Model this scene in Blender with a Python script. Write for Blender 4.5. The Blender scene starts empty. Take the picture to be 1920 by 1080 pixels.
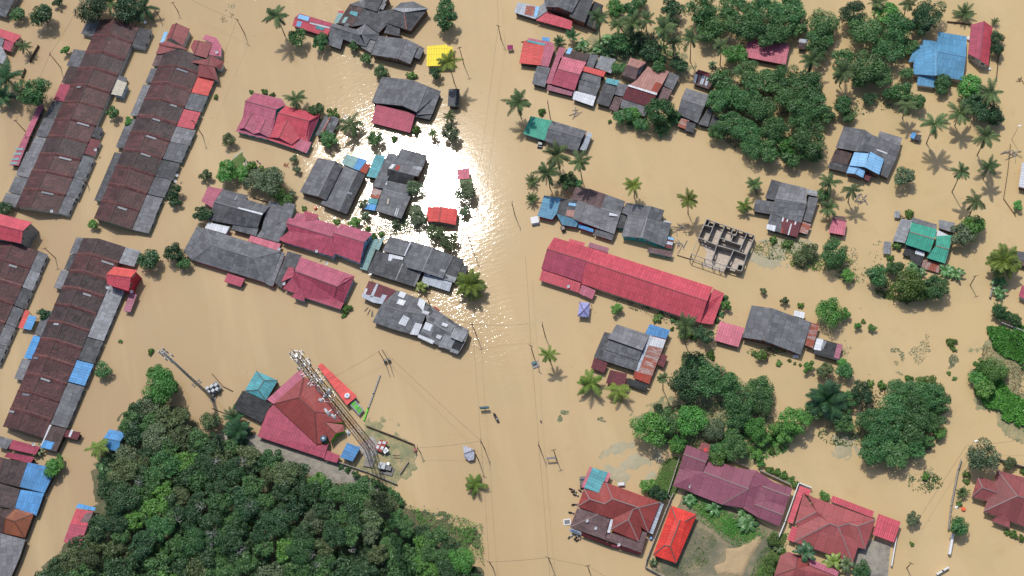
import bpy, math, random, re
from mathutils import Vector, Matrix, noise
# ------------------------------------------------------------------ camera, sky, sun, exposure
SC = bpy.context.scene
COL = SC.collection
FPX, TILT, ROLL, CAMH = 2427.95, math.radians(23.034), math.radians(-16.0825), 400.0
cR, sR, cT, sT = math.cos(ROLL), math.sin(ROLL), math.cos(TILT), math.sin(TILT)
cam = bpy.data.cameras.new('camera'); camo = bpy.data.objects.new('camera', cam); COL.objects.link(camo)
cam.sensor_width = 36.0; cam.lens = FPX/1920*36.0; cam.clip_start = 1.0; cam.clip_end = 4000.0
U0 = Vector((0, cT, sT)); R0 = Vector((1, 0, 0)); F0 = Vector((0, sT, -cT))
RW = R0*cR + U0*sR; UW = -R0*sR + U0*cR
M = Matrix((RW, UW, -F0)).transposed().to_4x4(); M.translation = Vector((0, 0, CAMH))
camo.matrix_world = M
SC.camera = camo
SUNZ, SUNAZ = math.radians(28.53), math.atan2(0.54189, -0.04426)      # zenith angle, azimuth (ccw from +x)
sdir = Vector((math.cos(SUNAZ)*math.sin(SUNZ), math.sin(SUNAZ)*math.sin(SUNZ), math.cos(SUNZ)))
W = bpy.data.worlds.new('World'); SC.world = W; W.use_nodes = True
nt = W.node_tree; nt.nodes.clear()
sky = nt.nodes.new('ShaderNodeTexSky'); sky.sky_type = 'NISHITA'; sky.sun_disc = False
sky.sun_elevation = math.pi/2-SUNZ; sky.sun_rotation = math.pi/2-SUNAZ
sky.dust_density = 2.0; sky.air_density = 1.0
bg = nt.nodes.new('ShaderNodeBackground'); bg.inputs[1].default_value = 0.12
wo = nt.nodes.new('ShaderNodeOutputWorld')
nt.links.new(sky.outputs[0], bg.inputs[0]); nt.links.new(bg.outputs[0], wo.inputs[0])
sl = bpy.data.lights.new('sun', 'SUN'); sl.energy = 2.9; sl.angle = math.radians(0.53); sl.color = (1, 0.965, 0.9)
so = bpy.data.objects.new('sun', sl); COL.objects.link(so)
so.rotation_euler = (-sdir).to_track_quat('-Z', 'Y').to_euler(); so.location = sdir*600
SC.view_settings.view_transform = 'Standard'; SC.view_settings.look = 'None'
SC.view_settings.exposure = 0.0; SC.view_settings.gamma = 1.0
SC.render.engine = 'CYCLES'
SC.render.resolution_x = 1920; SC.render.resolution_y = 1080
SC.cycles.max_bounces = 5; SC.cycles.transparent_max_bounces = 4; SC.cycles.caustics_reflective = False

rnd = random.Random(7)
# ------------------------------------------------------------------ picture point -> place in the world
def ray(px, py):
    x, y = px-960.0, 540.0-py
    X = x*cR-y*sR; Y = x*sR+y*cR
    d0, d1 = X/FPX, Y/FPX
    return Vector((d0, d1*cT+sT, d1*sT-cT))
def P(px, py, z=0.0):
    d = ray(px, py); t = (CAMH-z)/(-d.z)
    return Vector((d.x*t, d.y*t, z))
def height(b, t):                       # height of an upright thing from its foot and its top in the photo
    B = P(*b); best = (1e9, 0)
    for i in range(1, 1100):
        z = i*0.1; q = P(t[0], t[1], z); e = (q.x-B.x)**2+(q.y-B.y)**2
        if e < best[0]: best = (e, z)
    return best[1]
def mpp(px, py):                        # metres per picture point there
    return ((P(px+5, py)-P(px-5, py)).length + (P(px, py+5)-P(px, py-5)).length)/20

# ------------------------------------------------------------------ materials
MATS = {}
def newmat(name):
    m = bpy.data.materials.new(name); m.use_nodes = True; n = m.node_tree
    b = n.nodes['Principled BSDF']; MATS[name] = m
    return m, n, b
def N(n, t, **kw):
    o = n.nodes.new(t)
    for k, v in kw.items():
        if k.startswith('i_'):
            o.inputs[k[2:].replace('_', ' ')].default_value = v
        else: setattr(o, k, v)
    return o
def mixc(n, fac, a, b, mode='MIX'):
    m = n.nodes.new('ShaderNodeMix'); m.data_type = 'RGBA'; m.blend_type = mode
    for sock, v in ((m.inputs[0], fac), (m.inputs[6], a), (m.inputs[7], b)):
        if isinstance(v, bpy.types.NodeSocket): n.links.new(v, sock)
        elif isinstance(v, (int, float)): sock.default_value = v
        else: sock.default_value = (*v, 1)
    return m.outputs[2]
def ramp(n, src, lo, hi, a=0.0, b=1.0):
    m = n.nodes.new('ShaderNodeMapRange'); m.inputs[1].default_value = lo; m.inputs[2].default_value = hi
    m.inputs[3].default_value = a; m.inputs[4].default_value = b; m.clamp = True
    n.links.new(src, m.inputs[0]); return m.outputs[0]
def mth(n, op, a, b=None):
    m = n.nodes.new('ShaderNodeMath'); m.operation = op
    for s, v in ((m.inputs[0], a), (m.inputs[1], b)):
        if v is None: continue
        if isinstance(v, bpy.types.NodeSocket): n.links.new(v, s)
        else: s.default_value = v
    return m.outputs[0]
def bump(n, b, h, strength=0.5, dist=0.05):
    k = n.nodes.new('ShaderNodeBump'); k.inputs['Strength'].default_value = strength
    k.inputs['Distance'].default_value = dist
    n.links.new(h, k.inputs['Height']); n.links.new(k.outputs[0], b.inputs['Normal'])
    return k
def uvoff(n):                            # roof coordinates in metres, shifted per object
    uv = N(n, 'ShaderNodeUVMap'); oi = N(n, 'ShaderNodeObjectInfo')
    ad = N(n, 'ShaderNodeVectorMath', operation='MULTIPLY_ADD')
    ad.inputs[1].default_value = (1, 1, 1)
    n.links.new(uv.outputs[0], ad.inputs[0])
    c = N(n, 'ShaderNodeCombineXYZ'); s = mth(n, 'MULTIPLY', oi.outputs['Random'], 37.0)
    n.links.new(s, c.inputs[0]); n.links.new(mth(n, 'MULTIPLY', oi.outputs['Random'], 61.0), c.inputs[2])
    n.links.new(c.outputs[0], ad.inputs[2])
    return ad.outputs[0], oi
def noi(n, vec, scale, detail=4, rough=0.6):
    t = N(n, 'ShaderNodeTexNoise'); t.inputs['Scale'].default_value = scale
    t.inputs['Detail'].default_value = detail; t.inputs['Roughness'].default_value = rough
    if vec is not None: n.links.new(vec, t.inputs['Vector'])
    return t.outputs['Fac']
def roofmat(name, col, kind='metal', var=0.35, rust=0.0, rough=0.55, seam=(0.95, 2.4), dirt=0.35, rustcol=(0.25, 0.06, 0.02), old=0.0, band=0.0):
    m, n, b = newmat(name); L = n.links.new
    vec, oi = uvoff(n)
    dark = tuple(c*(1-var) for c in col); lite = tuple(min(0.95, c*(1+var*0.8)+0.01*old) for c in col)
    br = N(n, 'ShaderNodeTexBrick', offset=0.0 if kind != 'tile' else 0.5)
    if kind == 'sheet' and seam == (0.95, 2.4): seam = (1.55, 1.9)
    br.inputs['Brick Width'].default_value = seam[0]; br.inputs['Row Height'].default_value = seam[1]
    br.inputs['Scale'].default_value = 1.0; br.inputs['Mortar Size'].default_value = 0.05 if kind == 'sheet' else 0.045
    br.inputs['Color1'].default_value = (*dark, 1); br.inputs['Color2'].default_value = (*lite, 1)
    br.inputs['Mortar'].default_value = (*[c*0.35 for c in col], 1)
    br.inputs['Mortar Smooth'].default_value = 0.3
    if kind == 'sheet':                      # sheets never lie in a perfect grid
        ds = N(n, 'ShaderNodeTexNoise'); ds.inputs['Scale'].default_value = 0.35; L(vec, ds.inputs['Vector'])
        dv = N(n, 'ShaderNodeVectorMath', operation='MULTIPLY_ADD'); dv.inputs[1].default_value = (1.3, 1.3, 0); L(ds.outputs['Color'], dv.inputs[0]); L(vec, dv.inputs[2]); L(dv.outputs[0], br.inputs['Vector'])
        br.offset = 0.31; br.offset_frequency = 3
    else: L(vec, br.inputs['Vector'])
    base = br.outputs['Color']
    # stains that run down the slope (v axis)
    mp = N(n, 'ShaderNodeMapping'); mp.inputs['Scale'].default_value = (1.0, 0.22, 1.0); L(vec, mp.inputs[0])
    st = noi(n, mp.outputs[0], 1.1, 6, 0.72)
    big = noi(n, vec, 0.16, 3, 0.5)
    base = mixc(n, ramp(n, st, 0.38, 0.68, 0, dirt), base, tuple(c*0.42+0.012 for c in col))
    base = mixc(n, ramp(n, big, 0.52, 0.75, 0, dirt*0.9+0.1*old), base, tuple(min(1, c*1.25+(0.005 if kind == 'tile' else 0.02+0.05*old)) for c in col))
    if kind == 'sheet':
        grit = noi(n, vec, 5.0, 3, 0.7); base = mixc(n, ramp(n, grit, 0.45, 0.7, 0, 0.45), base, tuple(c*0.5 for c in col))
    if rust > 0:
        rn = noi(n, mp.outputs[0], 0.8, 7, 0.75)
        base = mixc(n, ramp(n, rn, 0.62-0.3*rust, 0.68-0.2*rust, 0, 0.95), base, rustcol)
    hv = N(n, 'ShaderNodeHueSaturation'); L(base, hv.inputs['Color'])
    L(ramp(n, oi.outputs['Random'], 0, 1, 0.9, 1.1), hv.inputs['Value'])
    L(hv.outputs[0], b.inputs['Base Color'])
    w = N(n, 'ShaderNodeTexWave', wave_type='BANDS', bands_direction='X')
    w.inputs['Scale'].default_value = {'metal': 0.55, 'sheet': 0.9, 'tile': 0.9}[kind]
    L(vec, w.inputs['Vector'])
    h = w.outputs['Fac']
    if kind == 'tile':
        w2 = N(n, 'ShaderNodeTexWave', wave_type='BANDS', bands_direction='Y', wave_profile='SAW')
        w2.inputs['Scale'].default_value = 0.42; L(vec, w2.inputs['Vector'])
        h = mth(n, 'ADD', mth(n, 'MULTIPLY', h, 0.4), w2.outputs['Fac'])
    h = mth(n, 'ADD', h, mth(n, 'MULTIPLY', noi(n, vec, 0.9, 4, 0.6), 2.5+3*old))
    bump(n, b, h, 0.75, 0.06 if kind != 'sheet' else 0.09)
    b.inputs['Roughness'].default_value = rough
    b.inputs['Specular IOR Level'].default_value = 0.35
    return m
roofmat('grey', (0.162, 0.165, 0.177), 'sheet', 0.30, old=1)
roofmat('dark', (0.097, 0.098, 0.104), 'sheet', 0.35, old=1)
roofmat('black', (0.040, 0.041, 0.042), 'sheet', 0.4, old=0.5)
roofmat('mid', (0.217, 0.217, 0.230), 'sheet', 0.28, old=1)
roofmat('patchy', (0.183, 0.188, 0.197), 'sheet', 0.65, seam=(1.9, 2.3), old=1)
roofmat('light', (0.34, 0.35, 0.37), 'sheet', 0.25, old=1)
roofmat('white', (0.66, 0.68, 0.72), 'metal', 0.1, dirt=0.25)
roofmat('zinc', (0.43, 0.48, 0.55), 'metal', 0.2, rough=0.42)
roofmat('brownsheet', (0.171, 0.105, 0.105), 'sheet', 0.3, old=1)
roofmat('darkbrown', (0.090, 0.054, 0.050), 'sheet', 0.3, old=1)
roofmat('red', (0.56, 0.080, 0.110), 'metal', 0.13, dirt=0.29)
roofmat('crimson', (0.41, 0.070, 0.115), 'metal', 0.14, dirt=0.30)
roofmat('scarlet', (0.74, 0.055, 0.04), 'tile', 0.15, dirt=0.23)
roofmat('coral', (0.68, 0.085, 0.075), 'metal', 0.15, dirt=0.27)
roofmat('pink', (0.45, 0.115, 0.175), 'metal', 0.15, dirt=0.35)
roofmat('rose', (0.56, 0.15, 0.20), 'metal', 0.15, dirt=0.30)
roofmat('mauve', (0.36, 0.130, 0.180), 'metal', 0.17, dirt=0.35)
roofmat('salmon', (0.40, 0.200, 0.170), 'metal', 0.12, dirt=0.3, rust=0.12, rustcol=(0.33, 0.12, 0.07))
roofmat('maroon', (0.14, 0.020, 0.030), 'metal', 0.21, dirt=0.40)
roofmat('mauvetile', (0.25, 0.080, 0.118), 'tile', 0.12, seam=(3, 6), dirt=0.25)
roofmat('redtile', (0.28, 0.055, 0.048), 'tile', 0.16, seam=(3, 6), dirt=0.25)
roofmat('rosetile', (0.34, 0.085, 0.085), 'tile', 0.14, seam=(3, 6), dirt=0.25)
roofmat('dustyred', (0.27, 0.075, 0.075), 'tile', 0.15, seam=(3, 6), dirt=0.35)
roofmat('orangetile', (0.30, 0.095, 0.045), 'tile', 0.2, seam=(3, 6), dirt=0.4)
roofmat('rowtile', (0.084, 0.032, 0.032), 'tile', 0.38, seam=(2.2, 2.6), dirt=0.55, rust=0.22, rustcol=(0.16, 0.055, 0.05), old=0.5)
roofmat('rowtileb', (0.056, 0.034, 0.034), 'tile', 0.38, seam=(2.2, 2.6), dirt=0.6, rust=0.14, rustcol=(0.12, 0.05, 0.045), old=0.8)
roofmat('parapet', (0.135, 0.052, 0.048), 'tile', 0.3, seam=(1.2, 1.5), dirt=0.5, rust=0.15, rustcol=(0.30, 0.15, 0.12))
roofmat('blue', (0.075, 0.27, 0.56), 'metal', 0.19, dirt=0.45)
roofmat('brightblue', (0.09, 0.31, 0.62), 'metal', 0.15, dirt=0.30)
roofmat('skyblue', (0.25, 0.52, 0.82), 'metal', 0.13, dirt=0.27)
roofmat('steelblue', (0.10, 0.27, 0.40), 'metal', 0.19, dirt=0.40)
roofmat('bluetile', (0.115, 0.34, 0.56), 'sheet', 0.14, seam=(1.3, 3.0), dirt=0.4, rough=0.5)
roofmat('teal', (0.10, 0.36, 0.40), 'metal', 0.19, dirt=0.45)
roofmat('paleteal', (0.22, 0.37, 0.36), 'metal', 0.12, dirt=0.25)
roofmat('green', (0.045, 0.36, 0.25), 'metal', 0.14, dirt=0.35)
roofmat('rust', (0.42, 0.34, 0.32), 'metal', 0.25, rust=0.75, rustcol=(0.28, 0.055, 0.025))
roofmat('rustred', (0.40, 0.035, 0.018), 'metal', 0.2, rust=0.5, rustcol=(0.22, 0.06, 0.03))
roofmat('yellow', (0.84, 0.66, 0.03), 'metal', 0.04, dirt=0.06)
roofmat('lilac', (0.33, 0.34, 0.62), 'metal', 0.04, dirt=0.08)
roofmat('cream', (0.52, 0.47, 0.37), 'metal', 0.1, dirt=0.3)
roofmat('plum', (0.34, 0.02, 0.14), 'metal', 0.08, dirt=0.2)
roofmat('lime', (0.10, 0.46, 0.035), 'metal', 0.05, dirt=0.1)
roofmat('ridge_pale', (0.62, 0.42, 0.40), 'metal', 0.15, dirt=0.3)
roofmat('moss', (0.11, 0.17, 0.055), 'metal', 0.15, dirt=0.4)
roofmat('tarp', (0.44, 0.45, 0.54), 'metal', 0.08, dirt=0.25)
def plain(name, col, rough=0.7, var=0.3, scale=1.2, metal=0.0, bmp=0.0, hi=None):
    m, n, b = newmat(name)
    tc = N(n, 'ShaderNodeTexCoord')
    f = noi(n, tc.outputs['Object'], scale, 5, 0.65)
    c = mixc(n, ramp(n, f, 0.35, 0.7), tuple(x*(1-var) for x in col), hi or tuple(min(1, x*(1+var*0.5)) for x in col))
    n.links.new(c, b.inputs['Base Color']); b.inputs['Roughness'].default_value = rough
    b.inputs['Metallic'].default_value = metal
    if bmp: bump(n, b, f, 0.6, bmp)
    return m
plain('wall_white', (0.62, 0.62, 0.60), hi=(0.66, 0.67, 0.66), var=0.35)
plain('wall_grey', (0.26, 0.26, 0.25)); plain('wall_dark', (0.055, 0.045, 0.04)); plain('wall_wood', (0.14, 0.085, 0.06))
plain('wall_red', (0.50, 0.025, 0.055)); plain('wall_blue', (0.42, 0.55, 0.68)); plain('wall_teal', (0.03, 0.42, 0.44))
plain('wall_green', (0.25, 0.33, 0.26)); plain('wall_cream', (0.60, 0.50, 0.38)); plain('wall_lime', (0.16, 0.62, 0.05))
plain('wall_brick', (0.22, 0.085, 0.06)); plain('wall_orange', (0.48, 0.22, 0.09))
plain('concrete', (0.34, 0.32, 0.29), bmp=0.02); plain('block', (0.25, 0.225, 0.195), bmp=0.02); plain('screed', (0.52, 0.44, 0.36), var=0.25)
plain('glass', (0.03, 0.045, 0.06), rough=0.15, var=0.1); plain('frame_white', (0.72, 0.72, 0.72), var=0.1)
plain('wood', (0.10, 0.062, 0.04), scale=3); plain('woodpale', (0.30, 0.25, 0.21), scale=3)
plain('bark', (0.13, 0.105, 0.085), scale=4, bmp=0.03); plain('deadwood', (0.34, 0.33, 0.31), scale=4)
plain('steel', (0.36, 0.39, 0.42), rough=0.4, metal=0.5, var=0.2); plain('darksteel', (0.12, 0.13, 0.14), rough=0.5)
plain('mast_leg', (0.10, 0.028, 0.020), rough=0.5, var=0.4); plain('cable_grey', (0.09, 0.08, 0.07)); plain('mast_red', (0.30, 0.050, 0.032), rough=0.5, var=0.35); plain('mast_white', (0.40, 0.39, 0.37), rough=0.5, var=0.25)
plain('antenna', (0.40, 0.43, 0.46), rough=0.45, var=0.12)
plain('black_paint', (0.014, 0.014, 0.016), rough=0.35); plain('rubber', (0.012, 0.012, 0.012), rough=0.8)
plain('red_paint', (0.40, 0.02, 0.02), rough=0.3); plain('white_paint', (0.78, 0.78, 0.78), rough=0.4, var=0.08)
plain('blue_plastic', (0.04, 0.22, 0.62), rough=0.45); plain('teal_paint', (0.01, 0.27, 0.27), rough=0.4)
plain('orange_plastic', (0.80, 0.13, 0.03), rough=0.45); plain('skin', (0.30, 0.16, 0.10)); plain('hair', (0.01, 0.008, 0.007))
plain('cloth_blue', (0.04, 0.06, 0.15)); plain('cloth_white', (0.70, 0.70, 0.74), var=0.12); plain('cloth_dark', (0.018, 0.018, 0.02))
plain('debris', (0.33, 0.31, 0.30), scale=2, var=0.6); plain('debrisblue', (0.30, 0.36, 0.45), scale=2, var=0.4)
# leaves: colour varies per leaf clump, per object and with a broad noise
def leafmat(name, col, var=0.62, trans=0.12, rough=0.42):
    m, n, b = newmat(name)
    g = N(n, 'ShaderNodeNewGeometry'); oi = N(n, 'ShaderNodeObjectInfo'); tc = N(n, 'ShaderNodeTexCoord')
    f = noi(n, tc.outputs['Object'], 0.55, 3, 0.6)
    lo = tuple(c*(1-var) for c in col); hi = (col[0]*(1+var)+0.012, col[1]*(1+var*0.8), col[2]*(1+var*0.4))
    k = mth(n, 'ADD', mth(n, 'MULTIPLY', g.outputs['Random Per Island'], 0.6), mth(n, 'MULTIPLY', ramp(n, f, 0.3, 0.7), 0.4))
    c = mixc(n, k, lo, hi)
    hs = N(n, 'ShaderNodeHueSaturation'); n.links.new(c, hs.inputs['Color'])
    n.links.new(ramp(n, oi.outputs['Random'], 0, 1, 0.496, 0.530), hs.inputs['Hue'])
    n.links.new(ramp(n, mth(n, 'FRACT', mth(n, 'MULTIPLY', oi.outputs['Random'], 7.3)), 0, 1, 0.72, 1.25), hs.inputs['Value'])
    n.links.new(hs.outputs[0], b.inputs['Base Color'])
    b.inputs['Roughness'].default_value = rough
    b.inputs['Specular IOR Level'].default_value = 0.38
    return m
leafmat('leaf', (0.073, 0.178, 0.063)); leafmat('leafdark', (0.041, 0.105, 0.046)); leafmat('leafbright', (0.111, 0.274, 0.062))
leafmat('leafolive', (0.097, 0.148, 0.066)); leafmat('leafgrey', (0.120, 0.180, 0.105)); leafmat('palmleaf', (0.086, 0.139, 0.057), rough=0.4)
leafmat('palmyellow', (0.150, 0.215, 0.045), rough=0.4); leafmat('palmdark', (0.040, 0.115, 0.052), rough=0.4)
leafmat('banana', (0.078, 0.193, 0.067), rough=0.38); leafmat('fielgrass', (0.095, 0.280, 0.055)); leafmat('wetgrass', (0.200, 0.225, 0.130), var=0.3)
leafmat('straw', (0.33, 0.27, 0.15)); leafmat('leafbush', (0.110, 0.210, 0.050))
# water
m, n, b = newmat('muddy_water')
g = N(n, 'ShaderNodeNewGeometry'); pos = g.outputs['Position']
a1 = noi(n, pos, 0.010, 3, 0.5); a2 = noi(n, pos, 0.05, 4, 0.6)
c = mixc(n, ramp(n, a1, 0.35, 0.65), (0.395, 0.278, 0.158), (0.455, 0.325, 0.185))
sx = N(n, 'ShaderNodeSeparateXYZ'); n.links.new(pos, sx.inputs[0])
c = mixc(n, ramp(n, sx.outputs[0], -150, 140), c, (0.545, 0.40, 0.205))      # vignette and sky reflection painted into the colour: paler, yellower to the east
c2 = mixc(n, ramp(n, a2, 0.50, 0.75, 0, 0.45), c, (0.40, 0.325, 0.18))
mps = N(n, 'ShaderNodeMapping'); mps.inputs['Rotation'].default_value = (0, 0, math.radians(-16)); mps.inputs['Scale'].default_value = (1.0, 0.16, 1); n.links.new(pos, mps.inputs[0])
c2 = mixc(n, ramp(n, noi(n, mps.outputs[0], 0.055, 5, 0.6), 0.48, 0.70, 0, 0.55), c2, (0.58, 0.435, 0.245))      # silt streaks along the current
c2 = mixc(n, ramp(n, noi(n, pos, 0.14, 5, 0.65), 0.56, 0.72, 0, 0.30), c2, (0.44, 0.30, 0.135))
n.links.new(c2, b.inputs['Base Color'])
b.inputs['Roughness'].default_value = 0.062; b.inputs['IOR'].default_value = 1.33
mpw = N(n, 'ShaderNodeMapping'); mpw.inputs['Rotation'].default_value = (0, 0, math.radians(-20)); mpw.inputs['Scale'].default_value = (0.55, 1.5, 1)
n.links.new(pos, mpw.inputs[0])
w1 = noi(n, mpw.outputs[0], 0.55, 4, 0.55); w2 = noi(n, pos, 1.9, 3, 0.6)
# wind reaches the open street and the ground west of it
amp = ramp(n, noi(n, pos, 0.012, 2, 0.5), 0.35, 0.62, 0.25, 1.0)
dx = mth(n, 'ABSOLUTE', mth(n, 'ADD', mth(n, 'ADD', sx.outputs[0], mth(n, 'MULTIPLY', sx.outputs[1], 0.235)), -15.0))
lane = mth(n, 'MULTIPLY', ramp(n, dx, 10, 40, 1.0, 0.28), ramp(n, sx.outputs[1], 130, 195, 0.5, 1.0))
hh = mth(n, 'MULTIPLY', mth(n, 'ADD', w1, mth(n, 'MULTIPLY', w2, 0.35)), mth(n, 'MULTIPLY', amp, lane))
bump(n, b, hh, 1.0, 0.075)
# ground kinds
def groundmat(name, cols, scale=0.25, bmp=0.15, rough=0.9):
    m, n, b = newmat(name); g = N(n, 'ShaderNodeNewGeometry'); p = g.outputs['Position']
    f1 = noi(n, p, scale, 5, 0.62); f2 = noi(n, p, scale*5, 5, 0.7)
    c = mixc(n, ramp(n, f1, 0.40, 0.60), cols[0], cols[1])
    c = mixc(n, ramp(n, f2, 0.45, 0.70, 0, 0.8), c, cols[2])
    n.links.new(c, b.inputs['Base Color']); b.inputs['Roughness'].default_value = rough
    bump(n, b, f2, 0.8, bmp); return m
groundmat('yard_mud', [(0.30, 0.235, 0.145), (0.15, 0.14, 0.095), (0.10, 0.125, 0.055)], 0.11)
groundmat('yard_grass', [(0.085, 0.15, 0.035), (0.15, 0.16, 0.06), (0.06, 0.13, 0.025)], 0.22)
groundmat('forest_floor', [(0.09, 0.085, 0.045), (0.17, 0.14, 0.08), (0.05, 0.10, 0.03)], 0.2)
groundmat('gravel', [(0.30, 0.27, 0.22), (0.20, 0.185, 0.155), (0.36, 0.33, 0.28)], 0.5, 0.05)
groundmat('bare_mud', [(0.46, 0.33, 0.18), (0.40, 0.29, 0.165), (0.34, 0.26, 0.15)], 0.4, 0.05)
groundmat('shallows', [(0.36, 0.29, 0.165), (0.31, 0.27, 0.16), (0.24, 0.24, 0.14)], 0.2, 0.02, 0.5)
groundmat('marsh', [(0.24, 0.23, 0.13), (0.40, 0.31, 0.17), (0.13, 0.20, 0.07)], 0.35, 0.05)

# ------------------------------------------------------------------ mesh collector
class MB:
    def __init__(s): s.v = []; s.f = []; s.uv = []
    def poly(s, pts, uvs=None):
        i = len(s.v); s.v += [tuple(p) for p in pts]; s.f.append(tuple(range(i, i+len(pts))))
        s.uv += list(uvs) if uvs else [(0, 0)]*len(pts)
    def box(s, c, sx, sy, sz, rot=0.0, M=None):
        Mx = M or (Matrix.Translation(Vector(c)) @ Matrix.Rotation(rot, 4, 'Z'))
        q = [Mx @ Vector((x*sx/2, y*sy/2, z*sz/2)) for z in (-1, 1) for y in (-1, 1) for x in (-1, 1)]
        for f in ((0, 2, 3, 1), (4, 5, 7, 6), (0, 1, 5, 4), (2, 6, 7, 3), (0, 4, 6, 2), (1, 3, 7, 5)): s.poly([q[i] for i in f])
    def bar(s, a, b, w, h=None, up=Vector((0, 0, 1))):
        a = Vector(a); b = Vector(b); d = b-a; L = d.length
        if L < 1e-4: return
        d.normalize(); x = d.cross(up)
        if x.length < 1e-3: x = d.cross(Vector((0, 1, 0)))
        x.normalize(); y = x.cross(d)
        Mx = Matrix((x, y, d)).transposed().to_4x4(); Mx.translation = (a+b)/2
        s.box(None, w, h or w, L, M=Mx)
    def tube(s, pts, rads, n=6, cap=True):
        pts = [Vector(p) for p in pts]; rings = []
        for i, p in enumerate(pts):
            d = (pts[min(i+1, len(pts)-1)]-pts[max(i-1, 0)]).normalized()
            x = d.cross(Vector((0.3, 1, 0.1))).normalized(); y = d.cross(x)
            rings.append([p+(x*math.cos(t*2*math.pi/n)+y*math.sin(t*2*math.pi/n))*rads[i] for t in range(n)])
        base = len(s.v)
        for r in rings: s.v += [tuple(q) for q in r]
        for i in range(len(rings)-1):
            for k in range(n):
                a = base+i*n+k; bq = base+i*n+(k+1) % n
                s.f.append((a, bq, bq+n, a+n)); s.uv += [(0, 0)]*4
        if cap:
            for ri in (0, len(rings)-1):
                fr = tuple(base+ri*n+k for k in range(n)); s.f.append(fr if ri else fr[::-1]); s.uv += [(0, 0)]*n
    def build(s, name, mat, parent=None, smooth=False, origin=None):
        me = bpy.data.meshes.new(name); top = parent
        while top is not None and top.parent is not None: top = top.parent
        o0 = Vector(top.location) if top is not None else (Vector(origin) if origin is not None else Vector((0, 0, 0)))
        me.from_pydata([tuple(Vector(v)-o0) for v in s.v], [], s.f)
        ul = me.uv_layers.new(name='UVMap')
        if s.uv: ul.data.foreach_set('uv', [c for q in s.uv for c in q])
        me.materials.append(MATS[mat] if isinstance(mat, str) else mat)
        if smooth: me.polygons.foreach_set('use_smooth', [True]*len(me.polygons))
        o = bpy.data.objects.new(name, me); COL.objects.link(o)
        if parent is not None: o.parent = parent
        else: o.location = o0
        return o
def empty(name, loc):
    o = bpy.data.objects.new(name, None); COL.objects.link(o); o.location = loc; o.empty_display_size = 0.5; return o
def tag(o, label, cat, group=None, kind=None):
    if label: o['label'] = label
    if cat: o['category'] = cat
    if group: o['group'] = group
    if kind: o['kind'] = kind
    return o
def copy_tree(o, parent=None):
    c = o.copy(); COL.objects.link(c)
    if parent is not None: c.parent = parent
    for ch in list(o.children): copy_tree(ch, c)
    return c
LM = []                                  # landmarks (picture x, y, short phrase) used to word labels
# ------------------------------------------------------------------ buildings: roof panels traced in the photo, each at its own height
def newell(ps):
    n = Vector((0, 0, 0))
    for i, p in enumerate(ps):
        q = ps[(i+1) % len(ps)]
        n += Vector(((p.y-q.y)*(p.z+q.z), (p.z-q.z)*(p.x+q.x), (p.x-q.x)*(p.y+q.y)))
    return n.normalized()
def roof_uv(ps):
    n = newell(ps)
    best = None; L = [(ps[(i+1) % len(ps)]-ps[i]).length for i in range(len(ps))]; mx = max(L)
    for i in range(len(ps)):
        if L[i] < 0.35*mx: continue
        d = (ps[(i+1) % len(ps)]-ps[i])/L[i]; sc = abs(d.z)*(1.0 if abs(n.z) < 0.995 else 0)-0.02*L[i]/mx
        if best is None or sc < best[0]: best = (sc, d)
    u = best[1]; v = n.cross(u).normalized(); o = ps[0]
    return [((p-o).dot(u), (p-o).dot(v)) for p in ps], n
def inset(ps, flags, d):
    # 2D inset of a ccw polygon; edges with flags[i] True stay where they are
    k = len(ps); out = []
    def line(i):
        a = ps[i]; b = ps[(i+1) % k]; e = Vector((b.x-a.x, b.y-a.y)); L = e.length or 1e-6
        nrm = Vector((-e.y/L, e.x/L)); off = 0.02 if flags[i] else d
        return Vector((a.x, a.y))+nrm*off, e/L
    for i in range(k):
        p0, e0 = line((i-1) % k); p1, e1 = line(i)
        cr = e0.x*e1.y-e0.y*e1.x
        if abs(cr) < 0.12: q = p1
        else:
            t = ((p1.x-p0.x)*e1.y-(p1.y-p0.y)*e1.x)/cr; q = p0+e0*t
            if (q-Vector((ps[i].x, ps[i].y))).length > 3*d+0.3: q = p1
        out.append(q)
    return out
def zplane(ps, n, x, y):
    c = sum(ps, Vector((0, 0, 0)))/len(ps)
    return c.z-((x-c.x)*n.x+(y-c.y)*n.y)/n.z if abs(n.z) > 0.05 else c.z
WALLPARTS = {}
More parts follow.
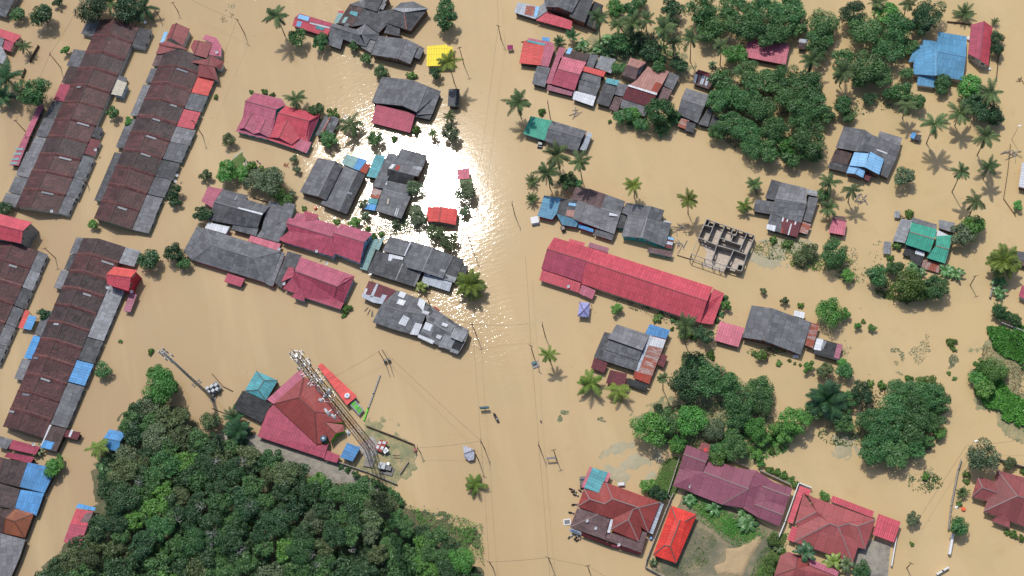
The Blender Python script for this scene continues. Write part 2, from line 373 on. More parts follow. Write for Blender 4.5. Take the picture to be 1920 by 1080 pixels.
def H(name, label, cat, reg, wall, spec, lm=None, group=None, base=-1.2, zdef=2.4, ov=0.45, win=True, wincol='glass', cap=None, thick=0.10):
    x0, y0, s = reg
    entries = []
    for ln in spec.strip().split('\n'):
        tk = ln.split()
        if not tk: continue
        mat = tk[0]; fl = ''
        while mat[0] in '~^!': fl += mat[0]; mat = mat[1:]
        pts = []
        for t in tk[1:]:
            a = t.split(','); pts.append((float(a[0]), float(a[1]), float(a[2]) if len(a) > 2 else None))
        entries.append((mat, fl, pts))
    key = {}
    allp = []; last = None; panels = []
    for mat, fl, pts in entries:
        if '^' in fl and last is not None:
            ccx = sum(q[0] for q in pts)/len(pts); ccy = sum(q[1] for q in pts)/len(pts); host = last
            for pm_, pf_, pps, ppts, pn_ in panels:      # the panel it lies on
                if '^' in pf_: continue
                ins = False; k_ = len(ppts)
                for i_ in range(k_):
                    (ax_, ay_, _z), (bx_, by_, _w) = ppts[i_], ppts[(i_+1) % k_]
                    if (ay_ > ccy) != (by_ > ccy) and ccx < (bx_-ax_)*(ccy-ay_)/(by_-ay_)+ax_: ins = not ins
                if ins: host = (pps, pn_)
            lp, ln_ = host; ps = []
            for (x, y, z) in pts:
                d = ray(x0+x/s, y0+y/s); o = Vector((0, 0, CAMH)); c = sum(lp, Vector())/len(lp)+ln_*(0.07+0.8*max(abs(zplane(lp, ln_, v.x, v.y)-v.z) for v in lp))
                t = (c-o).dot(ln_)/d.dot(ln_); ps.append(o+d*t)
        else:
            ps = [P(x0+x/s, y0+y/s, zdef if z is None else z) for (x, y, z) in pts]
        n = newell(ps)
        if n.z < 0: ps.reverse(); pts = pts[::-1]; n = newell(ps)
        if '^' not in fl: last = (ps, n)
        panels.append((mat, fl, ps, pts, n)); allp += ps
    cx = sum(p.x for p in allp)/len(allp); cy = sum(p.y for p in allp)/len(allp)
    root = empty(name, (cx, cy, 0)); tag(root, label, cat, group)
    edges = {}
    for pi, (mat, fl, ps, pts, n) in enumerate(panels):
        if '^' in fl: continue
        for i in range(len(pts)):
            a = pts[i][:2]; b = pts[(i+1) % len(pts)][:2]; edges.setdefault(frozenset((a, b)), []).append((pi, i))
    wallmb = MB(); rootxy = Vector((cx, cy, 0)); roofobjs = []; wins = []
    for pi, (mat, fl, ps, pts, n) in enumerate(panels):
        uv, n = roof_uv(ps); mb = MB()
        mb.poly(ps, uv)
        dn = [p-Vector((0, 0, thick if '^' not in fl else 0.03)) for p in ps]
        mb.poly(dn[::-1], uv[::-1])
        for i in range(len(ps)):
            j = (i+1) % len(ps); mb.poly([ps[i], dn[i], dn[j], ps[j]], [uv[i], uv[i], uv[j], uv[j]])
        o = mb.build('roof' if '^' not in fl else 'roof_patch', mat, root if '^' not in fl else (roofobjs[-1] if roofobjs else root))
        if '^' in fl: continue
        roofobjs.append(o)
        if '~' in fl:                         # open canopy on posts
            q = inset(ps, [False]*len(ps), 0.35)
            for v in q:
                pm = MB(); pm.bar((v.x, v.y, base), (v.x, v.y, zplane(ps, n, v.x, v.y)-0.12), 0.14); pm.build('post', 'woodpale', root)
            continue
        flags = [len(edges[frozenset((pts[i][:2], pts[(i+1) % len(pts)][:2]))]) > 1 for i in range(len(pts))]
        q = inset(ps, flags, ov)
        dev = max(abs(zplane(ps, n, v.x, v.y)-v.z) for v in ps)
        tops = [Vector((v.x, v.y, max(0.25, zplane(ps, n, v.x, v.y)-thick-0.04-1.15*dev))) for v in q]
        for i in range(len(q)):
            j = (i+1) % len(q)
            if flags[i]: continue
            a, b_ = tops[i], tops[j]
            ab = Vector((a.x, a.y, base)); bb = Vector((b_.x, b_.y, base))
            wallmb.poly([ab, bb, b_, a])
            d = b_-a; L = Vector((d.x, d.y)).length
            if win and L > 2.6 and min(a.z, b_.z) > 1.5:
                nn = Vector((d.y, -d.x, 0)).normalized(); mid = (a+b_)/2
                if nn.dot(Vector((-mid.x, -mid.y, 0)).normalized()) > 0.25:
                    cnt = min(4, int(L/2.8)); zt = min(a.z, b_.z)
                    for k in range(cnt):
                        f = (k+0.5)/cnt; c = a.lerp(b_, f); c.z = zt-0.72
                        wins.append((c+nn*0.03, math.atan2(d.y, d.x), 1.15, 0.85, nn))
    if wallmb.f: w = wallmb.build('wall', wall, root)
    for c, ang, ww, wh, nn in wins:
        wm = MB(); wm.box(c, ww+0.16, 0.08, wh+0.16, ang); fr = wm.build('window', 'frame_white', root)
        pm = MB(); pm.box(c+nn*0.03, ww, 0.06, wh, ang); pm.build('pane', wincol, fr)
    for k, lst in edges.items():              # ridge and hip caps
        if len(lst) != 2: continue
        (p1, i1), (p2, i2) = lst; A = panels[p1]; Bp = panels[p2]
        a, b_ = A[2][i1], A[2][(i1+1) % len(A[2])]
        c1 = sum(A[2], Vector())/len(A[2]); mid = (a+b_)/2
        if A[4].dot(Bp[4]) > 0.999: continue
        if (sum(Bp[2], Vector())/len(Bp[2])-mid).dot(A[4]) > -0.02: continue
        cm = MB(); up = (A[4]+Bp[4]).normalized(); cm.bar(a+up*0.03, b_+up*0.03, 0.34, 0.10, up=up)
        cm.build('ridge_cap', cap or A[0], roofobjs[0])
    pc = [(x0+t[0]/s, y0+t[1]/s) for e in entries for t in e[2]]
    if lm: LM.append((sum(p[0] for p in pc)/len(pc), sum(p[1] for p in pc)/len(pc), lm))
    return root

# ------------------------------------------------------------------ terrace rows: one long building of equal units
def terrace(label, lm, ridge, left, right, n, ze, zr, wall, lean_l, lean_r, endmat=None, extra=None, reg=(0, 0, 1), skip=(), mats=None):
    A, B = P(*ridge[0], zr), P(*ridge[1], zr); Lf, Ll = P(*left[0], ze), P(*left[1], ze); Rf, Rl = P(*right[0], ze), P(*right[1], ze)
    c = (A+B)/2; root = empty('terrace_row', (c.x, c.y, 0)); tag(root, label, 'terrace row'); LM.append(((ridge[0][0]+ridge[1][0])/2, (ridge[0][1]+ridge[1][1])/2, lm))
    r = random.Random(n*7+int(ridge[0][0]))
    wl = MB()
    for k in range(n):
        f0, f1 = k/n, (k+1)/n; up = Vector((0, 0, 0.10*(k % 2)))
        a, b = A.lerp(B, f0)+up, A.lerp(B, f1)+up; l0, l1 = Lf.lerp(Ll, f0)+up, Lf.lerp(Ll, f1)+up; r0, r1 = Rf.lerp(Rl, f0)+up, Rf.lerp(Rl, f1)+up
        if k not in skip:
            mb = MB()
            for q in ([l0, l1, b, a], [a, b, r1, r0]):
                if newell(q).z < 0: q.reverse()
                uv, nn = roof_uv(q); mb.poly(q, uv)
                dn = [p-Vector((0, 0, 0.15)) for p in q]; mb.poly(dn[::-1], uv[::-1])
                for i in range(4):
                    j = (i+1) % 4; mb.poly([q[i], dn[i], dn[j], q[j]], [uv[i], uv[i], uv[j], uv[j]])
            mm = (mats or {}).get(k) or r.choice(['rowtile', 'rowtile', 'rowtileb'])
            rs = mb.build('roof_section', mm, root)
            rc = MB(); rc.bar(a+Vector((0, 0, .05)), b+Vector((0, 0, .05)), 0.35, 0.12); rc.build('ridge_cap', 'parapet', rs)
        if k > 0:                             # tiled fire wall between two units
            pw = MB(); a = A.lerp(B, f0); l0 = Lf.lerp(Ll, f0); r0 = Rf.lerp(Rl, f0); z = Vector((0, 0, 0.34)); ax = (B-A).normalized()*(0.5+0.45*r.random())
            for q0, q1 in ((l0, a), (a, r0)):
                uv = None; pa, pb = q0+z, q1+z
                for sg in (-1, 1):
                    q = [pa, pb, pb+ax*sg-Vector((0, 0, .3)), pa+ax*sg-Vector((0, 0, .3))]
                    if newell(q).z < 0: q.reverse()
                    uvq, _ = roof_uv(q); pw.poly(q, uvq)
            fw_ = pw.build('fire_wall', 'parapet', root)
            if r.random() < .55:              # pale metal flashing or a clear sheet laid along the fire wall
                s0, s1 = (a, r0) if r.random() < .7 else (l0, a); f = r.uniform(0, .5); g_ = f+r.uniform(.25, .5); fl = MB(); o_ = (B-A).normalized()*r.uniform(.7, 1.1)+Vector((0, 0, .28)); fl.bar(s0.lerp(s1, f)+o_, s0.lerp(s1, g_)+o_, .7, .05); fl.build('flashing', r.choice(['zinc', 'light', 'white']), fw_)
    # walls: long sides and the two gables
    ins = lambda p, q: p+(q-p).normalized()*0.5
    z0 = -1.2; ax = (B-A).normalized()*0.35
    for s0, s1, o0, o1 in ((Lf, Ll, Rf, Rl), (Rf, Rl, Lf, Ll)):
        a = ins(s0, o0)+ax; b = ins(s1, o1)-ax
        wl.poly([Vector((a.x, a.y, z0)), Vector((b.x, b.y, z0)), b-Vector((0, 0, -.1)), a-Vector((0, 0, -.1))])
    for l_, r_, a_, sg in ((Lf, Rf, A, 1), (Ll, Rl, B, -1)):
        a = ins(l_, r_)+ax*sg; b = ins(r_, l_)+ax*sg; t = a_+ax*sg-Vector((0, 0, .2))
        wl.poly([Vector((a.x, a.y, z0)), Vector((b.x, b.y, z0)), b, t, a])
    wl.build('wall', wall, root)
    wax = (Rf-Lf).normalized()
    for side, lst in ((-1, lean_l), (1, lean_r)):
        S0, S1 = (Lf, Ll) if side < 0 else (Rf, Rl)
        for it in lst:
            f0, f1, w, mat = it[:4]; zi, zo = (it[4], it[5]) if len(it) > 5 else (ze-0.15, ze-0.75)
            w2 = it[6] if len(it) > 6 else w
            a, b = S0.lerp(S1, f0/n), S0.lerp(S1, f1/n); a = Vector((a.x, a.y, zi)); b = Vector((b.x, b.y, zi))
            d = wax*side; q = [a, b, b+Vector((d.x*w2, d.y*w2, zo-zi)), a+Vector((d.x*w, d.y*w, zo-zi))]
            ff = [True, False, False, False]
            if newell(q).z < 0: q = [q[1], q[0], q[3], q[2]]
            uv, nn = roof_uv(q); mb = MB(); mb.poly(q, uv); dn = [p-Vector((0, 0, 0.08)) for p in q]; mb.poly(dn[::-1], uv[::-1])
            for i in range(4):
                j = (i+1) % 4; mb.poly([q[i], dn[i], dn[j], q[j]], [uv[i]]*2+[uv[j]]*2)
            mb.build('lean_to_roof', mat, root)
            qi = inset(q, [True, False, False, False], 0.3); wm = MB()
            tp = [Vector((v.x, v.y, zplane(q, nn, v.x, v.y)-0.12)) for v in qi]
            for i in (1, 2, 3):
                j = (i+1) % 4; wm.poly([Vector((tp[i].x, tp[i].y, z0)), Vector((tp[j].x, tp[j].y, z0)), tp[j], tp[i]])
            lw = wm.build('lean_to_wall', it[7] if len(it) > 7 else wall, root)
            # openings in the outer wall of the lean-to
            o1_, o2_ = tp[2], tp[3]; L = (o1_-o2_).length; cnt = max(1, int(L/3.2)); nn2 = Vector((wax.x*side, wax.y*side, 0))
            if side > 0:
                for k in range(cnt):
                    cpt = o1_.lerp(o2_, (k+0.5)/cnt); cpt = Vector((cpt.x, cpt.y, max(0.6, cpt.z-0.75)))+nn2*0.03
                    wmb = MB(); wmb.box(cpt, 1.5, 0.08, 0.95, math.atan2((o1_-o2_).y, (o1_-o2_).x)); wmb.build('window', 'glass', root)
    return root
# ================================================================== BUILDINGS
def R6(x, y): return (x, y, 6)
# ---- the four terrace rows on the left
terrace('longest brown terrace row with a crimson square panel, furthest upper left', 'the far left terrace row',
  [(219, 35), (56, 389)], [(188, 37), (29, 388)], [(261, 51), (108, 399)], 11, 2.6, 5.2, 'wall_white',
  [(0, .95, 5.6, 'grey'), (1.9, 2.9, 5.6, 'grey'), (2.95, 3.9, 4.6, 'darkbrown'), (3.95, 4.95, 4.6, 'crimson'), (5, 6, 4.6, 'dark'), (6, 7.05, 5.2, 'grey'), (7.1, 8, 5.2, 'mid'),
   (8, 9.35, 5.8, 'mid'), (9.4, 10.3, 5.8, 'grey'), (10.35, 11, 6.4, 'mid')],
  [(0, 1.15, 5.2, 'dark', 2.4, 2.0), (2.95, 3.9, 3.4, 'grey'), (6, 6.6, 2.6, 'dark'), (6.7, 7.6, 3.8, 'maroon'),
   (7.7, 9, 4.3, 'grey'), (9.02, 10, 4.4, 'grey'), (10.02, 11, 3.8, 'mid')],
  mats={6: 'rowtile', 7: 'rowtileb', 9: 'rowtile'})
terrace('terrace row with an orange-red square roof panel, second from the left at the top', 'the terrace row with the orange-red panel',
  [(341, 93), (204, 416)], [(309, 95), (176, 410)], [(386, 108), (247, 430)], 10, 2.6, 5.2, 'wall_green',
  [(0.1, .95, 3.0, 'brownsheet'), (1.1, 2, 2.8, 'grey'), (2.1, 4, 3.2, 'mid'), (4.2, 5.9, 3.6, 'grey'), (6.2, 9, 3.2, 'dark')],
  [(1.1, 2.1, 6.6, 'coral', 2.5, 2.1), (2.12, 3.05, 6.6, 'grey'), (3.1, 4.1, 6.6, 'red', 2.5, 2.2), (4.12, 5.0, 7.4, 'mid'), (5.02, 6, 7.2, 'grey'),
   (6.05, 7.0, 6.8, 'dark'), (7.02, 8, 6.4, 'grey'), (8.05, 9.1, 6.0, 'mid'), (9.1, 10, 6.2, 'mid')],
  mats={1: 'rowtile', 3: 'rowtileb', 5: 'rowtile', 9: 'rowtile', 0: 'rowtileb'})
terrace('terrace row cut off by the left edge, under a red upper storey', 'the lower left terrace row at the edge',
  [(24, 456), (-68, 660)], [(-12, 440), (-102, 644)], [(72, 470), (-22, 676)], 6, 2.6, 5.0, 'wall_white',
  [], [(0, 1, 3.6, 'grey'), (1.02, 2, 3.8, 'light'), (2.02, 3, 3.9, 'dark'), (3.05, 4, 3.8, 'grey'), (4.02, 5, 3.8, 'mid'), (5, 6, 4, 'grey')],
  mats={0: 'rowtile', 1: 'rowtile'})
H('house', 'red roofed upper storey standing on the end of the left-edge terrace row', 'house', (0, 380, 4.5), 'wall_grey', '''
red -90,70,7.2 270,165,7.2 190,240,8.6 -90,170,8.6
red -90,170,8.6 190,240,8.6 180,345,6.6 -90,290,6.6
''', 'the red upper storey')
terrace('terrace row with a bright blue lean-to panel and a long pale sheet lean-to, lower left', 'the terrace row with blue and pale lean-tos',
  [(185, 447), (32, 805)], [(156, 446), (5, 800)], [(235, 463), (82, 822)], 11, 2.6, 5.2, 'wall_grey',
  [(0, 1, 3.0, 'grey'), (1.05, 1.95, 2.6, 'dark'), (2, 3.1, 3.4, 'mid'), (4.4, 5.85, 3.2, 'grey'), (5.9, 7.2, 3.3, 'brightblue'),
   (7.25, 8.4, 3.7, 'mid')],
  [(0, .95, 5.6, 'light'), (1.95, 5.3, 5.9, 'light'), (5.35, 6.6, 5.9, 'dark'), (6.65, 7.85, 6.1, 'brightblue', 2.6, 2.2),
   (7.9, 10.2, 6.0, 'grey'), (10.25, 11, 5.0, 'darkbrown')],
  mats={7: 'rowtile', 8: 'rowtile', 3: 'rowtileb', 4: 'rowtileb', 2: 'rowtileb', 0: 'rowtileb'})
H('house', 'bright red gable roofed upper storey on the terrace row beside the pale sheet lean-to', 'house', (0, 380, 4.5), 'wall_red', '''
coral 965,538,6.2 1158,570,6.2 1105,632,7.0 895,605,7.0
red 895,605,7.0 1105,632,7.0 1085,745,5.6 905,690,5.8
''', 'the bright red upper storey')
H('canopy', 'mauve metal canopy standing off the pale lean-to of the terrace row', 'canopy', (0, 380, 4.5), 'wall_dark', '''
~mauve 1095,760,2.4 1155,775,2.4 1100,925,2.0 1040,912,2.0
''')
H('canopy', 'narrow blue awning beside a red one on the alley side of the left-edge terrace row', 'canopy', (0, 380, 4.5), 'wall_dark', '''
~brightblue 245,948,2.3 310,962,2.1 262,1075,2.1 195,1060,2.3
''')
H('canopy', 'narrow coral red awning beside a blue one in the alley at left', 'canopy', (0, 380, 4.5), 'wall_dark', '''
~coral 213,905,2.5 250,915,2.5 192,1060,2.4 153,1055,2.4
''')
H('canopy', 'long pink awning strip with pale stripes along the far left terrace row', 'canopy', (0, 0, 4), 'wall_dark', '''
pink 285,795,2.2 330,790,2.2 225,1020,2.2 180,1020,2.0
pink 180,1020,2.0 225,1020,2.2 140,1240,2.2 70,1240,2.0
^paleteal 118,1110 178,1110 172,1125 110,1125
^paleteal 108,1145 164,1145 158,1160 98,1160
^paleteal 92,1185 148,1185 140,1200 82,1200
^paleteal 78,1215 134,1215 128,1232 72,1232
''')
H('shed', 'cream square shed roof against the far left terrace row', 'shed', (0, 0, 4), 'wall_blue', '''
cream 880,597,3.0 952,622,3.0 912,720,2.9 833,705,2.9
''', 'the cream shed roof')
# tiled additions at the head of the second row
H('house', 'dusty red tiled gable house at the head of the second terrace row', 'house', (260, 20, 6.75), 'wall_white', '''
dustyred 420,178,3.4 480,155,4.6 408,345,4.6 345,372,3.2
dustyred 480,155,4.6 648,230,3.0 560,445,2.9 408,345,4.6
dustyred 255,415,3.2 345,380,3.4 545,450,3.6 660,520,3.6 550,480,3.9 260,445,2.9
dustyred 260,445,2.9 475,490,3.9 290,545,2.8 215,548,2.4
''', 'the dusty red gable house', win=False)
H('house', 'dusty red tiled extension with faded pink annex heading the second terrace row', 'house', (260, 20, 6.75), 'wall_white', '''
dustyred 700,370,3.2 765,378,4.2 700,555,4.2 655,460,3.0
dustyred 765,378,4.2 930,412,3.2 860,600,3.2 700,555,4.2
pink 850,300,3.0 985,345,2.6 1045,440,2.5 1045,580,2.5 880,560,2.8 930,405,3.0 805,360,3.0
dustyred 625,645,3.6 870,610,4.2 910,560,4.4 870,690,4.8
dustyred 910,560,4.4 1080,650,2.8 1040,740,2.7 960,710,4.2 870,690,4.8
dustyred 765,680,4.6 870,690,4.8 960,710,4.2 1000,880,2.9 745,825,3.2
''', 'the dusty red tiled extension', win=False)
H('canopy', 'small sky blue awning beside the dusty red gable house', 'canopy', (260, 20, 6.75), 'wall_dark', '''
~skyblue 325,265,2.4 372,268,2.4 312,408,2.2 272,402,2.2
''')
# lower end of the left column
H('house', 'crimson and dark brown roofed end house of the terrace row, above the blue lean-tos', 'house', (0, 780, 3.6), 'wall_dark', '''
mid -20,130,2.4 90,160,2.6 45,225,2.4 -20,205,2.4
crimson 85,160,2.8 272,208,2.8 240,262,2.4 58,220,2.4
crimson 52,245,2.6 232,278,2.6 205,322,2.2 28,275,2.2
darkbrown 345,65,3.2 450,88,2.8 380,240,2.6 275,215,3.0
maroon 445,92,2.6 545,110,2.4 520,162,2.3 435,140,2.5
^white 335,58 350,62 290,205 275,198
^brightblue 300,162 368,178 345,228 272,212
^white 480,92 495,95 475,142 460,138
''', 'the crimson roofed end house', win=False)
H('terrace_row', 'two terrace units with bright blue sheet lean-tos in the lower left corner', 'terrace row', (0, 780, 3.6), 'wall_dark', '''
rowtile -60,260,4.8 30,285,4.8 -20,440,4.8 -110,420,4.8
rowtileb 30,285,4.8 185,315,2.8 132,480,2.8 -20,440,4.8
rowtileb -20,450,4.7 135,495,2.8 98,630,2.8 -60,600,4.7
blue 188,313,2.8 345,345,2.5 370,375,2.3 300,520,2.3 132,478,2.8
blue 140,497,2.7 298,522,2.4 245,672,2.3 98,620,2.7
''', 'the blue lean-tos in the lower left', win=False)
H('house', 'orange tiled hip roof house at the lower left edge', 'house', (0, 780, 3.6), 'wall_dark', '''
orangetile 100,625,3.0 228,660,2.5 95,710,4.2 35,690,4.0
orangetile 228,660,2.5 168,822,2.4 95,710,4.2
orangetile 95,710,4.2 168,822,2.4 22,790,2.6 35,690,4.0
darkbrown 35,690,4.0 22,790,2.6 -60,770,2.6 -60,640,3.4 100,625,3.0
''', 'the orange tiled hip roof', win=False)
H('house', 'grey sheet roofed house at the lower left edge, below the orange tiled one', 'house', (0, 780, 3.6), 'wall_dark', '''
mid 20,795,3.2 172,835,2.6 130,960,2.4 60,1120,2.4 -60,1120,2.8 -60,780,3.4
''', 'the grey corner house', win=False)
H('house', 'long red and pink roof half hidden under the wood in the lower left', 'house', (0, 780, 3.6), 'wall_white', '''
red 515,625,2.6 628,645,3.0 590,740,3.0 472,730,2.6
crimson 472,730,2.6 590,740,3.0 540,880,3.0 428,850,2.6
^brightblue 530,590 645,618 638,640 510,620
^brownsheet 580,655 628,650 600,720 540,715
''', 'the half hidden red roof', win=False)
H('shed', 'small dark brown roof at the edge of the wood in the lower left corner', 'shed', (0, 780, 3.6), 'wall_white', '''
darkbrown 388,935,2.4 440,945,2.4 425,1010,2.2 368,1000,2.2
''', win=False)
H('shed', 'small bright blue gable roofed shed at the edge of the wood', 'shed', (0, 780, 3.6), 'wall_blue', '''
blue 740,90,2.2 852,112,2.2 812,170,3.2 697,150,3.2
brightblue 697,150,3.2 812,170,3.2 802,242,2.2 715,222,2.2
''', 'the small blue shed')
# top left
H('house', 'dark grey roof in the top left corner', 'house', (0, 0, 4), 'wall_grey', '''
dark -60,-80,3.2 145,-60,3.2 70,70,3.0 -60,40,3.2
grey -60,40,3.2 70,70,3.0 40,128,2.4 -60,95,2.4
''', 'the grey roof in the top left corner')
H('house', 'red roofed house with a cream wall at the left edge below the corner', 'house', (0, 0, 4), 'wall_cream', '''
red -60,195,3.6 162,265,3.2 105,320,3.0 -60,250,3.4
crimson 35,300,3.0 105,320,2.9 78,388,2.3 20,365,2.3
light -60,330,3.0 15,350,3.0 52,420,2.4 20,480,2.2 -60,440,2.4
mid -60,260,3.2 35,285,3.2 15,350,2.8 -60,330,2.8
''', 'the red roofed house at the left edge')
# ---- upper middle
H('house', 'house with a mauve pink half and a bright red half, three small gables', 'house', R6(400, 150), 'wall_teal', '''
pink 358,235,5.0 470,143,3.0 770,213,3.0 815,280,3.2 708,332,5.0
pink 358,235,5.0 708,332,5.0 680,545,2.9 600,665,2.3 250,578,2.3 330,420,3.2
pink 430,385,4.0 320,460,3.3 285,550,3.0 345,540,3.7
pink 430,385,4.0 345,540,3.7 448,602,2.9 495,497,3.2
pink 590,440,4.0 495,500,3.2 448,606,2.9 520,592,3.7
pink 590,440,4.0 520,592,3.7 628,648,2.9 668,558,3.2
red 728,370,5.0 815,290,3.2 1205,395,2.8 1080,462,5.0
crimson 1080,462,5.0 1205,395,2.8 1075,690,2.3 1052,630,2.7
red 728,370,5.0 1080,462,5.0 1052,630,2.7 1075,690,2.3 965,655,2.3 905,770,2.2 600,665,2.3 680,545,2.9
red 845,430,4.5 700,500,3.4 632,645,2.9 740,650,3.9
red 845,430,4.5 740,650,3.9 880,728,2.8 970,655,2.8
pink 968,655,2.25 1105,700,2.2 1050,825,2.0 905,768,2.1
''', 'the pink and red house with small gables', wincol='frame_white')  # darker shading of the red half's right hip painted in as crimson
H('shed', 'weathered grey gable shed with a rusty ridge, right of the pink and red house', 'shed', R6(400, 150), 'wall_wood', '''
grey 1265,385,2.4 1325,390,3.2 1205,625,3.2 1145,622,2.4
patchy 1325,390,3.2 1420,440,2.3 1300,678,2.2 1205,625,3.2
^rust 1300,420 1318,425 1215,625 1200,612
''', 'the weathered gable shed', cap='rust')
H('house', 'narrow red roof with blue and pale patches in front of the big ramshackle grey house', 'house', R6(540, 0), 'wall_dark', '''
crimson 130,150,2.6 500,262,2.6 480,310,3.3 75,200,3.3
red 75,200,3.3 480,310,3.3 440,415,2.4 48,290,2.4
^skyblue 125,160 245,190 225,240 105,205
^skyblue 105,235 160,245 140,305 90,295
^teal 310,290 415,310 400,345 310,320
^white 245,248 470,305 465,322 245,268
''', 'the narrow red roof with blue patches')
H('house', 'big ramshackle grey roofed house with many mismatched sheets, at the top edge', 'house', R6(540, 0), 'wall_wood', '''
darkbrown 640,130,3.0 700,40,3.4 860,75,3.4 790,190,3.2 720,300,3.0 560,262,2.8
patchy 690,50,3.5 1000,-70,3.6 1150,-40,3.6 1010,130,3.6 860,85,3.5
dark 860,85,3.4 1010,130,3.5 1190,100,3.5 1110,280,3.1 1020,370,2.7 880,270,2.9 720,300,2.9
dark 870,-40,4.2 1070,-30,4.2 1000,132,4.0 860,85,4.0
grey 1190,95,4.4 1270,30,3.4 1410,15,3.4 1575,95,3.4 1300,140,5.0
dark 1190,95,4.4 1300,140,5.0 1335,335,3.2 1115,260,3.2
dark 1300,140,5.0 1575,95,3.4 1380,345,3.0 1335,335,3.2
dark 1120,270,3.0 1260,325,3.0 1255,410,2.6 1080,370,2.6
^light 1085,35 1105,42 1070,110 1045,100
^teal 710,120 790,140 775,190 690,155
^mid 650,260 700,270 680,300 630,290
^light 1180,88 1570,90 1570,100 1300,140 1185,105
^rust 1300,150 1312,150 1340,330 1328,330
^paleteal 640,190 680,190 640,260 600,255
paleteal 565,140,2.4 640,155,2.4 560,262,2.4 515,255,2.4
^red 575,115 635,125 620,150 560,140
''', 'the big ramshackle grey house', win=False)
H('house', 'grey sheet house with a white slatted front, joined below the ramshackle house', 'house', R6(540, 0), 'wall_wood', '''
grey 480,290,3.8 510,262,3.2 770,330,3.2 805,395,4.2
grey 480,290,3.8 805,395,4.2 875,525,2.6 700,470,2.7 620,440,2.7 590,552,2.3 440,500,2.3
mid 805,395,4.2 770,330,3.2 870,270,3.2 825,385,4.3
grey 825,385,4.3 870,270,3.2 1025,385,3.0 990,460,2.7 925,432,2.8 875,525,2.6
mid 925,435,2.4 990,465,2.4 930,595,2.1 820,530,2.2
''', 'the grey house with a slatted front')
H('house', 'grey gable house with a dark timber wall, left of the yellow roof', 'house', R6(540, 0), 'wall_wood', '''
grey 1020,402,3.2 1335,440,4.4 1235,660,4.4 930,612,3.2
mid 1335,440,4.4 1470,505,3.2 1375,722,3.0 1235,660,4.4
grey 1475,508,2.6 1535,545,2.4 1480,668,2.3 1415,640,2.6
''', 'the grey gable house left of the yellow roof')
H('canopy', 'square bright yellow roof by the main street', 'canopy', R6(540, 0), 'wall_cream', '''
yellow 1565,520,2.7 1785,500,2.7 1790,520,2.7 1855,528,2.7 1858,735,2.6 1558,745,2.6
''', 'the yellow roof', cap='yellow')
H('house', 'dark grey sheet roofed house with a crimson porch roof in front, above the sun glint', 'house', (480, 0, 4), 'wall_dark', '''
grey 942,575,2.7 1175,600,3.8 1098,793,3.8 866,770,2.7
grey 1175,600,3.8 1285,645,4.2 1202,840,4.2 1098,793,3.8
grey 1285,645,4.2 1387,685,2.7 1325,850,2.5 1205,858,3.2 1202,840,4.2
grey 1325,850,2.3 1302,897,2.1 1198,875,2.4 1205,858,2.6
crimson 905,783,2.2 1195,855,2.2 1155,996,1.8 862,920,1.8
''', 'the grey house with a crimson porch', win=False)
H('shed', 'small dark shed in the street right of the grey house with crimson porch', 'shed', (480, 0, 4), 'wall_dark', '''
dark 1445,668,2.6 1502,665,3.0 1490,798,3.0 1438,795,2.6
black 1502,665,3.0 1527,668,2.6 1520,800,2.4 1490,798,3.0
''', 'the small dark shed in the street', win=False)
H('house', 'dark grey sheet roofed house in four strips, left of the sun glint', 'house', R6(550, 260), 'wall_wood', '''
grey 275,218,2.7 470,252,4.2 275,650,4.2 72,600,2.7
dark 470,252,4.2 560,300,3.5 370,692,3.5 275,650,4.2
grey 570,305,2.9 722,368,3.3 510,815,3.3 305,735,2.8
dark 722,368,3.3 812,405,2.6 600,850,2.4 510,815,3.3
^light 615,595 665,610 655,632 608,615
''', 'the dark grey strip roofed house', win=False)
H('canopy', 'pale green and blue sheet canopies linking two dark grey houses by the sun glint', 'canopy', R6(550, 260), 'wall_dark', '''
paleteal 600,175,2.3 735,215,2.3 670,335,2.2 540,280,2.2
brightblue 735,215,2.3 830,245,2.3 740,362,2.2 670,335,2.2
rustred 790,275,2.2 870,290,2.2 820,398,2.1 742,365,2.1
teal 925,180,2.9 1040,195,2.9 935,445,2.5 822,425,2.5
''', 'the pale green and blue canopies', win=False)
H('house', 'long dark grey patchwork house with blue tarpaulin, beside the sun glint', 'house', R6(550, 260), 'wall_wood', '''
grey 1065,160,3.0 1190,185,3.6 1010,560,3.4 885,540,2.7
grey 1215,110,3.0 1505,185,2.9 1465,310,3.6 1130,275,3.8
mid 1130,275,3.8 1460,315,3.6 1400,425,4.2 1062,340,4.2
black 1062,340,4.2 1370,415,4.2 1310,525,2.9 1050,470,2.9
grey 1050,470,3.0 1310,525,3.0 1290,640,3.7 1010,562,3.7
mid 1010,562,3.7 1320,650,3.7 1215,900,2.5 925,810,2.5
rust 900,545,2.3 1005,565,2.3 960,680,2.1 860,660,2.1
teal 855,668,2.3 958,680,2.3 935,740,2.1 835,725,2.1
brightblue 815,730,2.2 938,742,2.2 918,812,2.0 795,790,2.0
^white 1110,285 1150,290 1110,340 1070,335
^rustred 1165,300 1205,305 1180,358 1140,350
^light 1345,300 1455,318 1440,358 1340,335
^light 1010,562 1275,632 1272,640 1010,572
^white 1045,465 1062,468 1048,520 1032,515
^cream 1060,672 1080,675 1068,735 1050,730
^white 1160,780 1170,782 1145,868 1135,862
^white 1180,785 1188,787 1165,872 1156,869
''', 'the patchwork house by the sun glint', win=False)
H('shed', 'small square pink-red roof alone in the middle of the sun glint', 'shed', R6(550, 260), 'wall_dark', '''
rose 1845,348,2.4 1975,330,2.4 1985,450,2.2 1850,460,2.2
''', 'the square pink-red roof in the glint', win=False)
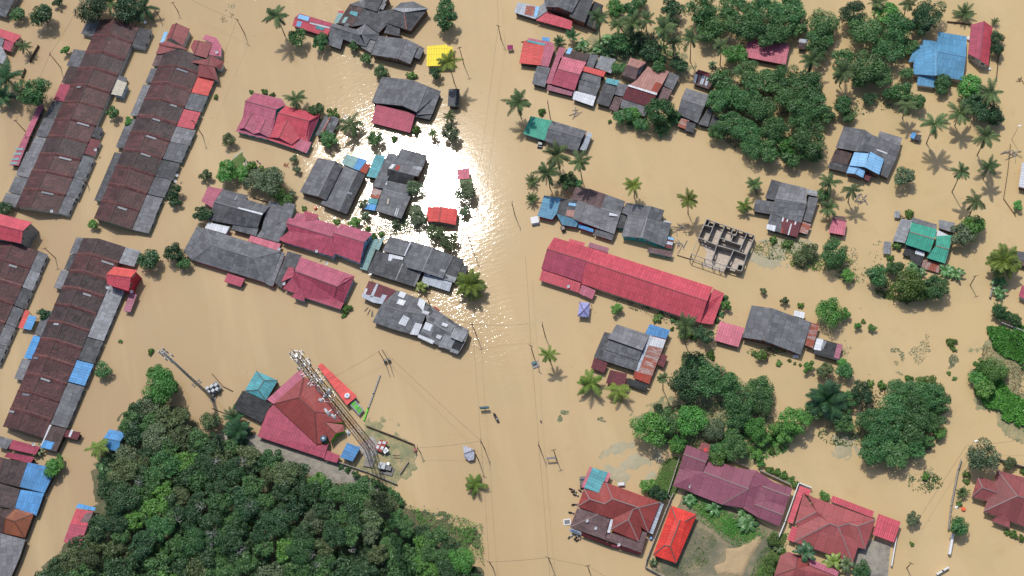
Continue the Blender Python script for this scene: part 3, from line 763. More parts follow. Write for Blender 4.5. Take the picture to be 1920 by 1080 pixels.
H('shed', 'small moss-green roof attached below the square pink-red one in the glint', 'shed', (480, 270, 4), 'wall_dark', '''
moss 1525,268,2.0 1618,252,2.0 1625,322,1.8 1530,325,1.8
''', win=False)
H('house', 'small red corrugated gable house in the sun glint with bushes in front', 'house', R6(550, 260), 'wall_grey', '''
coral 1512,768,2.7 1665,765,3.8 1640,935,3.8 1488,930,2.7
coral 1665,765,3.8 1850,795,2.7 1825,970,2.6 1640,935,3.8
''', 'the small red gable house in the glint')
# ---- left middle
H('house', 'grey sheet house with a pale skylight strip and a rose roof at its left end', 'house', R6(340, 330), 'wall_dark', '''
pink 300,115,2.5 470,150,2.5 375,280,2.4 355,360,2.3 225,285,2.3
grey 370,288,4.6 475,150,3.0 748,218,3.0 730,260,3.2 995,340,3.2 905,440,4.6
dark 370,288,4.6 905,440,4.6 858,590,2.9 310,500,2.9
grey 600,512,2.7 868,590,2.7 840,675,2.3 560,600,2.3
^white 642,350 918,420 910,438 640,368
^light 620,225 640,225 612,275 590,270
''', 'the grey house with a skylight strip', win=False)
H('house', 'low grey sheet roof between the grey skylight house and the crimson tiled house', 'house', R6(340, 330), 'wall_green', '''
grey 985,275,3.0 1140,320,3.0 1100,520,2.7 905,600,2.6 920,520,2.8
grey 1140,320,3.0 1165,275,3.0 1285,325,2.9 1235,470,2.6 1095,745,2.3 845,680,2.3 905,600,2.6 1100,520,2.7
''', 'the low grey roof', win=False)
H('signboard', 'flat white shop board with blue edge lying between two grey roofs', 'signboard', R6(340, 330), 'wall_blue', '''
white 305,520,2.5 545,572,2.5 500,652,2.4 262,585,2.4
''', win=False)
H('canopy', 'long rose pink awning between the low grey roof and the big hipped grey roof', 'canopy', R6(340, 330), 'wall_dark', '''
rose 780,668,2.3 1120,762,2.3 1085,840,2.1 748,730,2.1
''')
H('house', 'long weathered grey hip roof house with an octagonal end', 'house', R6(340, 330), 'wall_red', '''
grey 172,570,2.8 290,595,2.9 345,775,4.8 118,945,2.5 22,850,2.5
grey 290,595,2.9 1120,850,2.9 815,925,4.8 345,775,4.8
grey 345,775,4.8 815,925,4.8 930,1195,2.4 118,945,2.5
grey 815,925,4.8 1120,850,2.9 990,1230,2.3 930,1195,2.4
mid 1120,850,2.6 1170,870,2.6 1030,1240,2.3 990,1230,2.3
dark 1195,845,2.6 1355,890,2.6 1320,990,2.5 1235,1110,2.4 1125,1260,2.3 1050,1200,2.3
''', 'the long grey hip roof')
H('canopy', 'small crimson awning sticking out below the long grey hip roof', 'canopy', R6(400, 450), 'wall_dark', '''
crimson 160,375,2.2 355,435,2.2 310,528,1.9 120,470,1.9
''')
H('house', 'long two-storey house with crimson tiled roof and pale blue walls', 'house', R6(500, 390), 'wall_blue', '''
pink 215,168,4.9 250,110,3.6 300,120,3.6 340,55,3.2 580,80,3.2 575,130,3.4 800,200,3.4 738,325,5.2
crimson 215,168,4.9 738,325,5.2 760,550,3.2 185,380,3.0 135,350,2.9 250,260,3.8
pink 750,280,5.6 840,178,4.0 1190,285,3.9 1095,385,5.7
crimson 750,280,5.6 1095,385,5.7 1050,620,3.7 770,510,3.5 735,560,3.3
crimson 420,45,3.9 440,32,3.6 585,78,3.4 570,130,3.5 445,140,4.1
paleteal 1185,350,1.8 1270,350,1.7 1130,705,1.5 1050,680,1.6
''', 'the crimson tiled house with pale blue walls', cap='pink')
H('house', 'crimson roofed bungalow with a raised half-hip and blue walls', 'house', R6(500, 390), 'wall_blue', '''
pink 315,708,5.2 380,550,3.2 990,765,2.9 795,885,5.2
crimson 315,708,5.2 795,885,5.2 760,1010,2.7 870,1065,2.3 830,1140,2.2 430,1010,2.3 180,905,2.3 290,780,3.4
crimson 795,885,5.2 880,790,4.2 990,765,2.9 865,1060,2.3 760,1010,2.7
crimson 160,835,2.5 245,665,2.9 310,670,3.2 300,770,3.2
crimson 390,895,3.6 268,1000,2.7 420,1048,2.7 430,1010,2.8
''', 'the crimson bungalow', cap='pink')
H('house', 'grey roof patchwork house with a white L-shaped gutter, above the maroon and zinc roofs', 'house', R6(640, 430), 'wall_dark', '''
paleteal 440,110,2.4 490,75,2.4 420,240,2.3 380,215,2.3
grey 545,80,3.0 780,140,3.0 700,300,3.0 460,245,3.0
dark 400,240,2.8 530,275,2.9 690,345,2.8 870,470,2.6 800,640,2.4 290,480,2.4
grey 790,135,3.2 1030,205,4.2 910,475,4.2 740,430,3.4 700,340,3.4
grey 1030,205,4.2 1265,300,3.4 1140,555,3.2 910,475,4.2
dark 1265,300,3.2 1382,340,2.8 1300,540,2.6 1140,555,2.8
dark 1368,395,2.5 1430,420,2.5 1395,520,2.3 1315,490,2.4
mid 870,470,2.5 905,480,2.5 825,650,2.2 790,630,2.3
zinc 940,480,2.2 1010,520,2.2 980,650,2.0 890,620,2.0
zinc 1010,520,2.2 1245,600,2.2 1215,700,2.0 980,625,2.0
light 1165,500,2.9 1300,545,2.8 1270,600,2.5 1140,560,2.6
^white 540,275 700,312 690,345 580,325 555,360 525,350
^white 770,140 785,145 715,300 700,295
^light 995,280 1002,285 955,372 945,368
^light 1120,440 1180,462 1160,490 1108,470
^light 685,385 697,390 615,570 605,566
''', 'the grey patchwork house with a white gutter', win=False)
H('house', 'small house with mixed maroon and white zinc sheets, left end of the patchwork long house', 'house', R6(660, 510), 'wall_grey', '''
maroon 190,98,2.8 290,128,2.8 210,290,2.5 110,285,2.4
maroon 290,128,2.8 505,210,2.8 410,375,2.3 210,290,2.5
^zinc 275,128 298,135 235,290 200,280
^zinc 115,240 250,275 320,290 340,250 392,262 340,360 240,345 112,285
^white 150,180 178,190 150,250 130,240
''', 'the maroon and zinc roofed house', win=False)
H('house', 'long low house roofed in a checkerboard of grey and white sheets', 'house', R6(660, 510), 'wall_wood', '''
grey 505,208,3.0 800,315,3.0 830,480,4.2 580,440,4.0 330,365,3.2
grey 330,365,3.2 580,440,4.0 480,650,2.4 230,565,2.3
grey 580,440,4.0 830,480,4.2 740,720,2.6 480,650,2.4
patchy 800,315,3.0 890,385,3.0 1200,595,3.1 1320,655,2.9 1280,780,3.3 840,540,4.2 830,480,4.2
patchy 840,540,4.1 1280,780,3.3 1195,928,2.2 740,720,2.5
^white 545,215 612,238 580,298 515,270
^white 530,300 608,325 575,380 500,355
^white 760,290 830,320 800,440 735,370
^white 580,480 650,520 600,612 520,580
^white 715,570 790,590 740,712 650,700
^white 830,560 912,590 880,670 800,640
^white 750,700 930,775 905,812 740,735
^light 1090,600 1148,618 1120,680 1065,650
^light 1150,630 1300,680 1240,790 1100,730
^light 1040,700 1170,745 1110,870 970,840
^white 800,430 875,450 850,485 780,460
^black 1165,750 1255,790 1205,885 1115,850
^light 1110,850 1205,890 1190,925 1100,895
^white 1020,565 1085,590 1065,620 1005,598
^white 960,700 1015,722 990,758 940,738
''', 'the checkerboard roofed long house', win=False)
H('shed', 'small bright red roof sticking out above the checkerboard long house', 'shed', R6(660, 510), 'wall_orange', '''
rustred 930,385,2.2 990,430,2.2 965,500,2.0 880,450,2.0
''', win=False)
# ---- upper right of the street
H('house', 'house at the top edge with white and rusty sheets and a red awning', 'house', R6(940, 0), 'wall_wood', '''
zinc 185,25,2.8 430,75,2.8 385,215,2.4 145,140,2.4
^rust 280,60 385,75 360,185 260,160
^skyblue 385,72 430,78 400,190 365,185
light 430,75,2.8 540,-20,3.2 535,110,2.8 390,215,2.4
red 520,130,3.0 800,240,3.0 785,335,2.3 388,228,2.3
''', 'the white and rusty sheet house')
H('house', 'two-storey dark grey gable house with a brick upper wall, at the top edge beside palms', 'house', R6(940, 0), 'wall_brick', '''
grey 470,-40,5.6 700,-60,6.6 640,80,6.6 500,75,5.4
grey 700,-60,6.6 900,-50,5.6 795,142,5.2 640,80,6.6
dark 880,-20,5.0 1040,-10,4.8 940,255,4.2 760,185,4.4
black 1040,10,3.6 1150,60,3.4 1060,330,2.4 940,270,2.8
''', 'the brick and grey gable house at the top edge')
H('house', 'house with an orange-red and pink sheet roof, next to the street', 'house', R6(940, 0), 'wall_dark', '''
coral 250,460,3.2 490,505,3.2 440,735,2.5 200,710,2.4
pink 300,425,3.2 580,480,3.2 600,540,3.1 530,755,2.4 440,735,2.5 490,505,3.2 290,465,3.2
^teal 295,448 405,470 495,490 485,515 290,470
''', 'the orange-red and pink roof', win=False)
H('canopy', 'tiny bright blue tarpaulin canopy above the orange-red and pink roof', 'canopy', R6(940, 0), 'wall_dark', '''
~brightblue 455,415,2.0 545,425,2.0 540,468,1.9 460,455,1.9
''')
H('signboard', 'small plum coloured board standing in the water of the main street', 'signboard', R6(940, 0), 'wall_dark', '''
~plum 65,508,1.9 130,505,1.9 132,555,1.5 70,558,1.5
''')
H('house', 'house with a large rose and crimson metal roof and a mauve lean-to', 'house', R6(940, 0), 'wall_dark', '''
pink 650,530,3.4 725,540,3.4 690,640,3.4 665,650,3.3 560,945,2.5 500,935,2.5
rose 690,635,3.6 955,700,3.6 885,840,4.4 632,775,4.4
crimson 632,775,4.4 885,840,4.4 825,1020,2.9 560,945,2.9
mauve 520,950,2.2 810,1025,2.2 790,1080,1.9 510,1010,1.9
coral 880,760,3.6 945,745,3.6 1175,805,3.5 1150,865,3.3 885,790,3.5
''', 'the large rose and crimson roof', win=False)
H('house', 'grey thatch-like roofed hut left of the large rose roof', 'shed', R6(940, 0), 'wall_dark', '''
grey 405,740,2.6 555,765,2.6 520,860,3.1 370,825,3.1
mid 370,825,3.1 520,860,3.1 490,980,2.3 345,940,2.3
''', 'the thatch-like grey hut', win=False)
H('house', 'row of dark brown, grey and white sheet roofs behind the rose roofed house', 'house', R6(940, 0), 'wall_dark', '''
darkbrown 730,555,3.0 1000,610,3.0 950,700,3.2 700,635,3.2
grey 1000,610,3.0 1100,620,3.0 1030,775,2.7 950,745,2.8
light 1115,625,2.7 1285,665,2.7 1235,825,2.4 1055,760,2.4
^skyblue 755,535 802,545 770,610 725,600
''', 'the brown grey and white sheet roofs', win=False)
H('house', 'low grey and white sheet roofs at the right of the rose roofed house', 'house', R6(1100, 70), 'wall_dark', '''
grey -80,380,3.0 165,440,3.0 150,530,2.8 -80,470,2.8
grey -80,475,3.2 155,535,3.2 105,660,2.4 -100,610,2.4
white -140,600,2.4 -20,625,2.4 105,665,2.3 70,775,2.0 -160,695,2.0
dark 200,510,2.9 340,560,2.9 250,780,2.3 105,740,2.3
teal 225,455,2.8 372,485,2.8 345,545,2.6 210,510,2.6
''', 'the low grey and white roofs', win=False)
H('house', 'dusty salmon roofed house with a dark red lower slope and a small dormer house behind', 'house', R6(1100, 70), 'wall_wood', '''
salmon 690,325,3.2 735,350,3.2 790,330,3.0 930,385,3.0 845,545,3.7 790,640,4.2 465,545,4.2 560,480,3.8
maroon 465,545,4.2 790,640,4.2 715,790,2.7 400,690,2.7
^rustred 780,500 848,525 800,620 730,590
^white 470,530 792,628 785,650 465,550
grey 930,390,2.6 1045,435,2.6 970,590,2.3 860,540,2.5
brownsheet 845,550,2.6 965,595,2.6 890,740,2.2 790,690,2.3
grey 355,510,2.8 465,535,2.8 410,665,2.4 300,640,2.4
brownsheet 320,660,2.4 400,680,2.4 345,845,2.0 255,800,2.0
grey 400,690,2.5 700,790,2.5 650,890,2.0 375,790,2.0
''', 'the salmon and dark red roof', win=False)
H('house', 'small brown roofed dormer house behind the salmon roof', 'house', R6(1100, 70), 'wall_grey', '''
salmon 490,230,4.0 680,280,3.6 580,350,4.6 455,310,4.6
brownsheet 455,310,4.6 580,350,4.6 550,475,3.6 390,420,3.6
mid 680,280,3.4 650,340,2.9 550,475,2.9 580,350,4.4
''', 'the brown dormer house', win=False)
H('shed', 'small shed with maroon top and white and brown striped sheets beside the big trees', 'shed', R6(1100, 70), 'wall_wood', '''
maroon 1255,362,2.4 1455,420,2.4 1435,465,2.9 1225,400,2.9
brownsheet 1225,400,2.9 1435,465,2.9 1380,585,2.0 1198,520,2.0
^white 1222,410 1250,418 1225,510 1198,500
^zinc 1300,430 1335,440 1300,535 1270,525
^zinc 1350,445 1380,455 1350,550 1325,540
''', 'the striped shed', win=False)
H('house', 'plain grey gable house with two lean-tos under the big trees', 'house', R6(1100, 70), 'wall_dark', '''
mid 1120,570,3.0 1385,650,3.0 1325,775,4.2 1065,690,4.2
grey 1065,690,4.2 1325,775,4.2 1250,965,2.6 1020,860,2.6
grey 1375,780,2.6 1420,800,2.5 1365,1005,2.1 1255,975,2.3
dark 1425,870,2.3 1500,920,2.3 1450,1045,2.0 1370,1005,2.1
dark 1130,940,2.2 1230,975,2.2 1200,1075,1.9 1110,1050,1.9
rust 1060,905,2.1 1155,935,2.1 1115,1035,1.9 1022,1000,1.9
''', 'the grey gable house under the big trees', win=False)
H('house', 'green and grey roofed house with a pale blue lean-to, right of the glint', 'house', R6(960, 200), 'wall_grey', '''
green 210,105,2.9 455,160,2.9 365,382,2.4 125,305,2.4
grey 455,160,3.0 845,275,3.0 790,350,4.2 405,240,4.0
grey 405,240,4.0 790,350,4.2 735,505,2.5 370,385,2.5
zinc 850,285,2.6 905,305,2.4 880,370,2.3 830,500,2.0 765,480,2.2
''', 'the green and grey roofed house', win=False)
H('house', 'wide grey and brown sheet house with steel blue left end and a red front wall', 'house', R6(980, 340), 'wall_red', '''
steelblue 240,158,2.8 435,190,2.8 380,365,2.7 330,430,2.4 165,390,2.4
dark 430,190,2.9 615,210,3.2 560,420,2.9 380,365,2.7
brownsheet 595,65,3.0 758,85,4.2 705,240,4.2 610,215,3.4 540,200,2.9
grey 615,215,3.4 705,240,4.2 635,450,4.2 560,420,2.9
brownsheet 758,85,4.2 935,145,3.6 885,300,3.6 705,240,4.2
mid 705,240,4.2 885,300,3.6 1100,365,2.8 1030,595,2.5 800,510,3.0 635,450,4.2
grey 935,145,3.6 1155,225,2.9 1100,365,2.8 885,300,3.6
steelblue 380,365,2.7 480,385,2.8 635,445,2.9 605,515,2.2 445,490,2.1
brightblue 635,478,2.6 800,540,2.5 790,575,2.2 625,520,2.3
grey 820,540,2.2 1030,600,2.2 1005,665,1.9 800,600,1.9
^skyblue 520,238 612,252 608,282 515,270
^salmon 500,318 595,330 570,405 485,385
^white 975,350 1070,375 1065,395 970,385
''', 'the wide grey and brown sheet house')
H('house', 'plain grey sheet house with teal front wall, left of the unfinished building', 'house', R6(980, 340), 'wall_teal', '''
grey 1165,240,2.9 1445,280,4.4 1400,410,4.4 1180,380,3.4 1110,350,2.8
grey 1445,280,4.4 1595,325,3.2 1555,440,3.2 1400,410,4.4
mid 1180,380,3.4 1400,410,4.4 1340,635,4.2 1110,620,2.7
grey 1400,410,4.4 1675,470,2.9 1600,740,2.5 1340,635,4.2
dark 1090,370,2.2 1170,385,2.2 1140,530,2.0 1060,520,2.0
brownsheet 1415,740,2.2 1690,790,2.2 1680,855,1.9 1400,795,1.9
maroon 1640,620,2.2 1710,635,2.2 1675,762,2.0 1605,745,2.0
^skyblue 1640,622 1708,638 1698,665 1632,650
^zinc 1625,672 1695,688 1685,718 1615,705
white 1590,440,2.6 1672,460,2.6 1660,490,2.5 1580,470,2.5
''', 'the grey house with a teal wall')
H('house', 'very long red metal roofed hall, the largest building, right of the street', 'hall', (990, 430, 5.047), 'wall_cream', '''
red 180,185,5.2 248,75,3.2 638,190,3.2 550,300,5.4
crimson 180,185,5.2 550,300,5.4 505,500,2.9 125,375,2.9
red 550,300,5.4 638,190,3.2 1750,548,3.2 1695,680,5.6
red 550,300,5.4 1695,680,5.6 1632,885,2.8 505,515,2.8
red 1755,560,3.0 1858,605,2.6 1750,900,2.2 1632,885,2.6 1700,690,3.8
red 135,380,2.6 500,510,2.6 480,600,2.2 105,480,2.2
pink 510,520,2.4 640,580,2.4 608,662,2.0 478,605,2.1
red 395,88,2.9 540,128,2.9 530,160,2.9 385,115,2.9
mauve 585,122,2.6 768,178,2.6 755,220,2.5 565,165,2.5
''', 'the very long red hall')
H('canopy', 'lilac peaked canopy standing alone in the water beside the long red hall', 'canopy', (990, 430, 5.047), 'wall_dark', '''
~lilac 488,685,2.3 588,698,2.3 527,770,3.3
~lilac 588,698,2.3 575,832,2.3 527,770,3.3
~lilac 575,832,2.3 470,822,2.3 527,770,3.3
~lilac 470,822,2.3 488,685,2.3 527,770,3.3
''', 'the lilac canopy')
H('house', 'layered grey roofed house with rusty white sheets, a blue panel and maroon porches', 'house', R6(1080, 580), 'wall_wood', '''
mid 455,168,3.4 832,290,3.4 745,462,4.6 360,325,4.6
grey 375,328,3.9 745,465,3.9 705,580,3.2 320,450,3.2
grey 315,455,3.0 705,580,3.0 680,695,2.5 290,570,2.5
dark 320,255,3.2 390,270,3.6 290,570,2.5 200,535,2.5
maroon 205,540,2.3 355,605,2.3 315,715,1.9 168,660,1.9
maroon 385,680,2.0 575,725,2.0 550,890,1.6 335,830,1.6
blue 830,165,3.1 1060,235,3.1 1015,335,2.9 775,275,2.9
rust 830,290,3.2 1015,340,3.0 935,555,2.7 745,480,2.9
rust 745,485,2.9 930,555,2.7 855,750,2.3 680,700,2.4
rustred 660,695,2.4 855,745,2.3 825,842,2.1 640,770,2.1
black 590,770,2.2 820,850,2.2 780,920,1.8 575,845,1.8
maroon 965,500,2.2 1030,525,2.2 985,655,2.0 915,620,2.0
^zinc 830,290 860,298 700,700 660,690
^white 835,300 1010,345 975,440 800,400
''', 'the layered grey house with rusty sheets', win=False)
H('canopy', 'square pink metal carport between the long red hall and a grey gable house', 'canopy', R6(1320, 540), 'wall_dark', '''
rose 180,372,2.6 458,450,2.6 385,665,2.3 118,590,2.3
''', 'the pink carport')
H('house', 'grey gable house with a rusty checkered lean-to on its right', 'house', R6(1320, 540), 'wall_brick', '''
grey 535,195,3.0 770,228,4.4 672,590,4.4 430,555,2.8
grey 770,228,4.4 1210,388,3.0 1085,750,2.6 672,590,4.4
rust 1205,390,2.8 1298,410,2.6 1225,680,2.3 1135,640,2.4
white 1020,250,2.3 1135,275,2.3 1120,345,2.2 1005,310,2.2
''', 'the grey gable house with a rusty lean-to')
H('shed', 'derelict open sided shed of black slats on pink sheets, right of the rusty lean-to', 'shed', R6(1320, 540), 'wall_wood', '''
black 1270,560,2.4 1562,640,2.4 1515,820,2.1 1230,740,2.1
^white 1270,562 1345,580 1315,705 1232,690
^mauve 1500,625 1560,640 1520,800 1460,780
^light 1345,590 1380,600 1340,690 1310,680
''', 'the derelict slatted shed', win=False)
# ---- centre right
H('house', 'grey sheet house with white and rusty stripes at the front, right of the unfinished building', 'house', R6(1270, 320), 'wall_dark', '''
dark 1060,98,3.2 1165,128,3.2 1090,330,3.0 985,310,2.8
mid 1165,128,3.2 1450,195,3.2 1455,370,4.2 1100,310,4.2
grey 1100,310,4.2 1455,370,4.2 1395,590,3.0 1165,520,3.0 1050,480,3.0
grey 885,322,2.7 1090,350,2.7 1045,490,2.3 850,455,2.3
grey 1050,480,2.9 1175,500,2.9 1165,700,2.3 1000,650,2.3
maroon 1175,510,2.9 1400,570,2.9 1350,750,2.2 1165,700,2.3
light 1455,205,3.0 1600,235,2.8 1570,290,2.8 1450,265,2.9
grey 1480,290,2.7 1590,310,2.6 1500,585,2.3 1420,560,2.4
rust 1410,570,2.3 1505,605,2.3 1460,715,2.0 1360,690,2.0
^white 1010,600 1112,620 1095,685 1000,655
^white 1185,505 1205,510 1190,575 1172,570
^white 1240,515 1258,520 1240,580 1225,575
^white 1330,545 1350,550 1330,610 1315,605
^white 1275,595 1290,598 1255,725 1240,720
^rustred 1175,640 1195,645 1185,705 1165,700
''', 'the grey house with white and rusty stripes', win=False)
H('shed', 'small pink roofed hut above a round bushy tree', 'shed', R6(1270, 320), 'wall_dark', '''
rose 1745,540,2.8 1905,570,2.8 1880,728,2.3 1702,695,2.3
brownsheet 1760,505,2.4 1880,515,2.4 1905,570,2.5 1745,540,2.5
''', 'the small pink hut')
H('house', 'house with a sky-blue tiled double gable in front of broad grey roofs', 'house', R6(1520, 210), 'wall_wood', '''
grey 375,162,3.2 610,200,4.4 530,445,4.4 280,400,3.0
grey 610,200,4.4 690,255,3.8 620,445,3.6 530,445,4.4
grey 690,255,3.8 1010,385,2.9 960,530,2.7 865,745,2.4 775,700,2.6 830,530,3.0 620,445,3.6
mid 780,215,3.0 1030,290,2.8 1000,390,2.9 755,275,3.2
darkbrown 280,418,2.9 470,460,2.9 410,600,2.6 225,545,2.5
dark 222,552,2.4 420,600,2.4 395,680,2.0 190,630,2.0
skyblue 490,452,4.2 655,465,5.2 612,620,5.0 435,600,4.0
skyblue 670,445,5.2 825,530,4.0 770,705,3.8 612,620,5.0
skyblue 430,608,3.4 540,620,3.9 500,695,3.9 400,685,3.2
skyblue 540,620,3.9 615,655,3.4 590,740,3.2 500,695,3.9
maroon 610,680,2.2 690,700,2.2 655,782,1.9 590,750,1.9
^white 745,415 865,460 860,475 740,430
''', 'the sky-blue double gable house', win=False)
H('house', 'blue sheet roofed L-shaped house in the upper right', 'house', R6(1600, 0), 'wall_cream', '''
bluetile 955,358,2.9 1275,408,2.9 1268,640,4.7 930,575,4.7 785,445,3.5 940,465,3.5
bluetile 785,445,3.5 930,575,4.7 930,850,4.5 670,835,2.9 680,680,3.0 775,510,3.3
bluetile 770,505,3.0 772,560,3.0 690,690,2.7 620,700,2.5 700,500,2.7
bluetile 930,575,4.7 1268,640,4.7 1230,905,3.0 930,850,3.1
bluetile 730,850,2.6 920,868,2.6 912,985,2.2 712,955,2.2
''', 'the blue L-shaped house', cap='bluetile', win=False)
H('house', 'crimson gable roofed house in the upper right, right of the blue roof', 'house', R6(1600, 0), 'wall_white', '''
crimson 1325,280,3.0 1472,235,4.8 1420,672,4.8 1290,605,3.0
red 1472,235,4.8 1568,305,3.2 1518,742,3.0 1420,672,4.8
''', 'the crimson gable house', cap='pink')
H('house', 'green roofed double house with grey sheet lean-tos, on the right', 'house', R6(1600, 380), 'wall_dark', '''
green 655,220,4.0 940,300,4.0 915,412,4.6 632,325,4.6
green 632,325,4.6 915,412,4.6 862,560,3.4 585,470,3.4
green 935,375,3.2 1120,365,3.2 1078,525,3.8 925,485,3.8
green 925,485,3.8 1078,525,3.8 1030,685,2.8 825,620,2.8
mid 670,165,2.9 940,245,2.9 935,300,2.8 650,215,2.8
light 540,180,2.7 665,200,2.7 580,455,2.3 440,430,2.3
white 945,305,3.1 1080,370,3.1 1075,418,3.1 930,375,3.1
~black 600,480,2.2 810,545,2.2 760,720,1.5 650,670,1.6
black 590,490,2.0 690,520,2.0 650,610,1.4 550,590,1.4
^white 705,530 805,560 795,605 695,575
~woodpale 775,640,1.4 1010,690,1.4 960,790,0.9 765,735,0.9
'''.replace('~woodpale', '~rust'), 'the green double roof', win=False, cap='cream')
H('shed', 'ragged grey-white sheet roof beside a dark round tree, right of the green roof', 'shed', R6(1600, 380), 'wall_wood', '''
light 965,190,2.4 1140,225,2.4 1150,345,2.1 960,285,2.1
''', 'the ragged white shed roof', win=False)
H('shed', 'small slatted grey raft-like shelter above the green roofed house', 'shed', R6(1600, 380), 'wall_wood', '''
~light 465,95,1.5 525,90,1.5 520,175,1.3 460,165,1.3
''', win=False)
H('shed', 'narrow bare timber shelter left of the green roofed house', 'shed', R6(1600, 380), 'wall_wood', '''
~light 345,435,1.6 425,440,1.6 415,580,1.4 335,575,1.4
''', win=False)
H('shed', 'tiny shed with a blue tarp beside a tall palm', 'shed', R6(1520, 210), 'wall_wood', '''
brightblue 1140,230,1.8 1190,235,1.8 1160,305,1.6 1115,285,1.6
dark 1190,250,1.7 1250,260,1.7 1230,325,1.5 1160,310,1.6
''', win=False)
H('shed', 'tiny roof half hidden at the right end of the pink roof among dense trees', 'shed', R6(1260, 0), 'wall_wood', '''
zinc 1435,435,2.4 1535,445,2.4 1520,490,2.3 1425,475,2.3
darkbrown 1425,475,2.3 1520,490,2.3 1490,555,1.9 1415,545,1.9
''', win=False)
H('house', 'rose pink ribbed metal roof surrounded by dense trees at the top', 'house', R6(1260, 0), 'wall_dark', '''
rose 852,432,2.9 1325,500,2.9 1278,728,2.4 815,640,2.4
''', 'the rose roof among the trees', win=False)
H('house', 'white roof at the right edge of the picture', 'house', (1440, 270, 4), 'wall_brick', '''
white 1905,140,2.8 2010,130,2.8 2000,350,2.5 1880,320,2.5
''', 'the white roof at the right edge')
H('house', 'grey roof at the right edge behind a pale bushy palm', 'house', (1440, 270, 4), 'wall_wood', '''
mid 1850,800,3.2 2000,820,3.2 2000,900,2.4 1850,860,2.4
brownsheet 1850,862,2.4 2000,902,2.4 2000,940,2.0 1850,895,2.0
''', 'the grey roof at the right edge')
H('house', 'crimson roof end at the right edge, below the grey roof', 'house', (1440, 540, 4), 'wall_white', '''
crimson 1905,-20,2.9 2010,-10,2.9 2000,120,2.4 1880,60,2.4
''', 'the crimson roof end at the right edge')
# ---- lower middle: house under the mast
H('house', 'large brick red tiled hip roof house with lime green gable, under the lattice mast', 'house', (420, 640, 5.047), 'wall_lime', '''
redtile 755,335,3.2 865,390,3.1 1110,695,3.0 860,670,5.0 710,532,5.4
rosetile 755,335,3.2 710,532,5.4 468,592,3.2
redtile 468,592,3.2 710,532,5.4 860,670,5.0 880,980,3.0
redtile 860,670,5.0 1110,695,3.0 1130,770,2.9 950,765,4.0 965,850,3.6 985,945,2.8 880,980,3.0
rosetile 950,765,4.0 1130,790,3.2 1135,850,2.9 1060,870,3.7
redtile 950,765,4.0 1060,870,3.7 1000,960,2.9 965,850,3.4
''', 'the tiled house under the mast', win=False)
H('canopy', 'wide crimson sheet carport along the lower side of the tiled house under the mast', 'canopy', (420, 640, 5.047), 'wall_grey', '''
crimson 468,598,2.8 880,985,2.7 990,965,2.6 945,1108,2.2 315,900,2.2 415,650,2.6
''', 'the wide crimson carport', win=False)
H('canopy', 'long rose sheet strip along the upper left side of the tiled house under the mast', 'canopy', (420, 640, 5.047), 'wall_grey', '''
pink 720,265,2.7 770,330,2.9 468,592,2.9 405,550,2.6
''', win=False)
H('canopy', 'bright coral red sheet canopy between the lattice mast and the lime green panelled roof', 'canopy', (420, 640, 5.047), 'wall_grey', '''
coral 925,205,2.9 1260,520,2.6 1160,605,2.6 885,235,2.9
''', win=False)
H('canopy', 'small crimson sheet roof between the wide carport and the small blue roofed hut', 'canopy', (480, 810, 4), 'wall_grey', '''
crimson 535,138,2.4 630,175,2.4 605,232,2.1 510,205,2.1
''', win=False)
H('shed', 'blue roofed equipment hut at the foot of the lattice mast', 'shed', R6(620, 760), 'wall_grey', '''
blue 185,420,3.0 335,475,3.0 245,632,2.7 105,585,2.7
''', 'the blue equipment hut')
H('house', 'teal hip roof pavilion upper left of the tiled house under the mast', 'house', (420, 640, 5.047), 'wall_wood', '''
teal 305,280,2.8 510,370,2.8 380,370,4.0
teal 510,370,2.8 395,562,2.6 325,458,3.9 380,370,4.0
teal 395,562,2.6 195,470,2.6 325,458,3.9
teal 195,470,2.6 305,280,2.8 380,370,4.0 325,458,3.9
''', 'the teal hip roof', cap='paleteal', win=False)
H('house', 'black weathered shingle roof joined to the teal hip roof', 'house', (420, 640, 5.047), 'wall_dark', '''
black 178,465,2.9 448,590,2.9 355,772,2.3 78,635,2.3
''', 'the black shingle roof', win=False)
# ---- lower right
H('house', 'red tiled hip roof workshop with faded mauve sheets and a sign board at its corner', 'house', R6(1040, 860), 'wall_red', '''
redtile 330,340,3.2 495,385,3.2 545,260,3.2 580,270,3.2 650,450,5.2 560,508,4.4 395,455,4.6
redtile 580,270,3.2 1190,490,3.2 945,550,5.4 650,450,5.2
redtile 395,455,4.6 330,340,3.2 255,540,3.1
redtile 255,540,3.1 395,455,4.6 560,508,4.4 650,450,5.2 945,550,5.4 880,570,4.9 650,680,3.2
redtile 945,550,5.4 1190,490,3.2 1055,830,3.1
redtile 945,550,5.4 1055,830,3.1 960,760,3.2 880,570,4.9
redtile 880,570,4.9 830,685,4.8 625,800,3.1 650,680,3.3
redtile 830,685,4.8 945,935,3.0 625,800,3.1
redtile 880,570,4.9 980,800,3.1 945,935,3.0 830,685,4.8
brownsheet 255,555,2.8 490,625,3.1 170,770,2.4
brownsheet 170,770,2.4 490,625,3.1 620,680,3.0 560,910,2.3
brownsheet 600,820,2.7 945,935,2.7 985,815,2.8 1040,835,2.7 975,1060,2.2 560,910,2.3
zinc 1185,485,2.6 1230,505,2.5 1105,850,2.3 1060,830,2.4
^white 630,680 660,688 620,838 588,830
''', 'the red tiled workshop', cap='ridge_pale', win=False)
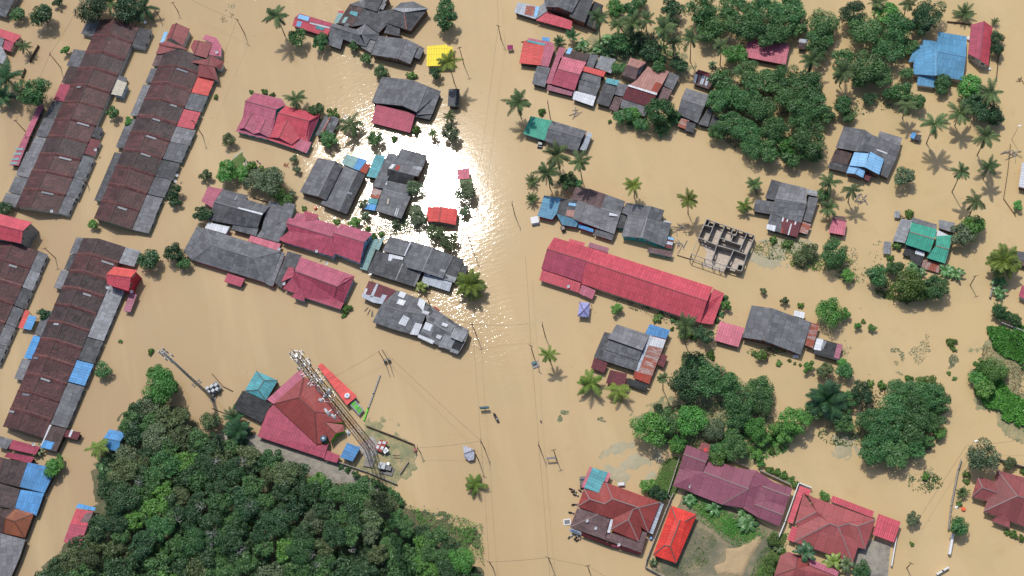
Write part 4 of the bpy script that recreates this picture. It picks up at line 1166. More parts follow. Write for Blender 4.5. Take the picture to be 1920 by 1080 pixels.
H('canopy', 'teal sheet porch with rose red edges, at the top left of the red tiled workshop', 'canopy', R6(1040, 860), 'wall_dark', '''
rose 395,90,2.9 430,100,2.9 335,330,2.6 298,320,2.6
teal 425,100,2.95 600,155,2.95 500,385,2.6 330,330,2.6
rose 600,155,2.9 630,165,2.9 595,265,2.8 560,255,2.8
''', 'the teal porch')
H('house', 'long mauve tiled house with three cross gables, in the lower right', 'house', R6(1220, 820), 'wall_cream', '''
mauvetile 405,85,4.4 670,185,4.4 625,280,5.4 370,190,5.4
mauvetile 370,190,5.4 625,280,5.4 575,435,4.2 325,340,4.2
mauvetile 650,235,3.4 975,345,3.3 1185,370,3.3 1100,580,5.2 595,390,5.2
mauvetile 595,390,5.2 1100,580,5.2 800,755,3.0 490,635,3.0 425,460,4.0 250,545,3.0 325,345,4.0
mauvetile 425,460,4.1 250,548,3.0 380,580,3.1
mauvetile 425,460,4.1 380,580,3.1 490,635,3.0
mauvetile 1100,580,5.2 1040,795,3.1 800,755,3.0
mauvetile 1185,370,5.0 1380,500,3.4 1255,550,4.0 1300,710,3.6 1170,755,3.8 1215,905,2.9 1040,800,3.1 1100,585,5.2
mauvetile 1255,550,4.4 1380,500,3.4 1595,575,3.2 1565,662,4.4
mauvetile 1255,550,4.4 1565,662,4.4 1520,785,3.1 1300,710,3.4
mauvetile 1170,755,4.3 1300,708,3.4 1520,785,3.2 1490,875,4.3
mauvetile 1170,755,4.3 1490,875,4.3 1445,1000,2.8 1215,905,3.0
''', 'the long mauve tiled house', cap='ridge_pale')
H('shed', 'small red tiled box roof at the top end of the long mauve tiled house', 'shed', R6(1220, 820), 'wall_red', '''
dustyred 575,55,3.6 685,85,3.6 655,175,3.4 540,130,3.4
^scarlet 605,118 632,122 628,160 598,155
''')
H('house', 'bright scarlet hip roof bungalow between the workshop and the yard', 'house', R6(1040, 860), 'wall_white', '''
scarlet 1310,528,3.0 1600,630,3.0 1465,710,4.4 1360,672,4.4
scarlet 1310,528,3.0 1360,672,4.4 1412,690,4.7 1300,985,4.7 1240,975,4.2 1105,1085,3.0
scarlet 1412,690,4.7 1465,710,4.4 1600,630,3.0 1368,1178,2.9 1300,985,4.7
scarlet 1105,1085,3.0 1240,975,4.2 1300,985,4.7 1368,1178,2.9
''', 'the scarlet bungalow', cap='salmon', thick=0.2)
H('house', 'large rose brown tiled hip roof house with red sheet strips, in the lower right', 'house', (1440, 880, 5.4), 'wall_white', '''
rosetile 410,265,3.3 1090,510,3.2 908,575,4.7 820,548,4.4 710,580,5.2 625,550,5.4 490,430,5.0
rosetile 358,240,3.3 490,430,5.0 275,545,3.2
rosetile 490,430,5.0 565,455,5.0 300,585,3.0 275,545,3.2
rosetile 565,455,5.0 625,550,5.4 265,735,3.0 300,585,3.2
rosetile 625,550,5.4 710,580,5.2 860,945,2.9 265,735,3.0
rosetile 710,580,5.2 820,548,4.4 910,790,3.2 860,945,2.9
rosetile 820,548,4.4 908,575,4.7 985,810,3.0 910,790,3.2
rosetile 908,575,4.7 1090,510,3.2 985,810,3.0
red 320,165,2.9 440,208,2.9 410,270,3.0 355,240,3.1 250,550,2.7 195,530,2.6
red 655,265,2.8 1075,425,2.8 1055,490,2.7 630,325,2.7
red 245,575,2.6 302,590,2.6 262,738,2.4 195,710,2.4
''', 'the large rose brown hip roof', cap='ridge_pale', win=False)
H('canopy', 'square red metal carport at the right end of the large rose brown hip roof', 'canopy', (1440, 880, 5.4), 'wall_dark', '''
~red 1118,448,3.0 1345,532,2.9 1275,742,2.6 1058,660,2.7
''', 'the square red carport')
H('house', 'dusty rose tiled house cut by the bottom edge, beside small palms', 'house', (1440, 880, 5.4), 'wall_white', '''
rosetile 125,870,3.2 205,835,3.3 300,865,3.3 285,1005,4.8 60,1080,3.2
rosetile 285,1005,4.8 420,975,3.6 700,1090,3.6 640,1300,3.0 60,1300,3.0 60,1080,3.2
pink 420,905,3.2 720,1030,3.0 700,1090,3.2 420,975,3.4
redtile 300,865,3.3 420,905,3.2 400,985,3.6 285,1005,4.8
''', 'the dusty rose house at the bottom edge', win=False)
H('house', 'crimson tiled hip roof house with a small porch gable, at the lower right edge', 'house', (1700, 800, 3.86), 'wall_cream', '''
dustyred 655,315,3.2 860,370,3.0 1000,420,3.0 1000,560,4.8 800,500,5.4
dustyred 655,315,3.2 800,500,5.4 555,612,3.0 625,430,3.2
dustyred 800,500,5.4 1000,560,4.8 1000,770,2.9 848,722,2.8 555,612,3.0
dustyred 515,360,3.0 625,395,3.2 662,480,3.8 548,442,4.4
dustyred 515,360,3.0 548,442,4.4 472,505,2.8
dustyred 548,442,4.4 662,480,3.8 575,540,2.8 472,505,2.8
dustyred 700,628,3.4 748,690,2.8 745,732,2.5 610,680,2.6 650,650,3.2
''', 'the crimson hip roof house at the right edge', cap='ridge_pale')
# ================================================================== GROUND, WATER
mb = MB(); mb.poly([(-900, -700, 0), (900, -700, 0), (900, 1100, 0), (-900, 1100, 0)]); wtr = mb.build('flood_water', 'muddy_water'); wtr['kind'] = 'structure'
def inpoly(x, y, pg):
    c = False; k = len(pg)
    for i in range(k):
        x1, y1 = pg[i]; x2, y2 = pg[(i+1) % k]
        if (y1 > y) != (y2 > y) and x < (x2-x1)*(y-y1)/(y2-y1)+x1: c = not c
    return c
def sdist(x, y, pg):
    best = 1e9; k = len(pg)
    for i in range(k):
        x1, y1 = pg[i]; x2, y2 = pg[(i+1) % k]; dx, dy = x2-x1, y2-y1
        t = max(0, min(1, ((x-x1)*dx+(y-y1)*dy)/(dx*dx+dy*dy+1e-9))); best = min(best, math.hypot(x-x1-t*dx, y-y1-t*dy))
    return best if inpoly(x, y, pg) else -best
def pxpoly(pts): return [tuple(P(x, y))[:2] for x, y in pts]
LANDS = []
def land(name, pts, mat, h, res=1.0, soft=4.0, nz=0.35, grow=2.0, kind='structure'):
    pg = pxpoly(pts); xs = [p[0] for p in pg]; ys = [p[1] for p in pg]; mb = MB()
    x0, y0 = min(xs)-grow, min(ys)-grow; nx, ny = int((max(xs)-x0+grow)/res)+1, int((max(ys)-y0+grow)/res)+1
    Z = {}
    for i in range(nx+1):
        for j in range(ny+1):
            x, y = x0+i*res, y0+j*res; d = sdist(x, y, pg)
            t = max(-0.5, min(1, d/soft)); z = h*t*abs(t)*0.8+h*0.2*t+nz*(noise.noise(Vector((x*0.18, y*0.18, h)))+0.5*noise.noise(Vector((x*0.6, y*0.6, 3))))
            Z[i, j] = (x, y, z if d > -grow*2 else -1)
    for i in range(nx):
        for j in range(ny):
            q = [Z[i, j], Z[i+1, j], Z[i+1, j+1], Z[i, j+1]]
            if max(p[2] for p in q) > -0.25: mb.poly(q)
    o = mb.build(name, mat, smooth=True); o['kind'] = kind; LANDS.append(pg); return o
FOREST = [(232, 768), (275, 752), (350, 765), (385, 812), (450, 828), (520, 838), (600, 888), (700, 905), (765, 948), (830, 968), (885, 992), (900, 1095), (60, 1110), (95, 1050), (135, 1000), (185, 935), (172, 890), (215, 820)]
land('ground', FOREST, 'forest_floor', 2.0, 1.4, 9.0)
land('ground', [(225, 950), (500, 960), (740, 1020), (800, 1090), (120, 1110)], 'forest_floor', 5.0, 2.0, 40.0)
land('ground', [(380, 815), (470, 815), (640, 868), (745, 925), (700, 935), (600, 905), (500, 868)], 'gravel', 0.5, 0.8, 2.5, 0.18)
land('ground', [(705, 795), (770, 830), (782, 850), (765, 880), (742, 925), (700, 900), (655, 880), (690, 830)], 'marsh', 0.22, 0.6, 2.5, 0.22)
land('yard', [(1283, 920), (1330, 925), (1400, 965), (1462, 1000), (1450, 1085), (1345, 1100), (1215, 1075), (1235, 1035), (1262, 965)], 'yard_mud', 0.55, 0.8, 2.0, 0.12)
land('yard', [(1275, 925), (1340, 945), (1410, 978), (1440, 1000), (1415, 1022), (1375, 1025), (1340, 1002), (1310, 975), (1290, 960)], 'yard_grass', 0.75, 0.7, 2.0, 0.14)
land('yard', [(1460, 1000), (1478, 1000), (1462, 1080), (1400, 1095), (1422, 1040)], 'yard_grass', 0.8, 0.8, 2.0, 0.12)
land('yard', [(1325, 1056), (1352, 1048), (1352, 1020), (1380, 1020), (1412, 1000), (1440, 985), (1436, 1020), (1415, 1050), (1398, 1090), (1340, 1085)], 'bare_mud', 0.95, 0.7, 2.0, 0.05)
land('yard', [(1222, 905), (1240, 870), (1262, 855), (1285, 860), (1262, 935), (1245, 935), (1215, 925)], 'yard_grass', 0.5, 0.6, 2.0, 0.2)
land('yard', [(1600, 1035), (1640, 1010), (1672, 1020), (1665, 1085), (1600, 1090)], 'gravel', 0.6, 0.7, 1.5, 0.08)
land('ground', [(1848, 612), (1930, 612), (1930, 815), (1905, 805), (1860, 775), (1825, 745), (1826, 690), (1845, 650)], 'marsh', 0.35, 0.9, 4.0, 0.35)
land('ground', [(1330, 690), (1290, 670), (1300, 740), (1195, 790), (1200, 815), (1290, 850), (1370, 865), (1450, 860), (1440, 760)], 'marsh', 0.3, 1.2, 4.0, 0.35)
land('ground', [(1105, 60), (1190, 78), (1290, 120), (1270, 135), (1150, 120), (1100, 90)], 'marsh', 0.12, 1.0, 3.0, 0.3)
land('ground', [(432, 300), (455, 283), (462, 300), (455, 312), (435, 325)], 'yard_grass', 0.3, 0.5, 1.5, 0.1)

ov = lambda cx, cy, a, b: [(cx+a*math.cos(t*.4488), cy+b*math.sin(t*.4488)) for t in range(14)]
for a in ((1185, 868, 56, 32), (1470, 475, 70, 22), (730, 850, 44, 28), (455, 306, 24, 16), (1590, 835, 30, 20)):
    land('mudbank', ov(*a), 'shallows', 0.06, 1.1, 6.0, 0.11, 1.0)
# ================================================================== LEAF SCATTER
def leafquad(mb, c, n, size, asp, r, bend=0.25):
    t = n.cross(Vector((r.uniform(-1, 1), r.uniform(-1, 1), r.uniform(-1, 1))))
    if t.length < 1e-3: return
    t.normalize(); b = n.cross(t); l = size; w = size*asp
    mb.poly([c-t*l-b*w*0.4, c-b*w-n*0.0, c+t*l-n*l*bend, c+b*w])
def crownmesh(seed, nleaf, size, blobs, zc=1.1, vz=0.8, spread=0.55, asp=0.6):
    r = random.Random(seed); mb = MB(); B = [(Vector((r.uniform(-.1, .1), r.uniform(-.1, .1), zc)), 0.52)]
    for k in range(blobs):
        a = r.uniform(0, 2*math.pi); d = (spread+.12)*math.sqrt(r.uniform(0.2, 1)); rr = r.uniform(0.15, 0.40)
        B.append((Vector((d*math.cos(a), d*math.sin(a), zc+r.uniform(-0.35, 0.5)*vz*(1.1-d))), rr))
    wts = [b[1]**2 for b in B]
    for i in range(nleaf):
        c, rr = r.choices(B, wts)[0]
        v = Vector((r.gauss(0, 1), r.gauss(0, 1), r.gauss(0.35, 1))).normalized()
        p = c+Vector((v.x*rr, v.y*rr, v.z*rr*vz))*r.uniform(0.72, 1.08)
        n = (v+Vector((r.uniform(-1, 1), r.uniform(-1, 1), r.uniform(-0.6, 1)))*0.75).normalized()
        leafquad(mb, p, n, size*r.uniform(0.6, 1.25), asp, r)
    return mb
CLS = {'big': (4600, 0.050, 26), 'mid': (2200, 0.074, 16), 'small': (760, 0.12, 9), 'shrub': (330, 0.19, 6)}
MESH = {}
def crowndata(cls, var):
    if (cls, var) not in MESH:
        nl, sz, bl = CLS[cls]; zc, vz = (0.45, 0.6) if cls == 'shrub' else (1.05, 0.8)
        mb = crownmesh(100*var+len(cls), nl, sz, bl, zc, vz); o = mb.build('tmp', 'leaf'); MESH[cls, var] = o.data; bpy.data.objects.remove(o)
    return MESH[cls, var]
def trunkdata(var, low=False):
    k = ('trunk', var, low)
    if k not in MESH:
        r = random.Random(var+40); mb = MB(); top = 0.35 if low else 0.8
        mb.tube([(0, 0, -0.35), (0.03, 0, top*0.4), (0.05*r.uniform(-1, 1), 0.04, top), (0, 0, top+0.35)], [0.075, 0.06, 0.045, 0.02], 6)
        for q in range(4):
            a = q*1.6+r.uniform(0, 1); mb.tube([(0.02, 0, top*0.6), (0.25*math.cos(a), 0.25*math.sin(a), top+0.1), (0.5*math.cos(a), 0.5*math.sin(a), top+0.35)], [0.035, 0.025, 0.01], 5)
        o = mb.build('tmp', 'bark', smooth=True); MESH[k] = o.data; bpy.data.objects.remove(o)
    return MESH[k]
def setmat(o, mat):
    o.material_slots[0].link = 'OBJECT'; o.material_slots[0].material = MATS[mat]
PROTO = {}
def link(name, data, parent):
    o = bpy.data.objects.new(name, data); COL.objects.link(o); o.parent = parent; return o
ALL_PLANTS = []                          # (object, kind phrase, picture x, y, size px, tone phrase)
TONE = {'leaf': 'mid green', 'leafdark': 'dark green', 'leafbright': 'bright green', 'leafolive': 'olive brown', 'leafgrey': 'grey green', 'leafbush': 'yellow green', 'palmleaf': 'green', 'palmyellow': 'yellowish', 'palmdark': 'dark green', 'banana': 'glossy green'}
def tree(x, y, d, mat='leaf', group=None, zoff=0.0, label=None):
    m = mpp(x, y); r = d*m/2
    cls = 'shrub' if (d < 16 or mat == 'leafbush' and d < 24) else 'small' if d < 26 else 'mid' if d < 48 else 'big'
    var = rnd.randrange({'big': 3, 'mid': 4, 'small': 3, 'shrub': 3}[cls])
    key = (cls, var)
    if key not in PROTO:
        root = empty('broadleaf_tree' if cls != 'shrub' else 'shrub', (0, 0, 0))
        link('crown', crowndata(cls, var), root); link('trunk', trunkdata(var, cls == 'shrub'), root); PROTO[key] = root
    else: root = copy_tree(PROTO[key])
    zc = 0.45 if cls == 'shrub' else 1.05
    r *= 1.10; hs = rnd.uniform(0.8, 1.0) if cls != 'shrub' else rnd.uniform(0.7, 1.1)
    root.location = P(x, y, zc*r*hs+zoff)*1.0; root.location.z = zoff
    root.scale = (r*rnd.uniform(0.88, 1.12), r*rnd.uniform(0.88, 1.12), r*hs); root.rotation_euler = (0, 0, rnd.uniform(0, 6.28))
    for ch in root.children:
        if ch.name.startswith('crown'): setmat(ch, mat)
    if group: tag(root, label, 'tree', group)
    else: ALL_PLANTS.append((root, 'tree' if cls != 'shrub' else 'shrub', x, y, d, TONE[mat]))
    return root
# ---- palms
def frond(mb, az, e0, L, r, w=0.95, pairs=15, droop=1.25, lw=0.13):
    pts = []; p = Vector((0, 0, 0)); e = e0; seg = 7
    for i in range(seg+1):
        pts.append(p.copy()); d = Vector((math.cos(az)*math.cos(e), math.sin(az)*math.cos(e), math.sin(e))); p = p+d*L/seg; e -= droop/seg*(0.5+i/seg)
    mb.tube(pts, [0.05*(1-i/(seg+1.2)) for i in range(seg+1)], 4, False)
    side = Vector((-math.sin(az), math.cos(az), 0))
    for k in range(pairs):
        t = 0.12+0.88*k/(pairs-1); f = t*seg; i = min(seg-1, int(f)); c = pts[i].lerp(pts[i+1], f-i); fw = (pts[i+1]-pts[i]).normalized()
        ll = w*(math.sin(math.pi*(0.16+0.78*t))**0.7)*r.uniform(0.85, 1.1)
        for sg in (-1, 1):
            dr = (side*sg*0.85+fw*0.75+Vector((0, 0, -0.35-0.3*r.random()))).normalized(); q = c+dr*ll; nrm = fw*lw
            mb.poly([c-nrm, c+nrm, q+nrm*0.3, q-nrm*0.3])
def palmdata(kind, var):
    k = (kind, var)
    if k in MESH: return MESH[k]
    r = random.Random(var*13+len(kind)); mb = MB()
    if kind == 'coconut':
        n = r.choice([13, 15, 17, 19])
        for i in range(n): frond(mb, i*2.399+r.uniform(-.3, .3), r.choice([1.1, .75, .5, .25, .0, -.35]), r.uniform(2.7, 4.2), r, droop=r.uniform(1.0, 1.5))
        for i in range(6): a = i*1.05; mb.box((0.3*math.cos(a), 0.3*math.sin(a), -0.25), .25, .25, .3)
    elif kind == 'oilpalm':
        n = 30
        for i in range(n): frond(mb, i*2.399, r.uniform(-.1, 1.25), r.uniform(3.4, 4.3), r, w=1.15, pairs=17, droop=1.5, lw=.16)
    elif kind == 'young':
        n = 13
        for i in range(n): frond(mb, i*2.399, r.uniform(.35, 1.2), r.uniform(2.8, 4.0), r, w=.8, pairs=14, droop=.9)
    else:                                    # banana: broad arching blades
        n = 9
        for i in range(n):
            az = i*2.399+r.uniform(-.3, .3); e = r.uniform(.5, 1.15); L = r.uniform(3.0, 4.0); p = Vector((0, 0, 0)); side = Vector((-math.sin(az), math.cos(az), 0)); seg = 6; prev = None
            for s_ in range(seg+1):
                t = s_/seg; w = 0.55*math.sin(math.pi*min(1, .10+.86*t))**.6 if s_ < seg else 0.08; cur = (p-side*w-Vector((0, 0, .12*w)), p.copy(), p+side*w-Vector((0, 0, .12*w)))
                if prev: mb.poly([prev[0], prev[1], cur[1], cur[0]]); mb.poly([prev[1], prev[2], cur[2], cur[1]])
                prev = cur; p = p+Vector((math.cos(az)*math.cos(e), math.sin(az)*math.cos(e), math.sin(e)))*L/seg; e -= .32
    o = mb.build('tmp', 'palmleaf'); MESH[k] = o.data; bpy.data.objects.remove(o); return MESH[k]
def deaddata(var):
    k = ('dead', var)
    if k not in MESH:
        r = random.Random(var+5); mb = MB()
        for i in range(2+var % 3): frond(mb, r.uniform(0, 6.28), r.uniform(-.7, -.2), r.uniform(2.6, 3.4), r, w=.6, pairs=10, droop=.9)
        o = mb.build('tmp', 'straw'); MESH[k] = o.data; bpy.data.objects.remove(o)
    return MESH[k]
def palmtrunk():
    if 'pt' not in MESH:
        mb = MB(); mb.tube([(0.0, 0, -0.25), (0.0, 0, 0), (0.12, 0.05, .35), (0.10, .04, .7), (0, 0, 1)], [.24, .2, .16, .14, .16], 8); o = mb.build('tmp', 'bark', smooth=True); MESH['pt'] = o.data; bpy.data.objects.remove(o)
    return MESH['pt']
KN = {'coconut': 'coconut_palm', 'oilpalm': 'oil_palm', 'young': 'young_palm', 'banana': 'banana_plant'}
def palm(x, y, d, kind='coconut', base=None, h=None, mat='palmleaf', zoff=0.0):
    if base is not None: h = height(base, (x, y)); loc = P(*base)
    else:
        h = h if h is not None else {'coconut': 6.5, 'oilpalm': 3.0, 'young': 1.0, 'banana': 1.2}[kind]; loc = P(x, y, h+zoff); loc.z = 0
    var = rnd.randrange(5); key = (kind, var)
    if key not in PROTO:
        root = empty(KN[kind], (0, 0, 0)); link('crown', palmdata(kind, var), root); link('trunk', palmtrunk(), root)
        if kind == 'coconut': link('dead_fronds', deaddata(var), root); PROTO[key] = root
    else: root = copy_tree(PROTO[key])
    loc.z = zoff; root.location = loc; rad = {'coconut': 3.4, 'oilpalm': 3.6, 'young': 3.0, 'banana': 2.7}[kind]; s = d*mpp(x, y)/2/rad
    root.rotation_euler = (0, 0, rnd.uniform(0, 6.28))
    for ch in root.children:
        if ch.name.startswith('crown'): ch.scale = (s, s, s); ch.location = (0, 0, h); setmat(ch, mat)
        elif ch.name.startswith('dead'): ch.scale = (s, s, s); ch.location = (0, 0, h-.1)
        else: ch.scale = (1, 1, h) if h > 2 else (0.9, 0.9, max(h, .4))
    ALL_PLANTS.append((root, {'coconut': 'coconut palm', 'oilpalm': 'bushy oil palm', 'young': 'young palm', 'banana': 'banana plant'}[kind], x, y, d, TONE[mat]))
    return root
def C(x, y, d, **k): return palm(x, y, d, 'coconut', **k)
C(519, 30, 46, base=(534, 66)); C(268, 14, 50, mat='palmdark', h=5); C(207, 5, 40, h=7); C(12, 146, 62, mat='palmdark', h=8); C(6, 180, 44, mat='palmdark', h=4)
C(50, 83, 26, base=(55, 99)); C(185, 838, 46, h=6, mat='palmyellow'); C(554, 185, 38, h=5); C(657, 235, 48, h=5); C(839, 117, 46, base=(852, 156), mat='palmyellow')
C(843, 218, 24, h=3); C(812, 250, 20, h=3); C(979, 192, 52, base=(977, 220)); C(1125, 33, 38, base=(1125, 73)); C(1187, 43, 46, base=(1188, 74)); C(1212, 38, 34, h=7)
C(1158, 46, 30, h=7); C(1243, 53, 48, base=(1245, 92)); C(1261, 80, 30, base=(1262, 104)); C(1297, 72, 40, base=(1294, 115)); C(1352, 86, 36, base=(1350, 122))
C(1522, 113, 42, h=8); C(1580, 136, 48, h=9); C(1645, 5, 36, h=8); C(1702, 6, 34, h=8); C(1702, 197, 38, base=(1692, 222)); C(1857, 174, 48, h=9)
C(1751, 232, 50, base=(1737, 269)); C(1800, 212, 50, h=8.5); C(1847, 255, 50, base=(1832, 291)); C(1802, 322, 36, base=(1785, 360)); C(1857, 314, 38, base=(1843, 336)); C(1833, 379, 44, base=(1818, 403))
C(1555, 342, 42, h=6); C(1600, 356, 36, base=(1590, 379)); C(1554, 391, 36, h=5); C(1415, 346, 36, h=3.5); C(1396, 386, 32, h=3, mat='palmyellow'); C(1292, 374, 40, base=(1290, 400), mat='palmyellow')
C(1190, 348, 40, base=(1189, 370), mat='palmyellow'); C(1042, 291, 50, base=(1049, 318)); C(1089, 302, 42, base=(1092, 340)); C(1022, 325, 46, base=(1031, 352)); palm(998, 340, 26, 'young'); palm(998, 374, 26, 'young')
C(1032, 664, 36, base=(1033, 682), mat='palmyellow'); C(1106, 719, 56, h=3.5, mat='palmyellow'); C(1160, 732, 48, h=3.5, mat='palmyellow'); C(1242, 709, 26, base=(1243, 731)); C(1292, 612, 46, base=(1285, 646))
C(891, 909, 46, h=1.5, mat='palmyellow'); palm(882, 534, 54, 'oilpalm', h=4.5, mat='palmyellow'); palm(790, 539, 24, 'banana', mat='palmyellow', h=2)
palm(1550, 752, 74, 'oilpalm', mat='palmdark', h=5); palm(1882, 490, 60, 'oilpalm', mat='palmyellow', h=6); palm(1873, 586, 34, 'young', mat='palmleaf'); palm(445, 810, 52, 'oilpalm', mat='palmdark'); palm(440, 784, 40, 'young', mat='palmdark')
palm(1509, 1036, 42, 'banana', mat='palmdark', h=4); palm(1563, 1053, 36, 'banana', mat='palmyellow', h=3); palm(1588, 1058, 32, 'banana', h=3)
palm(1073, 70, 28, 'young', mat='palmdark', h=2.5); palm(1048, 80, 26, 'young', mat='palmdark'); palm(1807, 27, 38, 'young', mat='palmleaf'); palm(1865, 42, 16, 'young'); palm(1804, 924, 26, 'young'); palm(1395, 780, 20, 'young')
for (x, y, d) in ((1293, 937, 28), (1339, 953, 32), (1402, 982, 42), (1394, 965, 26), (1125, 92, 26), (1092, 86, 26), (1108, 96, 22), (1142, 100, 28), (1180, 92, 28), (1140, 75, 24), (1170, 76, 24), (1710, 502, 24), (1724, 510, 24), (1773, 507, 28), (1793, 513, 28), (1336, 122, 16), (1873, 530, 30), (1874, 548, 28), (1225, 1054, 16), (1459, 1028, 20), (72, 845, 22), (1183, 232, 20), (1240, 246, 26), (1265, 223, 30), (195, 870, 34), (205, 885, 26)):
    palm(x, y, d, 'banana', mat='banana' if d > 22 else 'palmleaf')
# ---- broadleaf trees and shrubs
def T(s, mat):
    for t in s.split():
        a = [float(v) for v in t.split(',')]; tree(a[0], a[1], a[2], mat)
T('77,27,44 108,4,20 172,12,54 240,14,50 10,392,26 327,360,28 327,376,24 279,485,40 325,476,36 380,400,36 81,589,24 817,137,26 1260,14,40 1257,42,36 1202,75,38 1222,95,46 1273,120,36 1600,27,48 1740,26,60 1725,45,46 1869,72,28 1869,92,28 1852,207,52 1830,198,44 1320,626,38 1235,927,34 1615,737,50 1290,722,74 1235,766,22 1633,185,26 1865,222,34 205,862,30 200,893,34', 'leafdark')
T('62,174,56 32,26,28 210,211,24 194,692,30 345,492,28 592,205,28 615,262,34 560,70,36 600,78,32 665,88,22 687,109,24 714,135,26 835,38,44 837,12,28 704,260,30 1182,17,38 1200,2,26 1160,82,38 1160,127,30 1235,120,32 1167,217,38 1202,232,32 1235,210,56 1242,238,32 1262,218,26 1565,475,56 1303,688,56 1333,712,66 1364,722,52 1384,754,58 1423,729,50 1425,754,50 1252,793,52 1382,783,50 1371,820,40 1380,842,48 1350,842,40 1527,772,42 1580,782,46 1590,750,38 1585,798,34 1800,987,42 1614,1069,36 1545,364,28 1062,338,36 1078,344,24 1648,518,44 1755,537,50 1683,503,30 1670,502,24 1700,137,28 1767,152,32 1767,165,26 1582,695,32 1873,585,30 1890,592,26 1904,600,26', 'leaf')
T('1315,20,58 1347,44,56 1325,58,46 1375,14,58 1402,48,58 1430,20,60 1462,55,56 1480,18,60 1497,50,40 1440,70,44 1547,42,52 1540,70,48 1532,95,44 1355,150,46 1346,186,52 1372,178,46 1402,140,52 1400,186,56 1440,152,52 1430,202,58 1470,142,52 1480,182,58 1510,160,58 1522,200,56 1542,215,42 1371,230,54 1400,245,50 1450,240,54 1500,226,50 1515,262,60 1520,288,46 1440,285,46 1410,276,52 1485,296,38 1345,250,36 1582,196,38 1590,216,28 1625,55,58 1680,50,56 1665,90,56 1705,88,34 1630,125,68 1580,112,38 1648,140,50 1612,148,40 1690,175,46 1670,178,32 1720,190,34', 'leaf')
T('121,95,18 241,226,18 175,420,20 422,322,42 450,325,34 300,722,64 292,700,34 320,724,34 665,417,22 1152,15,34 1185,214,30 1377,100,46 1475,272,40 1664,26,52 1817,160,46 1827,420,44 1590,515,28 1910,387,20 1553,586,52 1583,588,24 1607,612,18 1637,615,18 1360,573,24 1155,581,24 1517,688,24 1221,803,66 1296,791,58 1415,803,48 1274,830,38 1472,809,46 1431,823,34 1490,790,62 1457,803,32 1761,810,26 1267,837,34 1215,910,34 1545,930,22 1868,693,50 1848,728,44 1836,709,36 1841,686,32 1582,684,26 1427,868,18 1420,853,26 98,877,34 110,862,20 107,875,26', 'leafbright')
T('430,263,26 385,330,24 395,788,40 240,30,30 1520,470,34 1500,482,32 1545,694,34 1430,545,16 1471,565,18 1894,869,30 818,437,34 845,452,34 1556,217,20 1180,60,22', 'leafolive')
T('507,338,54 480,335,40 777,350,30 870,360,40 872,395,24 845,250,36 785,412,28 778,395,26 742,420,16 1805,438,46 1692,332,42 1713,973,32 1339,803,50 1841,856,66 684,405,20 680,382,20 550,298,16 555,318,18 545,365,20', 'leafgrey')
T('1685,734,52 1715,738,58 1744,744,56 1761,757,50 1671,766,60 1715,768,62 1632,787,52 1662,804,62 1709,804,64 1744,787,48 1638,845,56 1679,846,60 1715,845,46 1738,828,30', 'leaf')
T('522,360,34 535,375,28 495,322,24 470,312,22 1451,450,16 1476,456,20 1700,562,22 1703,530,58 1725,545,40 1655,722,20 1632,720,18 1740,715,30 1726,719,26 1705,708,16 1443,880,18 1455,886,18 1468,893,20 1482,900,20 1492,908,20 1362,863,22 1350,852,44 1452,1010,26 1445,1050,28 1440,1072,26 1466,1035,18 1811,890,18 1811,903,14 1798,944,14 1735,892,18 1902,1003,20 1915,1008,16 1890,998,16 1427,667,24 1460,680,14 1416,663,14 1480,676,8 1490,681,7 1500,684,7 1332,662,18 1336,670,12 283,660,14 225,640,10 1143,228,9 1016,208,16 651,577,22 645,592,12 630,416,13 570,391,11 700,443,16 715,440,12 690,430,14 780,245,20 740,261,14 772,141,20 625,212,24 495,172,16 510,178,14 1502,572,14 1618,602,11 1232,596,22 1285,625,26 1300,634,16 1260,616,9 1683,458,22 1670,483,18 1706,402,20 1785,640,20 1788,655,12 1790,710,10 1709,1020,10 1447,845,16 1410,845,14 1919,883,16 1780,700,10 1415,592,12 405,182,11 470,172,9', 'leafbush')
T('652,882,14 668,889,16 684,896,16 700,904,18 716,912,18 731,920,18 742,930,20 725,935,22 752,940,18 640,876,12 1172,553,10 1195,560,12 1215,572,14 1240,590,14 1262,600,12 1275,606,16 1300,622,18 1345,600,14 1352,588,14 1360,560,14 1355,610,14', 'leaf')
# ---- the wood in the lower left corner
WG = 'trees of the dense wood in the lower left corner'
fr = random.Random(11); placed = []
pts = []
for _ in range(9000):
    x, y = fr.uniform(80, 930), fr.uniform(750, 1110)
    if not inpoly(x, y, [(238, 778), (272, 760), (345, 772), (378, 822), (440, 842), (500, 855), (590, 897), (690, 925), (755, 965), (800, 1000), (858, 1020), (885, 1050), (890, 1110), (60, 1110), (115, 1055), (175, 1000), (205, 950), (205, 905), (228, 850)]): continue
    d = fr.choice([34, 40, 44, 50, 54]) if x < 760 or y > 1000 else fr.choice([24, 30, 34])
    if all((x-a)**2+(y-b)**2 > (0.245*(d+e))**2*1.0*1.35 for a, b, e in placed): placed.append((x, y, d))
rest = []
BUD = 300-sum(1 for p in ALL_PLANTS if p[1] == 'tree')
order = sorted(placed, key=lambda p: -p[2]-(6 if p[1] < 1060 else -20))
for x, y, d in placed:
    v = noise.noise(Vector((x*.012, y*.012, 0)))+fr.uniform(-.35, .35)
    mat = 'leafbright' if v > .36 else 'leaf' if v > -.02 else 'leafdark' if v > -.42 else 'leafolive'
    if fr.random() < .045: mat = 'leafgrey'
    zo = 0.8+min(1.0, max(0, (y-820)/160))*fr.uniform(0.5, 5.0)
    if (x, y, d) not in order[:BUD]: rest.append((x, y, d, mat, zo)); continue
    t = tree(x, y, d*1.05, mat, None, zo)
    ALL_PLANTS.pop(); tag(t, TONE[mat]+' broadleaf tree in the dense wood in the lower left corner', 'tree', WG+' ('+TONE[mat]+')')
